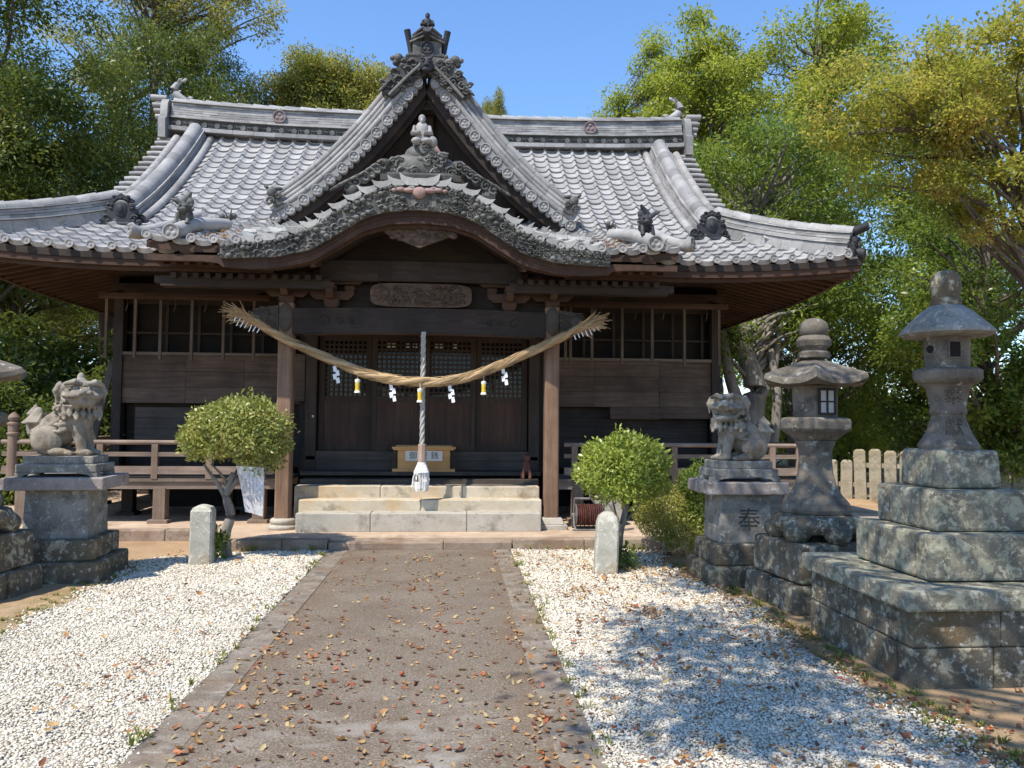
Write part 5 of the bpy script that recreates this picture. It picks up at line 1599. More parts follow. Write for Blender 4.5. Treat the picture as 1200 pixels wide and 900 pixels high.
# bell rope
br = thing('bell_rope', 'grey twisted bell rope with wooden sleeve and white tassel before the doors', 'rope', (-.04, 10.72, .7))
FRAME['bell_rope'] = (0, 0, 0)
mb = MB()
for ph in (0, 2 * PI / 3, 4 * PI / 3):
    mb.tube([(.017 * math.cos(ph + i * .45), .017 * math.sin(ph + i * .45), .56 + i * .022) for i in range(72)], .0205, 7)
mb.build('twisted_rope', MT['rope'], br, smooth=60)
mb = MB(); mb.lathe([(.05, .33), (.055, .335), (.055, .58), (.05, .585)], 8); mb.build('wooden_sleeve', MT['sleeve'], br, smooth=0)
mb = MB(); mb.lathe([(.03, .34), (.058, .335), (.065, .3), (.05, .285)], 14)
random.seed(2)
mb.lathe([(.04, .3), (.06, .2), (.07, .08), (.062, -.02)], 14)
for k in range(150):
    a = random.uniform(0, 2 * PI); r = .045 + .012 * random.random(); r2 = r + random.uniform(.02, .045)
    c, s = math.cos(a), math.sin(a)
    mb.tube([(c * r, s * r, .3), (c * r2, s * r2, .2), (c * r2 * 1.05, s * r2 * 1.05, .08), (c * r2 * .98, s * r2 * .98, random.uniform(-.06, 0))], [.012, .012, .011, .008], 5)
mb.tube([(-.07, -.03, .22), (-.11, -.04, .14), (-.12, -.04, .05), (-.13, -.05, .0)], .009, 6); mb.tube([(.07, -.03, .2), (.1, -.04, .12), (.105, -.04, .1)], .009, 6)
mb.build('white_tassel', MT['tassel'], br, smooth=50)

# offering box
ob = thing('offering_box', 'honey coloured wooden offering box with a white name plate, behind the bell rope', 'offering box', (-.05, 11.92, .845))
mb = MB()
w, d, h = .39, .2, .36
mb.box((0, 0, .19), (2 * w, 2 * d, .3)); mb.box((0, 0, .022), (.93, .46, .044))
mb.build('box_body', MT['honey'], ob, smooth=0, bevel=.004)
mb = MB(); mb.box((0, 0, .355), (.95, .47, .03)); mb.box((0, -.2, .33), (.9, .06, .02)); mb.box((0, .2, .33), (.9, .06, .02))
mb.build('lid_frame', MT['honey'], ob, smooth=0, bevel=.004)
mb = MB()
for k in range(9): mb.bar((-.42, -.17 + k * .043, .375), (.42, -.17 + k * .043, .375), .022, .02)
mb.build('lid_slats', MT['honey'], ob, smooth=0)
mb = MB()
for s in (-1, 1):
    mb.box((s * .435, -.215, .19), (.035, .012, .3))
    for k in range(8): mb.box((s * .415, -.213, .06 + k * .038), (.03, .012, .018))
mb.build('corner_trim', MT['dark_z'], ob, smooth=0)
mb = MB(); mb.box((0, -.204, .235), (.55, .012, .15)); pl = mb.build('name_plate', MT['plate'], ob, smooth=0)
mb = MB()
for k, ch in enumerate('御賽銭'): text_mesh(mb, ch, .115, lambda a, b_, t, k=k: Vector((a + (-.16, .0, .16)[k], -.2115, b_ + .235)))
mb.build('lettering', MT['ink'], pl, smooth=0, recalc=False)

# small carving beside the right pillar
mb = MB()
mb.ell((0, 0, .17), (.06, .06, .11), 12, 9); mb.ell((.005, -.03, .31), (.055, .05, .055), 12, 9); mb.ell((-.045, -.02, .35), (.022, .015, .03), 8, 6); mb.ell((.05, -.02, .35), (.022, .015, .03), 8, 6)
for s in (-1, 1):
    mb.tube([(s * .04, -.03, .16), (s * .05, -.06, .08), (s * .05, -.07, .0)], [.026, .02, .026], 8); mb.ell((s * .06, .02, .06), (.04, .06, .06), 9, 7)
mb.tube([(0, .06, .1), (.07, .08, .2), (.08, .06, .27)], [.025, .025, .008], 7)
sc = mb.build('wooden_carving', MT['redwood'], None, smooth=60, loc=(1.55 + HX, 11.55, .755))
rm = sc.modifiers.new('remesh', 'REMESH'); rm.mode = 'VOXEL'; rm.voxel_size = .008; rm.use_smooth_shade = True
tag(sc, 'small red-brown carved animal standing on the wooden step beside the right pillar', 'carving')

# hose reel on the terrace
rl = thing('cable_reel', 'reel of brown cable in a grey iron frame beside the right porch pillar', 'cable reel', (2.26, 10.7, .127))
mb = MB()
for k in range(11): mb.lathe([(.135 + .006 * (k % 2), -.016), (.15 + .006 * (k % 2), 0), (.135 + .006 * (k % 2), .016)], 24, (-.15 + k * .03, 0, .2), 'x')
mb.tube([(-.19, 0, .2), (.19, 0, .2)], .13, 20)
mb.build('wound_cable', MT['redhose'], rl, smooth=50)
mb = MB()
for s in (-1, 1):
    mb.tube([(s * .2, -.16, .01), (s * .22, -.12, .06), (s * .21, 0, .22), (s * .22, .12, .06), (s * .2, .16, .01)], .014, 8)
    mb.lathe([(.155, -.006), (.16, 0), (.155, .006)], 24, (s * .185, 0, .2), 'x')
    mb.tube([(s * .21, 0, .2), (s * .2, -.02, .42)], .013, 8); mb.tube([(s * .185, 0, .2), (s * .24, 0, .2)], .025, 10)
mb.tube([(-.2, -.02, .42), (.2, -.02, .42)], .018, 8); mb.tube([(-.25, -.16, .012), (.25, -.16, .012)], .013, 8); mb.tube([(-.2, .16, .012), (.2, .16, .012)], .013, 8)
mb.tube([(.24, 0, .2), (.3, 0, .24), (.34, 0, .18)], .011, 8)
mb.build('iron_frame', MT['iron'], rl, smooth=45)
mb = MB(); pts = [(.08, -.02, .35), (.0, -.05, .48), (.06, -.06, .58), (.13, -.04, .56), (.12, -.02, .48), (.2, -.03, .43), (.3, -.08, .3), (.36, -.1, .2)]
mb.tube(catmull(pts, 6), .012, 7); mb.tube([(.33, -.09, .25), (.39, -.11, .14)], .02, 8)
mb.tube(catmull([(.15, -.1, .03), (.3, -.15, .02), (.5, -.12, .015), (.62, -.02, .015)], 6), .012, 7)
mb.build('loose_cable', MT['iron'], rl, smooth=50)

# plank leaning on the hall corner
mb = MB(); mb.bar((-5.28, 12.52, .765), (-4.98, 12.66, 2.5), .11, .035, (0, 1, 0)); o = mb.build('leaning_plank', MT['greyboard'], None, smooth=0, bevel=.004)
tag(o, 'pale grey plank leaning upright against the left corner of the hall', 'plank')
mb = MB(); mb.box((2.62, 11.15, .33), (.36, .3, .41)); o = mb.build('pier_stone', MT['granite_grey'], None, smooth=0, bevel=.02)
tag(o, 'pale square stone block standing on the terrace behind the right clipped tree', 'stone block')

# stone markers
def marker(loc, w, h, rot, lab, top):
    mb = MB(); z2 = h - top
    c = w * .08
    ol = [(-w / 2 + c, -w / 2), (w / 2 - c, -w / 2), (w / 2, -w / 2 + c), (w / 2, w / 2 - c), (w / 2 - c, w / 2), (-w / 2 + c, w / 2), (-w / 2, w / 2 - c), (-w / 2, -w / 2 + c)]
    vs, fs = [], []
    for z, k in ((-.05, 1.02), (z2 * .5, 1.0), (z2, .98), (h - top * .45, .8), (h - .01, .42), (h, .1)):
        for a, b_ in ol: vs.append((a * k + random.uniform(-.003, .003), b_ * k + random.uniform(-.003, .003), z))
    for i in range(5):
        for j in range(8): fs.append((i * 8 + j, i * 8 + (j + 1) % 8, i * 8 + 8 + (j + 1) % 8, i * 8 + 8 + j))
    fs.append(tuple(40 + j for j in range(8))); mb.add(vs, fs)
    o = mb.build('stone_marker', MT['marker'], None, smooth=28, loc=loc); o.rotation_euler = rot
    tag(o, lab, 'stone post', 'short stone posts in the gravel')
marker((-2.37, 8.92, 0), .235, .66, (0, 0, .08), 'short square stone post in the left gravel beside the trunk of the clipped tree', .07)
marker((2.0, 8.2, 0), .235, .66, (-.05, .05, -.1), 'short tilted stone post in the right gravel before the round clipped tree', .12)

# ------------------------------------------------------------------ guardian lions on their pedestals
def lion(name, lab, loc, mir, open_, mat, rz=0.0, k=1.0):
    root = thing(name, lab, 'lion statue', loc, rz, 'stone guardian lions')
    mb = MB()
    def P(x, y, z): return Vector((mir * x * k, y * k, z * k))
    def E(c, r, rot=None): mb.ell(P(*c), tuple(a * k for a in r), 16, 12, rot)
    def Tb(pts, rs, n=12): mb.tube([P(*p) for p in pts], [r * k for r in rs], n)
    def Ry(a): return Euler((0, a * mir, 0)).to_matrix()
    # haunches, belly, back
    E((-.2, 0, .19), (.17, .165, .19)); E((-.06, 0, .26), (.2, .13, .15), Ry(-.5))
    Tb([(-.26, 0, .2), (-.12, 0, .34), (.04, 0, .44), (.13, 0, .47)], [.14, .14, .145, .13])
    for s in (-1, 1):
        E((-.16, s * .12, .17), (.16, .075, .155)); E((-.03, s * .15, .045), (.11, .052, .045)); E((.06, s * .15, .035), (.045, .05, .035))
        for q in (-1, 0, 1): E((.09, s * .15 + q * .028, .03), (.03, .018, .026))
        Tb([(.1, s * .085, .42), (.14, s * .1, .27), (.175, s * .105, .13), (.185, s * .105, .05)], [.085, .07, .054, .052])
        E((.2, s * .105, .04), (.085, .062, .042))
        for q in (-1, 0, 1): E((.265, s * .105 + q * .034, .032), (.034, .02, .028))
        E((.08, s * .12, .37), (.09, .055, .11))
        for q in range(3): E((.0 - .0 * q, s * .16, .42 - q * .06), (.035, .025, .03))
        Tb([(.06, s * .15, .36), (-.02, s * .16, .33), (-.09, s * .155, .34)], [.04, .03, .008])
        Tb([(.05, s * .15, .3), (-.03, s * .16, .26), (-.1, s * .155, .27)], [.035, .026, .008])
    E((.13, 0, .37), (.12, .135, .17)); E((.16, 0, .27), (.07, .1, .1))
    Tb([(.08, 0, .46), (.11, -.01, .56), (.12, -.03, .62)], [.16, .145, .13])
    # head turned towards the path
    a = -1.02; hx, hy = math.cos(a), math.sin(a); tx, ty = -hy, hx      # forward and side of the face
    hc = (.13, -.04, .67); hk = 1.2
    def H(f, s, u): f, s, u = f * hk, s * hk, u * hk; return (hc[0] + hx * f + tx * s, hc[1] + hy * f + ty * s, hc[2] + u)
    E0, Tb0 = E, Tb
    def E(c, r, rot=None): E0(c, tuple(q * (hk if c[2] > .5 else 1) for q in r), rot)
    rh = Euler((0, 0, a * mir if mir > 0 else PI - a)).to_matrix() if False else Euler((0, 0, a if mir > 0 else PI - a)).to_matrix()
    E(hc, (.145, .165, .135), rh)
    E(H(.0, 0, .07), (.13, .16, .06), rh)
    E(H(.12, 0, -.0), (.09, .125, .05), rh); E(H(.175, 0, .02), (.05, .055, .04), rh)
    for s in (-1, 1):
        E(H(.165, s * .06, -.02), (.055, .065, .032), rh); E(H(.215, s * .03, .006), (.024, .026, .022), rh)
        E(H(.13, s * .072, .05), (.03, .036, .03), rh); E(H(.158, s * .072, .05), (.016, .022, .02), rh)
        Tb([H(.155, s * .022, .085), H(.17, s * .08, .108), H(.11, s * .155, .085)], [.026, .034, .02])
        E(H(-.02, s * .165, .03), (.05, .03, .085), rh); Tb([H(-.0, s * .165, .08), H(.0, s * .2, .02), H(.01, s * .19, -.07)], [.04, .035, .012])
        Tb([H(.19, s * .03, -.03), H(.15, s * .12, -.02), H(.06, s * .155, -.01)], [.02, .022, .02])
        if open_: E(H(.165, s * .085, -.052), (.014, .014, .024), rh)
    if open_:
        E(H(.1, 0, -.125), (.1, .11, .036), rh); Tb([H(.06, -.13, -.06), H(.12, -.1, -.108), H(.17, 0, -.118), H(.12, .1, -.108), H(.06, .13, -.06)], [.03, .026, .024, .026, .03])
        for q in range(-3, 4): E(H(.168 - .012 * abs(q), q * .026, -.047), (.012, .012, .016), rh)
        E(H(.03, 0, -.07), (.08, .12, .06), rh)
    else:
        E(H(.1, 0, -.075), (.095, .11, .05), rh); Tb([H(.07, -.125, -.045), H(.15, -.08, -.06), H(.185, 0, -.06), H(.15, .08, -.06), H(.07, .125, -.045)], [.022, .02, .02, .02, .022])
        E(H(.0, 0, .14), (.035, .035, .06), rh); E(H(.02, 0, .11), (.05, .05, .04), rh)
    for q in range(-4, 5):     # curled beard
        an = q / 4 * 1.35; r = .16
        dz = .03 if open_ else 0
        c = H(.0 + r * math.cos(an) * .8, r * .92 * math.sin(an), -.09 - .02 * math.cos(an) - dz); c2 = H(-.01 + r * math.cos(an) * .8, r * math.sin(an), -.17 - dz - .025 * (q % 2)); c3 = H(.03 + r * math.cos(an) * .8, r * 1.05 * math.sin(an), -.205 - dz - .03 * (q % 2))
        Tb([c, c2, c3], [.04, .036, .014], 8)
    rs = random.Random(4)
    for i in range(64):        # mane curls over neck and back
        an = rs.uniform(.6, 5.7); zz = rs.uniform(.42, .74); r = .15 + (.03 if zz < .55 else .02)
        fx, fy = math.cos(an + a), math.sin(an + a)
        if math.cos(an) > .55 and zz > .5: continue
        s_ = rs.uniform(.024, .04); E0((.1 + fx * r - .02 * (zz < .56), -.02 + fy * r * .95, zz), (s_, s_, s_ * 1.2))
    # tail standing up like a flame
    E((-.33, 0, .36), (.085, .075, .17), Ry(.18))
    for q, (dx, dz) in enumerate(((-.04, .5), (.03, .47), (-.09, .4), (.05, .36))): Tb([(-.33 + dx * .4, 0, .3), (-.33 + dx, -.01, dz - .05), (-.3 + dx * .6, 0, dz + .05)], [.06, .05, .015])
    for s in (-1, 1):
        for q in range(4): Tb([(-.36 + q * .03, s * .055, .24), (-.37 + q * .03, s * .08, .36), (-.34 + q * .03, s * .04, .46)], [.028, .03, .012])
    mc = mb; rs = random.Random(9)
    for i in range(34):        # carved spirals of the mane, standing proud of the body
        an = rs.uniform(.75, 5.5); zz = rs.uniform(.43, .7); r = .165 + (.03 if zz < .55 else .02)
        fx, fy = math.cos(an + a), math.sin(an + a); c = Vector(P(.1 + fx * r - .02 * (zz < .56), -.02 + fy * r * .95, zz)); o = Vector((mir * fx, fy, .12)).normalized()
        ax = Vector((0, 0, 1)).cross(o).normalized(); mc.curl(c + o * .022, rs.uniform(.034, .048) * k, 1.3, .013 * k, ax * rs.choice((-1, 1)), Vector((0, 0, 1)), rs.uniform(-.4, 1), 1, 11, 6, bulge=.006)
    f = mb.build('figure', mat, root, smooth=0, recalc=False)
    rm = f.modifiers.new('remesh', 'REMESH'); rm.mode = 'VOXEL'; rm.voxel_size = .0058; rm.use_smooth_shade = True
    sm = f.modifiers.new('soften', 'SMOOTH'); sm.factor = .5; sm.iterations = 1
    f.location = (0, 0, .2)
    mb = MB()
    mb.box((0, 0, .165), (.7 * k, .46 * k, .08)); mb.box((0, 0, .085), (.8 * k, .56 * k, .085))
    mb.build('plinth', MT['stone'], root, smooth=0, bevel=.012)
    for sx in (-1, 1):
        for sy in (-1, 1):
            mb = MB()
            mb.prism([(-.12, .05), (.09, .05), (.09, .0), (.03, -.0), (-.0, .025), (-.07, .035)], lambda u, v, t: Vector((sx * (.31 * k + u), sy * (.21 * k) + t, v - .003)), -.06, .06)
            mb.build('plinth_foot', MT['stone'], root, smooth=0, bevel=.008)
    return root
lion('guardian_lion', 'seated stone lion with closed mouth and horned brow, on the left pedestal', (-3.55, 8.3, 1.017), 1, False, MT['lion'], .08, .94)
lion('guardian_lion', 'seated stone lion with open grinning mouth, on the right pedestal', (3.3, 7.82, 1.017), -1, True, MT['lion'], .0, .83)

def pedestal(loc, rz, lab, kanji, q):
    root = thing('lion_pedestal', lab, 'pedestal', loc, rz, 'stone pedestals of the guardian lions')
    mb = MB(); mb.box((0, 0, .09), (.96 * q, .94 * q, .22)); mb.build('lower_base', MT['dark_stone'], root, smooth=0, bevel=.025)
    mb = MB(); mb.box((0, 0, .305), (.8 * q, .78 * q, .21)); mb.build('upper_base', MT['dark_stone'], root, smooth=0, bevel=.02)
    mb = MB(); mb.box((0, 0, .65), (.62 * q, .6 * q, .49), None, 0, .95); sh = mb.build('shaft', MT['stone'], root, smooth=0, bevel=.015)
    mb = MB(); mb.box((0, 0, .955), (.96 * q, .8 * q, .125)); mb.build('top_slab', MT['slab'], root, smooth=0, bevel=.014)
    if kanji:
        mb = MB(); text_mesh(mb, kanji, .24, lambda a, b_, t: Vector((a + .03, -.3 * q * (1 - .05 * (b_ + .225) / .49) - .004, b_ + .63)))
        mb.build('carved_character', MT['cut'], sh, smooth=0, recalc=False)
    return root
pedestal((-3.55, 8.34, 0), .08, 'left stone pedestal under the closed-mouth lion', None, .98)
pedestal((3.3, 7.86, 0), 0.0, 'right stone pedestal with one carved character, under the open-mouth lion', '奉', .86)

# ------------------------------------------------------------------ hexagonal lanterns
def hex_lantern(loc, lab, rz):
    root = thing('stone_lantern', lab, 'stone lantern', loc, rz, 'hexagonal stone lanterns')
    random.seed(31)
    mb = MB()
    for (x, y, w, d) in ((-.26, -.22, .44, .5), (.22, -.25, .5, .44), (-.24, .25, .48, .42), (.24, .22, .46, .5)): mb.box((x, y, .1), (w, d, .27 + random.uniform(-.02, .02)), Euler((0, 0, random.uniform(-.04, .04))).to_matrix(), 0, .95)
    mb.build('rough_base', MT['dark_stone'], root, smooth=0, bevel=.035, bseg=3)
    mb = MB(); mb.box((0, 0, .4), (.82, .82, .33), None, 0, .97); mb.build('plinth_block', MT['dark_stone'], root, smooth=0, bevel=.03, bseg=3)
    mb = MB()      # footed stone with cut-out arches
    n = 6
    for q in range(6):
        a = PI / 6 + q * PI / 3; mb.ell((.33 * math.cos(a), .33 * math.sin(a), .645), (.12, .12, .1), 14, 10); mb.ell((.35 * math.cos(a), .35 * math.sin(a), .6), (.085, .085, .055), 12, 8)
    mb.lathe([(.1, .6), (.36, .64), (.4, .7), (.37, .77), (.3, .8), (.05, .8)], 24)
    ft = mb.build('footed_stone', MT['dark_stone'], root, smooth=50, recalc=False); rm = ft.modifiers.new('remesh', 'REMESH'); rm.mode = 'VOXEL'; rm.voxel_size = .014; rm.use_smooth_shade = True
    mb = MB()
    prof = [(.33, .8), (.34, .84), (.32, .9), (.25, .97), (.2, 1.06), (.172, 1.16), (.162, 1.27), (.165, 1.36), (.19, 1.42), (.2, 1.45)]
    mb.lathe(prof, 6, (0, 0, 0), rot0=0); mb.build('flared_stem', MT['lantern'], root, smooth=24, bevel=.012)
    mb = MB(); mb.lathe([(.2, 1.45), (.25, 1.49), (.33, 1.54), (.345, 1.56), (.345, 1.63), (.32, 1.655), (.2, 1.665)], 6, rot0=0); mb.build('platform', MT['lantern'], root, smooth=20, bevel=.012)
    mb = MB(); mb.lathe([(.215, 1.66), (.225, 1.95)], 6, rot0=0)
    fb = mb.build('fire_box', MT['lantern'], root, smooth=20, bevel=.008)
    for q in range(6):      # windows in the faces: paper screens with crossed bars
        a = q * PI / 3 + PI / 6; nrm = Vector((math.cos(a), math.sin(a), 0)); sd = Vector((-nrm.y, nrm.x, 0)); r = .22 * math.cos(PI / 6) + .002
        def W(u, v, t): return nrm * (r + t) + sd * u + Vector((0, 0, v))
        if q % 2 == 0:
            if q == 4:
                mb = MB(); mb.prism([(-.068, 1.7), (.068, 1.7), (.068, 1.9), (-.068, 1.9)], W, -.004, .006); pn = mb.build('paper_screen', MT['screen'], fb, smooth=0)
                mb = MB()
                for (u0, u1, v0, v1) in ((-.085, -.066, 1.68, 1.92), (.066, .085, 1.68, 1.92), (-.066, .066, 1.68, 1.702), (-.066, .066, 1.898, 1.92), (-.008, .008, 1.702, 1.898), (-.066, -.008, 1.793, 1.807), (.008, .066, 1.793, 1.807)):
                    mb.prism([(u0, v0), (u1, v0), (u1, v1), (u0, v1)], W, -.002, .014)
                mb.build('window_frame', MT['dark_z'], fb, smooth=0)
            else:
                mb = MB(); mb.prism([(-.05, 1.7), (.05, 1.7), (.05, 1.9), (-.05, 1.9)], W, -.004, .004); mb.build('side_opening', MT['void'], fb, smooth=0)  # near-black patch on solid stone paints the dark of an opening
    mb = MB()      # curved six-sided roof with lifted corners
    vs, fs = [], []; N = 48
    prof = [(.06, 2.2), (.14, 2.17), (.24, 2.125), (.36, 2.06), (.46, 2.0), (.47, 1.955), (.44, 1.94), (.24, 1.95)]
    for r, z in prof:
        for j in range(N):
            a = 2 * PI * j / N; loc_a = (a + PI / 6) % (PI / 3) - PI / 6      # corner at 0
            hexr = math.cos(PI / 6) / math.cos(PI / 6 - abs(loc_a)); t = max(0, r - .2) / .27; c_ = 1 - abs(loc_a) / (PI / 6)
            rr = r * (hexr * (1 + .07 * t * c_ ** 3)); vs.append((rr * math.cos(a), rr * math.sin(a), z + .055 * t * c_ ** 3))
    for i in range(len(prof) - 1):
        for j in range(N): fs.append((i * N + j, i * N + (j + 1) % N, (i + 1) * N + (j + 1) % N, (i + 1) * N + j))
    fs += [tuple(range(N)), tuple((len(prof) - 1) * N + j for j in range(N - 1, -1, -1))]
    mb.add(vs, fs); mb.build('roof', MT['lantern'], root, smooth=40)
    mb = MB(); mb.lathe([(.09, 2.19), (.135, 2.205), (.14, 2.25), (.11, 2.275), (.115, 2.29), (.145, 2.31), (.155, 2.36), (.13, 2.4), (.105, 2.41), (.125, 2.43), (.13, 2.48), (.11, 2.53), (.07, 2.56), (.02, 2.572), (0, 2.574)], 24)
    mb.build('jewel', MT['lantern'], root, smooth=40)
    return root
hex_lantern((3.68, 6.9, 0), 'tall hexagonal stone lantern with a paper window, between the right lion and the largest lantern', .12)
hex_lantern((-3.97, 7.34, 0), 'stone lantern at the left edge, only its roof tip and base showing', -.1)

# largest lantern on its terraced base
big = thing('tall_stone_lantern', 'largest stone lantern with round domed cap on a broad tiered stone base', 'stone lantern', (3.95, 5.25, 0))
random.seed(17)
def blocks(name, hx, hy, z0, z1, nx_, ny_, mat, bev=.012, jit=.004):
    mb = MB()
    # ring of facing stones round a core
    mb.box((0, 0, (z0 + z1) / 2), (2 * hx - .2, 2 * hy - .2, z1 - z0 - .012))
    def run(a0, a1, n):
        e = [a0 + (a1 - a0) * i / n + (random.uniform(-.07, .07) if 0 < i < n else 0) for i in range(n + 1)]
        return list(zip(e, e[1:]))
    for s in (-1, 1):
        for a, c in run(-hx, hx, nx_):
            o = random.uniform(-jit, jit); mb.bx(a + .002, c - .002, s * hy + o, s * (hy - .16), z0, z1 - .001)
        for a, c in run(-hy + .165, hy - .165, ny_):
            o = random.uniform(-jit, jit); mb.bx(s * hx + o, s * (hx - .16), a + .002, c - .002, z0, z1 - .001)
    return mb.build(name, mat, big, smooth=0, bevel=bev)
blocks('base_course', .79, .67, -.05, .245, 3, 3, MT['dark_stone']); blocks('base_course', .785, .665, .247, .47, 3, 3, MT['dark_stone'])
blocks('base_cap', .84, .72, .472, .60, 2, 2, MT['greenstone'], .02)
blocks('middle_tier', .45, .46, .602, .9, 1, 1, MT['greenstone'], .022)
blocks('middle_tier', .34, .35, .902, 1.17, 1, 1, MT['greenstone'], .022)
mb = MB(); mb.box((0, 0, 1.3), (.46, .46, .26), None, 0, .95); mb.build('top_block', MT['greenstone'], big, smooth=0, bevel=.03, bseg=3)
mb = MB(); prof = [(.19, 1.43), (.195, 1.46), (.17, 1.5), (.14, 1.56), (.112, 1.64), (.108, 1.67), (.118, 1.68), (.12, 1.7), (.112, 1.72), (.122, 1.78), (.14, 1.86), (.17, 1.885)]
mb.lathe(prof, 28); st = mb.build('stem', MT['lantern'], big, smooth=40)
def stem_r(z):
    return float(np.interp(z, [p[1] for p in prof], [p[0] for p in prof]))
mb = MB()
for ch, zc, sz in (('奉', 1.785, .12), ('獻', 1.575, .13)):
    def fn(a, b_, t, zc=zc):
        z = zc + b_; r = stem_r(z) + .003; an = -PI / 2 - .42 + .12 + a / max(r, .1); return Vector((r * math.cos(an), r * math.sin(an), z))
    text_mesh(mb, ch, sz, fn)
mb.build('carved_character', MT['cut'], st, smooth=0, recalc=False)
mb = MB(); mb.lathe([(.17, 1.885), (.21, 1.91), (.22, 1.93), (.22, 1.98), (.2, 1.995), (.1, 2.0)], 28); mb.build('platform', MT['lantern'], big, smooth=35)
mb = MB(); mb.lathe([(.14, 2.0), (.145, 2.03), (.148, 2.22)], 28); fb = mb.build('fire_box', MT['lantern'], big, smooth=35)
for an, w in ((-PI / 2 - .34 + .1, .034), (-PI / 2 - 1.35, .03)):
    nrm = Vector((math.cos(an), math.sin(an), 0)); sd = Vector((-nrm.y, nrm.x, 0))
    if w > .032:
        mb = MB(); mb.prism([(-w, 2.07), (w, 2.07), (w, 2.175), (-w, 2.175)], lambda u, v, t: nrm * (.143 + t) + sd * u + Vector((0, 0, v)), -.01, .008); o = mb.build('fire_window', MT['void'], fb, smooth=0)  # near-black patch paints the dark inside of the fire box
        mb = MB()
        for (u0, u1, v0, v1) in ((-w - .01, -w, 2.06, 2.185), (w, w + .01, 2.06, 2.185), (-w, w, 2.06, 2.07), (-w, w, 2.175, 2.185)): mb.prism([(u0, v0), (u1, v0), (u1, v1), (u0, v1)], lambda u, v, t: nrm * (.143 + t) + sd * u + Vector((0, 0, v)), -.005, .012)
        mb.build('window_frame', MT['lantern'], fb, smooth=0)
    else:
        mb = MB(); mb.ell(nrm * .138 + Vector((0, 0, 2.13)), (.03, .03, .03), 14, 10); mb.build('round_opening', MT['void'], fb, smooth=50)  # near-black bulge paints the dark of a round hole
mb = MB(); mb.lathe([(.1, 2.215), (.28, 2.225), (.305, 2.24), (.303, 2.258), (.28, 2.285), (.225, 2.34), (.165, 2.4), (.11, 2.44), (.075, 2.45)], 36); mb.build('domed_cap', MT['stone'], big, smooth=45)
mb = MB(); mb.lathe([(.095, 2.44), (.1, 2.46), (.098, 2.49), (.085, 2.5), (.09, 2.52), (.1, 2.56), (.1, 2.61), (.085, 2.66), (.05, 2.69), (.01, 2.7), (0, 2.7)], 24); mb.build('jewel', MT['dark_stone'], big, smooth=45)

for o in big.children:
    if not o.name.startswith('base_'): o.location.x = -.085
# stone picket fence
fence = thing('stone_fence', 'row of pointed stone pickets behind the lanterns at the right', 'fence', (9.2, 16.1, 0))
FRAME['stone_fence'] = (0, 0, 0)
fa, fb_ = Vector((8.62, 16.5)), Vector((9.95, 15.65)); dv = (fb_ - fa).normalized()
first = None
for k in range(14):
    p = fa + dv * (.02 + k * .285); short = k < 2
    h = .82 if short else random.uniform(1.02, 1.08); w = .235
    mb = MB(); mb.box((0, 0, h / 2 - .04), (w, .17, h)); mb.box((0, 0, h - .04 + .025), (w - .004, .166, .05), None, 0, .6)
    o = mb.build('picket', MT['fence_stone'], fence, smooth=0, bevel=.012); o.location = (p.x - 9.2, p.y - 16.1, .0); o.rotation_euler = (random.uniform(-.02, .02), random.uniform(-.02, .02), math.atan2(dv.y, dv.x))
for (z, k0, k1) in ((.3, 0, 13), (.72, 2, 13)):
    mb = MB(); a = fa + dv * (k0 * .285); c = fa + dv * (k1 * .285 + .1); nn = Vector((-dv.y, dv.x)) * .02
    mb.bar((a.x - 9.2 + nn.x, a.y - 16.1 + nn.y, z), (c.x - 9.2 + nn.x, c.y - 16.1 + nn.y, z), .08, .1); mb.build('fence_rail', MT['fence_stone'], fence, smooth=0, bevel=.008)
# ------------------------------------------------------------------ plants
MT['leaf_dark'] = m_leaf('evergreen_leaf', [(0, (0.042, 0.070, 0.014)), (0.35, (0.083, 0.121, 0.026)), (0.7, (0.174, 0.213, 0.047)), (0.92, (0.300, 0.294, 0.076)), (1, (0.379, 0.268, 0.089))], 0.4, 0.4)
MT['leaf_olive'] = m_leaf('olive_leaf', [(0, (0.082, 0.115, 0.023)), (0.4, (0.249, 0.260, 0.067)), (0.75, (0.414, 0.393, 0.115)), (0.92, (0.512, 0.424, 0.145)), (1, (0.528, 0.350, 0.141))], 0.45, 0.45)
MT['leaf_fresh'] = m_leaf('fresh_leaf', [(0, (0.124, 0.180, 0.029)), (0.4, (0.280, 0.335, 0.058)), (0.8, (0.446, 0.474, 0.089)), (1, (0.568, 0.524, 0.122))], 0.52, 0.45)
MT['leaf_amber'] = m_leaf('amber_leaf', [(0, (0.158, 0.199, 0.038)), (0.4, (0.310, 0.330, 0.070)), (0.72, (0.445, 0.406, 0.105)), (0.93, (0.527, 0.365, 0.129)), (1, (0.557, 0.254, 0.098))], 0.6, 0.45)
MT['leaf_deep'] = m_leaf('shade_leaf', [(0, (0.057, 0.102, 0.020)), (0.4, (0.139, 0.205, 0.040)), (0.8, (0.282, 0.360, 0.076)), (1, (0.447, 0.480, 0.114))], 0.5, 0.35)
MT['leaf_clip'] = m_leaf('clipped_leaf', [(0, (0.107, 0.139, 0.031)), (0.35, (0.260, 0.287, 0.070)), (0.72, (0.425, 0.430, 0.127)), (0.9, (0.536, 0.493, 0.192)), (1, (0.463, 0.244, 0.123))], 0.3, 0.33, 5.0, 0.45)
MT['leaf_lime'] = m_leaf('lime_leaf', [(0, (0.140, 0.197, 0.034)), (0.4, (0.274, 0.343, 0.062)), (0.8, (0.446, 0.490, 0.105)), (1, (0.562, 0.574, 0.164))], 0.35, 0.35, 5.0, 0.45)
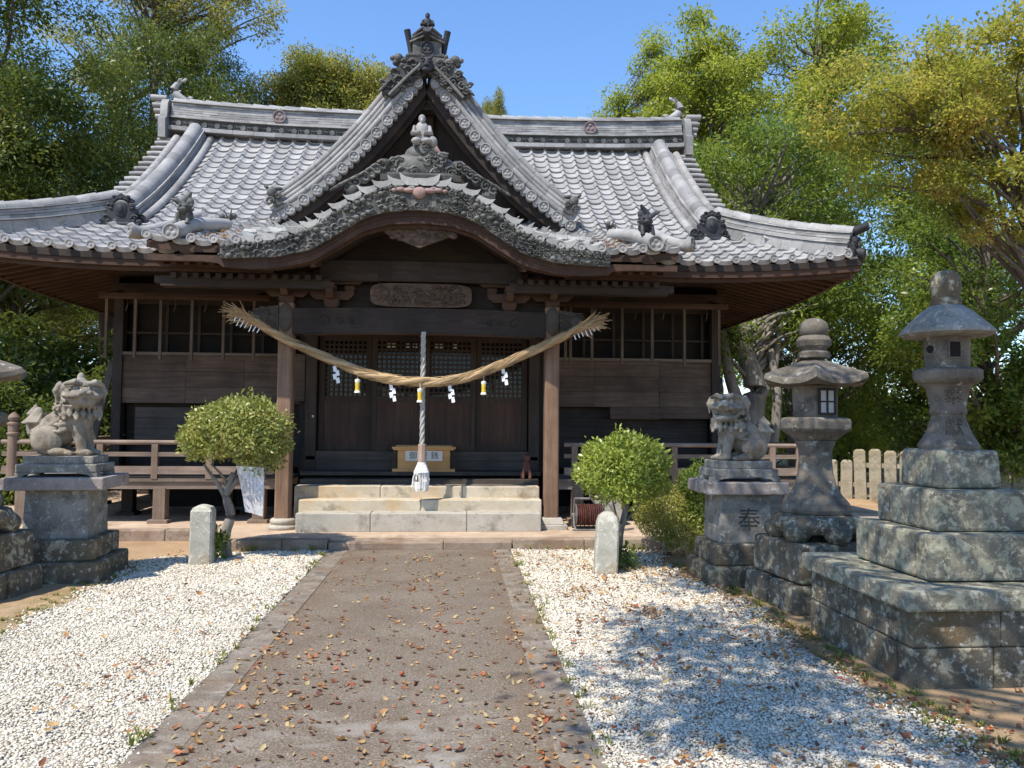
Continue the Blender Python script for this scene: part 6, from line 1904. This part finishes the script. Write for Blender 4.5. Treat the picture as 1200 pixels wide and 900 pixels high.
MT['leaf_bush'] = m_leaf('bush_leaf', [(0, (0.131, 0.152, 0.031)), (0.5, (0.296, 0.302, 0.068)), (0.9, (0.433, 0.400, 0.104)), (1, (0.369, 0.227, 0.086))], 0.3, 0.4, 5.0, 0.45)

def unit(v): return v / np.maximum(np.linalg.norm(v, axis=1, keepdims=True), 1e-6)
def leaf_quads(P, D, N, L, W, fold=0.25):
    D = unit(D); S = unit(np.cross(D, N)); N = np.cross(S, D)
    L = L[:, None]; W = W[:, None]
    v = np.stack([P, P + D * L * .48 + S * W * .5 + N * W * fold, P + D * L, P + D * L * .48 - S * W * .5 + N * W * fold], 1)
    n = len(P)
    return v.reshape(-1, 3), np.arange(n * 4).reshape(n, 4)
def cloud(g, C, rad, per, ln, wd, up=0.6, flat=0.7):
    """leaf sprays gathered round the clump centres C"""
    n = len(C) * per
    c = np.repeat(C, per, 0); r = np.repeat(rad, per)[:, None]
    o = g.normal(0, 1, (n, 3)); o = unit(o) * (g.random((n, 1)) ** .45) * r; o[:, 2] *= flat
    # sprays: a share of the leaves sits along thin arcs so the clump gets an uneven rim
    sp = g.random(n) < .35; o[sp] *= g.uniform(.9, 1.45, (sp.sum(), 1))
    N = g.normal(0, .55, (n, 3)); N[:, 2] += up + .3
    D = o / r + g.normal(0, .6, (n, 3)); D[:, 2] -= .25
    L = ln * g.lognormal(0, .22, n); W = wd * g.lognormal(0, .2, n)
    return leaf_quads(c + o, D, unit(N), L, W)

def tree(name, label, loc, trunk, crowns, leaf, bark, seed, tr=(.25, .08), cr=(.5, .85), per=220, ln=.13, wd=.06, group=None, up=.6, flat=.7, limbs=70, cat='tree'):
    """trunk: list of points; crowns: list of (cx, cy, cz, rx, ry, rz, clumps) around the base"""
    g = np.random.default_rng(seed); rs = random.Random(seed)
    root = thing(name, label, cat, loc, 0, group)
    C = []
    for (cx, cy, cz, rx, ry, rz, n) in crowns:
        d = unit(g.normal(0, 1, (n, 3))) * (g.random((n, 1)) ** .38); C.append(np.array([cx, cy, cz]) + d * np.array([rx, ry, rz]))
    C = np.concatenate(C)
    tp = catmull(trunk, 6); mb = MB(); n = len(tp)
    rad = [tr[0] + (tr[1] - tr[0]) * (i / (n - 1)) ** .8 for i in range(n)]; rad[0] *= 1.35; rad[1] *= 1.12
    mb.tube(tp, [r * rs.uniform(.94, 1.06) for r in rad], 10)
    if limbs:
        for c in C[:: max(1, len(C) // limbs)]:
            c = Vector(c); hd = (Vector((c.x, c.y)) - Vector((tp[-1].x, tp[-1].y))).length
            zt_ = c.z - rs.uniform(.35, .8) * hd - .3
            i = min(range(n), key=lambda q: abs(tp[q].z - zt_)); p = tp[i]
            m1 = p.lerp(c, .4) + Vector((rs.uniform(-.25, .25), rs.uniform(-.25, .25), rs.uniform(-.05, .3))); m2 = p.lerp(c, .75) + Vector((rs.uniform(-.15, .15), rs.uniform(-.15, .15), rs.uniform(-.05, .2)))
            r0 = min(rad[i] * .42, .018 + .014 * (c - p).length)
            mb.tube(catmull([p, m1, m2, c], 3), [r0 * (1 - k / 9) + .006 for k in range(10)], 6)
    mb.build('trunk', bark, root, smooth=60, recalc=False)
    rad_ = g.uniform(cr[0], cr[1], len(C))
    v, f = cloud(g, C, rad_, per, ln, wd, up, flat)
    cw = np_mesh('crown', v, f, leaf, False, root)
    return root

def clone(src, label, loc, rz, k, group=None):
    c = copy_tree(src); c.location = loc; c.rotation_euler = (0, 0, rz); c.scale = (k, k, k) if not hasattr(k, '__len__') else k
    c['label'] = label
    if group: c['group'] = group
    return c

GL, GR = 'trees on the left of the hall', 'trees on the right of the hall'
# left: dense dark evergreens
t1 = tree('evergreen_tree', 'large dark evergreen at the left edge, its crown reaching the top of the photo', (-9.9, 17.5, 0), [(0, 0, 0), (.1, .1, 2.5), (-.1, 0, 5), (.15, .1, 8), (0, 0, 11)],
          [(0, 0, 8.6, 2.7, 2.7, 3.6, 105), (1.2, -.4, 6.0, 1.9, 1.9, 2.0, 40), (-1.0, .3, 5.6, 1.8, 1.8, 1.6, 26)], MT['leaf_dark'], MT['bark'], 1, (.3, .08), (.45, .85), 470, .108, .046, GL)
clone(t1, 'dense evergreen just left of the roof, behind the left gable end', (-7.8, 21.5, 0), 2.1, (.86, .86, 1.08), GL)
clone(t1, 'dark evergreen far back at the left, between the edge tree and the roof', (-12.2, 23, 0), 4.0, 1.05, GL)
clone(t1, 'lower evergreen with shaded trunks under the left eave', (-10.9, 14.2, 0), 1.2, (.62, .62, .58), GL)
clone(t1, 'evergreen seen far off under the left eave', (-13.4, 29, 0), 3.1, (.95, .95, .85), GL)
clone(t1, 'evergreen behind the left part of the roof with a pointed dark crown', (-7.7, 26, 0), 5.2, (.72, .72, 1.2), GL)
t3 = tree('tall_tree', 'tall sparse tree with brownish leaves whose boughs hang in the sky above the left gable', (-10.6, 25, 0), [(0, 0, 0), (.2, 0, 4), (.0, .1, 8), (.5, 0, 12), (1.4, 0, 14.6)],
          [(3.2, -.2, 14.5, 2.1, 1.5, 1.4, 36), (1.2, 0, 15.8, 2.0, 1.6, 1.2, 26), (-.4, 0, 13.2, 2, 1.6, 1.4, 22)], MT['leaf_olive'], MT['bark'], 3, (.34, .09), (.35, .62), 260, .11, .05, GL)
# centre: rounded crowns above the ridge
t4 = tree('broadleaf_tree', 'broad rounded yellow-green tree rising behind the left half of the roof ridge', (-4.2, 27, 0), [(0, 0, 0), (.1, 0, 4), (0, 0, 8), (0, 0, 12)],
          [(-2.1, 0, 11.2, 1.5, 1.6, 1.9, 60), (-.2, 0, 12.5, 1.7, 1.7, 1.9, 80), (1.6, .2, 12.1, 1.5, 1.5, 1.8, 70), (0, 0, 10.2, 3.2, 2.0, 1.5, 80)], MT['leaf_olive'], MT['bark'], 5, (.35, .1), (.45, .7), 520, .115, .048, 'rounded trees behind the ridge')
clone(t4, 'small rounded tree top peeping above the ridge just right of the porch gable', (2.0, 33, 0), 2.0, (.36, .36, 1.1), 'rounded trees behind the ridge')
# right: light green airy trees
t5 = tree('slender_tree', 'airy light green tree behind the right end of the roof ridge', (7.6, 21.5, 0), [(0, 0, 0), (.1, 0, 3), (-.1, .1, 6), (.1, 0, 9), (0, 0, 12.6)],
          [(0, 0, 10.6, 1.8, 1.7, 3.1, 68), (.3, -.2, 7.2, 2.0, 1.8, 2.1, 46), (-.2, 0, 4.6, 1.6, 1.5, 1.2, 14)], MT['leaf_fresh'], MT['bark'], 7, (.16, .05), (.36, .68), 340, .118, .052, GR)
clone(t5, 'light green tree between the roof corner and the amber branches', (10.6, 21.0, 0), 2.4, 1.06, GR)
clone(t5, 'pale green tree with thin stems over the right roof corner', (9.3, 25.5, 0), 4.2, 1.1, GR)
clone(t5, 'pale green tree far behind the largest lantern', (15.0, 22.5, 0), 1.1, 1.02, GR)
t6 = tree('thin_tree', 'thin young tree with separate tufts against the blue sky right of the ridge', (5.7, 23.5, 0), [(0, 0, 0), (.1, 0, 4), (0, 0, 8), (-.3, 0, 11)],
          [(-1.3, 0, 9.2, .55, .5, 1.2, 14), (-.4, 0, 10.6, .5, .6, 1.2, 15), (.6, 0, 10.8, .6, .6, 1.3, 18), (.7, 0, 13, .4, .5, .9, 7), (.2, 0, 8.8, 1.5, 1.0, .9, 34), (1.5, 0, 11.2, .8, .8, 2.0, 32)], MT['leaf_fresh'], MT['bark'], 9, (.13, .03), (.32, .55), 300, .1, .045, GR)
# amber maple leaning in from the right
t7 = tree('maple_tree', 'amber and yellow-green maple reaching in from the right edge above the lanterns', (10.4, 12.2, 0), [(0, 0, 0), (-.1, 0, 2), (-.3, -.1, 4), (-1.0, -.2, 5.6), (-2.4, -.4, 6.3), (-3.8, -.5, 6.2)],
          [(-3.1, -.3, 6.6, 1.3, 1.3, 1.1, 36), (-1.3, -.3, 7.2, 1.5, 1.4, 1.2, 38), (-1.2, -.5, 5.5, 1.4, 1.2, .9, 28), (.2, 0, 6.6, 1.4, 1.3, 1.4, 24)], MT['leaf_amber'], MT['bark'], 11, (.2, .03), (.28, .55), 270, .08, .04, GR, .8, .55, 34)
t8 = tree('shade_tree', 'deep green tree standing behind the largest lantern at the right edge', (11.3, 15.2, 0), [(0, 0, 0), (.15, 0, 1.8), (-.1, 0, 3.6), (.2, 0, 6)],
          [(0, 0, 4.8, 2.3, 2, 2.0, 42), (-1.2, -.6, 3.0, 1.4, 1.2, 1.1, 20), (.9, -.5, 2.6, 1.5, 1.3, 1.1, 20), (-.2, -.8, 1.5, 1.6, 1.0, .7, 14)], MT['leaf_deep'], MT['bark'], 13, (.2, .06), (.34, .6), 320, .105, .05, GR)
clone(t8, 'deep green tree whose leaves hang behind the hexagonal lantern', (8.9, 18.8, 0), 2.2, (.9, .9, 1.12), GR)
clone(t8, 'deep green tree beyond the fence at the far right', (13.4, 19.5, 0), 4.0, 1.1, GR)
t9 = tree('gnarled_tree', 'old gnarled tree with thick pale trunk between the hall and the hexagonal lantern', (6.75, 16.2, 0), [(0, 0, 0), (-.1, 0, 1.3), (.05, 0, 2.4), (-.2, .1, 3.6), (.1, .2, 6)],
          [(.4, .3, 6.6, 2.3, 1.9, 1.8, 62), (1.3, 0, 4.2, 1.3, 1.0, .9, 24), (-.5, .2, 3.6, .9, .8, .6, 12)], MT['leaf_deep'], MT['bark_pale'], 15, (.36, .14), (.4, .65), 320, .1, .045, GR)
mb = MB()
for pts, r in (([(0, 0, 1.5), (-.45, -.1, 2.3), (-.7, -.15, 3.4), (-.8, 0, 4.6)], .15), ([(0, 0, 1.9), (.45, .1, 2.6), (.65, .1, 3.6)], .13), ([(.05, 0, .0), (.35, -.1, 1.0), (.5, -.1, 2.1), (.4, 0, 3.2)], .14)):
    cp = catmull(pts, 5); mb.tube(cp, [r * (1 - .5 * i / len(cp)) for i in range(len(cp))], 9)
mb.build('side_trunk', MT['bark_pale'], t9, smooth=60)
clone(t5, 'light green tree in the gap between gnarled trunk and picket fence, far back', (12.4, 29, 0), 3.3, .8, GR)

# shrubs closing the view at ground level
s1 = tree('shrub', 'dark shrub beneath the left eave, behind the left lion', (-7.5, 14.6, 0), [(0, 0, 0), (.05, 0, .5), (0, 0, 1.4)],
          [(0, 0, 1.25, 1.1, 1.0, .95, 46), (.5, -.2, .7, .9, .8, .5, 16)], MT['leaf_dark'], MT['bark'], 21, (.07, .03), (.28, .45), 230, .1, .045, 'shrubs round the hall', cat='shrub')
SHR = [(-9.2, 13.6, 1.0, 'tall dark shrub at the left edge under the trees'), (-8.6, 16.8, 1.45, 'big dark shrub behind the shrub next to the left lion'), (-6.9, 17.0, 1.2, 'shrub in the gap between veranda corner and left trees'), (-11.5, 17.2, 1.6, 'large shrub far left behind the stone lantern'), (-11, 21, 1.9, 'tall shrub far back left under the evergreens'), (-7.8, 22.5, 1.9, 'tall shrub far back behind the left veranda')]
for i, (x, y, k, lab) in enumerate(SHR): clone(s1, lab, (x, y, 0), i * 1.3, k, 'shrubs round the hall')
s2 = tree('sunlit_shrub', 'light green shrub just behind the picket fence', (10.2, 19.6, 0), [(0, 0, 0), (.05, 0, .6), (0, 0, 1.6)],
          [(0, 0, 1.3, 1.2, 1.0, 1.0, 34), (.4, 0, 2.0, .7, .7, .6, 12)], MT['leaf_fresh'], MT['bark'], 23, (.06, .02), (.28, .48), 170, .11, .05, 'sunlit shrubs beyond the fence', cat='shrub')
for i, (x, y, k, lab) in enumerate([(13, 23, 1.2, 'light shrub beyond the fence behind the largest lantern'), (7.6, 21.5, .95, 'light shrub behind the gnarled trunk'), (16.2, 20, 1.4, 'tall light shrub far right beyond the fence'), (11.5, 27, 1.1, 'small light shrub in the far gap behind the hexagonal lantern')]):
    clone(s2, lab, (x, y, 0), i * 1.7 + .4, k, 'sunlit shrubs beyond the fence')
# far wood closing the hilltop behind everything
g = np.random.default_rng(77); C = []
for i in range(300):
    x = g.uniform(-30, 34); y = 35 + g.uniform(-1.5, 6)
    if 6 < x < 13 and g.random() < .75: continue
    C.append((x, y, g.uniform(.3, 3.2) * (1.25 if x < 2 else .8)))
v, f = cloud(g, np.array(C), g.uniform(.7, 1.2, len(C)), 130, .24, .12)
o = np_mesh('far_thicket', v, f, MT['leaf_dark']); tag(o, kind='stuff')

# overhanging tree that dapples the right side of the court (stands behind the camera)
tO = tree('overhanging_tree', 'tall tree standing behind the viewer, leafy boughs spread over the approach', (6.5, -2.5, 0), [(0, 0, 0), (-.2, .1, 3), (-.8, .8, 5.4), (-2.6, 2.6, 7.2), (-5.0, 4.6, 7.9)],
          [(-7.2, 4.3, 7.1, 1.25, 1.5, .55, 26), (-6.4, 6.4, 7.5, 1.2, 1.5, .5, 22), (-5.0, 4.9, 7.6, 1.2, 1.5, .5, 34), (-8.2, 3.3, 7.6, .6, 1.2, .5, 6), (-4.1, 5.9, 8.2, .9, 1.2, .4, 20)], MT['leaf_amber'], MT['bark'], 31, (.3, .06), (.26, .5), 130, .1, .06, None, .8, .5)
tO2 = None

# ---- clipped trees by the path
def dome(g, c, r, n, ln, wd, bumps=0.06, shell=.5, low=-.62):
    d = unit(g.normal(0, 1, (n * 2, 3))); d = d[d[:, 2] > low][:n]; n = len(d)
    bump = 1 + bumps * (np.sin(d[:, 0] * 7 + 1) * np.sin(d[:, 1] * 6) + np.sin(d[:, 2] * 8 + d[:, 0] * 5) + .7 * np.sin(d[:, 0] * 15 + 2) * np.sin(d[:, 2] * 13 + d[:, 1] * 11)) + g.normal(0, .03, n) + (g.random(n) < .03) * g.uniform(.02, .12, n)
    rr = (1 - shell * g.random(n) ** 2.2) * bump
    P = np.array(c) + d * rr[:, None] * np.array(r)
    N = unit(d + g.normal(0, .55, (n, 3)) + np.array([0, 0, .35])); D = d * .5 + g.normal(0, .7, (n, 3)) + np.array([0, 0, .3])
    return leaf_quads(P, D, N, ln * g.lognormal(0, .25, n), wd * g.lognormal(0, .2, n), .2)
def join(parts):
    off = 0; V, Fc = [], []
    for v, f in parts: V.append(v); Fc.append(f + off); off += len(v)
    return np.concatenate(V), np.concatenate(Fc)
def clipped(name, lab, loc, trunkpts, tr, branches, doms, leaf, seed, cat='tree', group=None):
    g = np.random.default_rng(seed); root = thing(name, lab, cat, loc, 0, group)
    mb = MB(); tp = catmull(trunkpts, 5); n = len(tp); rs = random.Random(seed)
    mb.tube(tp, [(tr * (1.25 - .55 * i / (n - 1))) * rs.uniform(.88, 1.12) for i in range(n)], 10)
    for pts, r in branches:
        cp = catmull(pts, 4); mb.tube(cp, [r * (1 - .6 * i / len(cp)) for i in range(len(cp))], 7)
    mb.build('trunk', MT['bark_pale'], root, smooth=60)
    v, f = join([dome(g, *d) for d in doms]); np_mesh('crown', v, f, leaf, False, root)
    return root
lt = clipped('clipped_tree', 'wide clipped tree with reddish leaf tips in the left gravel, a notice hanging from it', (-2.2, 9.28, 0), [(0, 0, 0), (-.03, 0, .25), (.02, .02, .5), (-.03, 0, .74), (.05, 0, .98)], .055,
        [([(-.03, 0, .68), (-.12, -.03, .86), (-.28, -.03, 1.08)], .03), ([(-.02, 0, .74), (.1, -.02, .9), (.26, .02, 1.05)], .034), ([(.08, -.02, .9), (.32, -.04, .95), (.58, -.02, 1.1)], .02), ([(.0, 0, .8), (.02, .15, .95), (.08, .3, 1.1)], .025), ([(-.02, 0, .84), (-.05, -.15, .98), (-.12, -.3, 1.1)], .02), ([(.1, -.03, .92), (.2, -.05, .88), (.3, -.06, .95)], .012)],
        [((.07, 0, 1.4), (.6, .52, .42), 8800, .048, .025, .05, .55, -.5), ((.34, -.05, 1.2), (.28, .28, .3), 2000, .05, .025, .1, .7, -.7), ((-.24, -.02, 1.27), (.28, .28, .22), 1300, .05, .025, .1, .7, -.7), ((.15, .05, 1.5), (.42, .4, .38), 900, .05, .025, .14, .5, -.2)], MT['leaf_clip'], 41)
rt = clipped('clipped_tree', 'round bright green clipped tree in the right gravel beside the tilted stone post', (2.18, 8.5, 0), [(0, 0, 0), (.03, 0, .25), (.06, .0, .45), (.12, 0, .7)], .04,
        [([(.05, 0, .36), (-.06, -.02, .46), (-.16, 0, .68)], .02), ([(.06, 0, .42), (-.0, -.05, .55), (-.06, -.1, .75)], .018), ([(.08, 0, .5), (.2, .02, .62), (.3, 0, .8)], .018)],
        [((.09, 0, 1.03), (.5, .47, .42), 8200, .047, .025, .07, .55, -.55), ((.1, -.05, .86), (.38, .36, .2), 1500, .047, .025, .1, .7, -.8), ((.05, 0, 1.1), (.4, .38, .38), 700, .047, .025, .14, .5, -.3)], MT['leaf_lime'], 43)
# bushes beside the right pedestal
clipped('round_bush', 'low rounded olive bush between the right clipped tree and the lion pedestal', (2.99, 9.42, 0), [(0, 0, 0), (0, 0, .2), (.02, 0, .4)], .03, [([(0, 0, .1), (.15, 0, .4)], .015), ([(0, 0, .1), (-.15, .05, .4)], .015)],
        [((-.04, 0, .5), (.36, .34, .33), 8200, .026, .015, .03, .5, -.95), ((.14, -.16, .28), (.32, .28, .24), 3000, .032, .017, .08, .6, -.9)], MT['leaf_bush'], 45, 'bush')
clipped('upright_bush', 'taller green bush with a tuft of new shoots against the right lion pedestal', (3.34, 9.3, 0), [(0, 0, 0), (.02, 0, .4), (0, 0, .9)], .02, [([(0, 0, .2), (.1, 0, .7)], .012), ([(.0, 0, .8), (.06, -.02, 1.2)], .006)],
        [((0, 0, .87), (.22, .22, .2), 1800, .042, .022, .1, .7, -.9), ((.06, .02, .48), (.25, .22, .3), 2200, .042, .022, .1, .7, -.95), ((.04, 0, 1.08), (.1, .08, .1), 140, .04, .02, .2, .8, -1)], MT['leaf_deep'], 46, 'bush')
clipped('reddish_bush', 'small bush with russet leaves behind the right lion pedestal', (3.62, 10.1, 0), [(0, 0, 0), (0, 0, .3), (0, 0, .5)], .02, [],
        [((0, 0, .5), (.34, .28, .36), 2200, .036, .018, .1, .7, -.95)], MT['leaf_bush'], 47, 'bush')
# small sprouts at the feet of the clipped trees
clipped('sprout_plant', 'small glossy sprout at the foot of the left clipped tree', (-2.26, 9.06, 0), [(0, 0, 0), (0, 0, .1), (0, 0, .22)], .008, [], [((0, 0, .2), (.1, .1, .17), 260, .06, .032, .2, .8, -1)], MT['leaf_deep'], 48, 'small plant')
clipped('sprout_plant', 'small dark sprout at the foot of the round clipped tree', (2.26, 8.36, 0), [(0, 0, 0), (0, 0, .1), (0, 0, .18)], .008, [], [((0, 0, .13), (.14, .11, .13), 260, .05, .028, .2, .8, -1)], MT['leaf_deep'], 49, 'small plant')

# notice in a plastic sleeve, tied under the left tree
n = NT('plastic_sleeve'); n.p.inputs['Base Color'].default_value = (.62, .6, .6, 1); n.p.inputs['Roughness'].default_value = .18; n.p.inputs['Specular IOR Level'].default_value = .6
nv = n.coord(); n.bump(n.noise(nv, 9, 3), .5, .02)
no = thing('paper_notice', 'white paper notice in a clear sleeve hanging from the left clipped tree', 'notice', (-1.9, 9.02, .56))
mb = MB(); vs = []; fs = []
NX, NZ = 9, 13
for j in range(NZ):
    for i in range(NX):
        u, v_ = i / (NX - 1), j / (NZ - 1)
        x = -.15 + .3 * u + (1 - v_) * (.1 * (1 - u) - .0 * u) ; z = .5 * v_ - .05 * u * (1 - v_) + .02 * (1 - u) * v_
        vs.append((x, .018 * math.sin(u * 5 + v_ * 4) + .03 * (1 - v_), z))
m = len(vs)
for j in range(NZ - 1):
    for i in range(NX - 1): fs.append((j * NX + i, j * NX + i + 1, (j + 1) * NX + i + 1, (j + 1) * NX + i))
vs += [(x, y + .003, z) for x, y, z in vs]; fs += [tuple(q + m for q in reversed(f_)) for f_ in fs]
mb.add(vs, fs); mb.build('sheet', n.mat, no, smooth=60)
mb = MB(); random.seed(9)
for cidx in range(6):
    u = .14 + cidx * .145
    v_ = .86 - random.uniform(0, .1)
    while v_ > .2:
        if random.random() < .86:
            x = -.15 + .3 * u + (1 - v_) * .1 * (1 - u); z = .5 * v_ - .05 * u * (1 - v_) + .02 * (1 - u) * v_; y = .018 * math.sin(u * 5 + v_ * 4) + .03 * (1 - v_) - .003
            w = random.uniform(.004, .007); h = random.uniform(.004, .009)
            mb.add([(x - w, y, z - h), (x + w, y, z - h), (x + w, y, z + h), (x - w, y, z + h)], [(0, 1, 2, 3)])
        v_ -= .052
mb.build('faint_print', MT['print'], no, smooth=0, recalc=False)
mb = MB(); mb.tube([(-.1, .0, .5), (-.08, .05, .62)], .003, 5); mb.tube([(.08, .0, .5), (.1, .05, .6)], .003, 5); mb.build('tie_string', MT['rope'], no, smooth=0)

# dead leaves lying on the porch tiles
pos, sz = [], []
for i in range(240):
    sx = random.choice((-1, 1)); x = sx * (2.3 + abs(random.gauss(0, .28))); v = abs(random.gauss(.35, .4))
    if abs(x) > 3.1 or v > 1.6: continue
    p = S_porch(x, v); pos.append((x * 1.05 + HX, p.y + .47, .128 + (p.z - .128) * 1.05 - .07 + .06)); sz.append(random.uniform(.012, .03))
v, f = fallen(np.array(pos), np.array(sz), .5)
o = np_mesh('roof_leaf_litter', v, f, MT['fallen'], True); tag(o, kind='stuff')
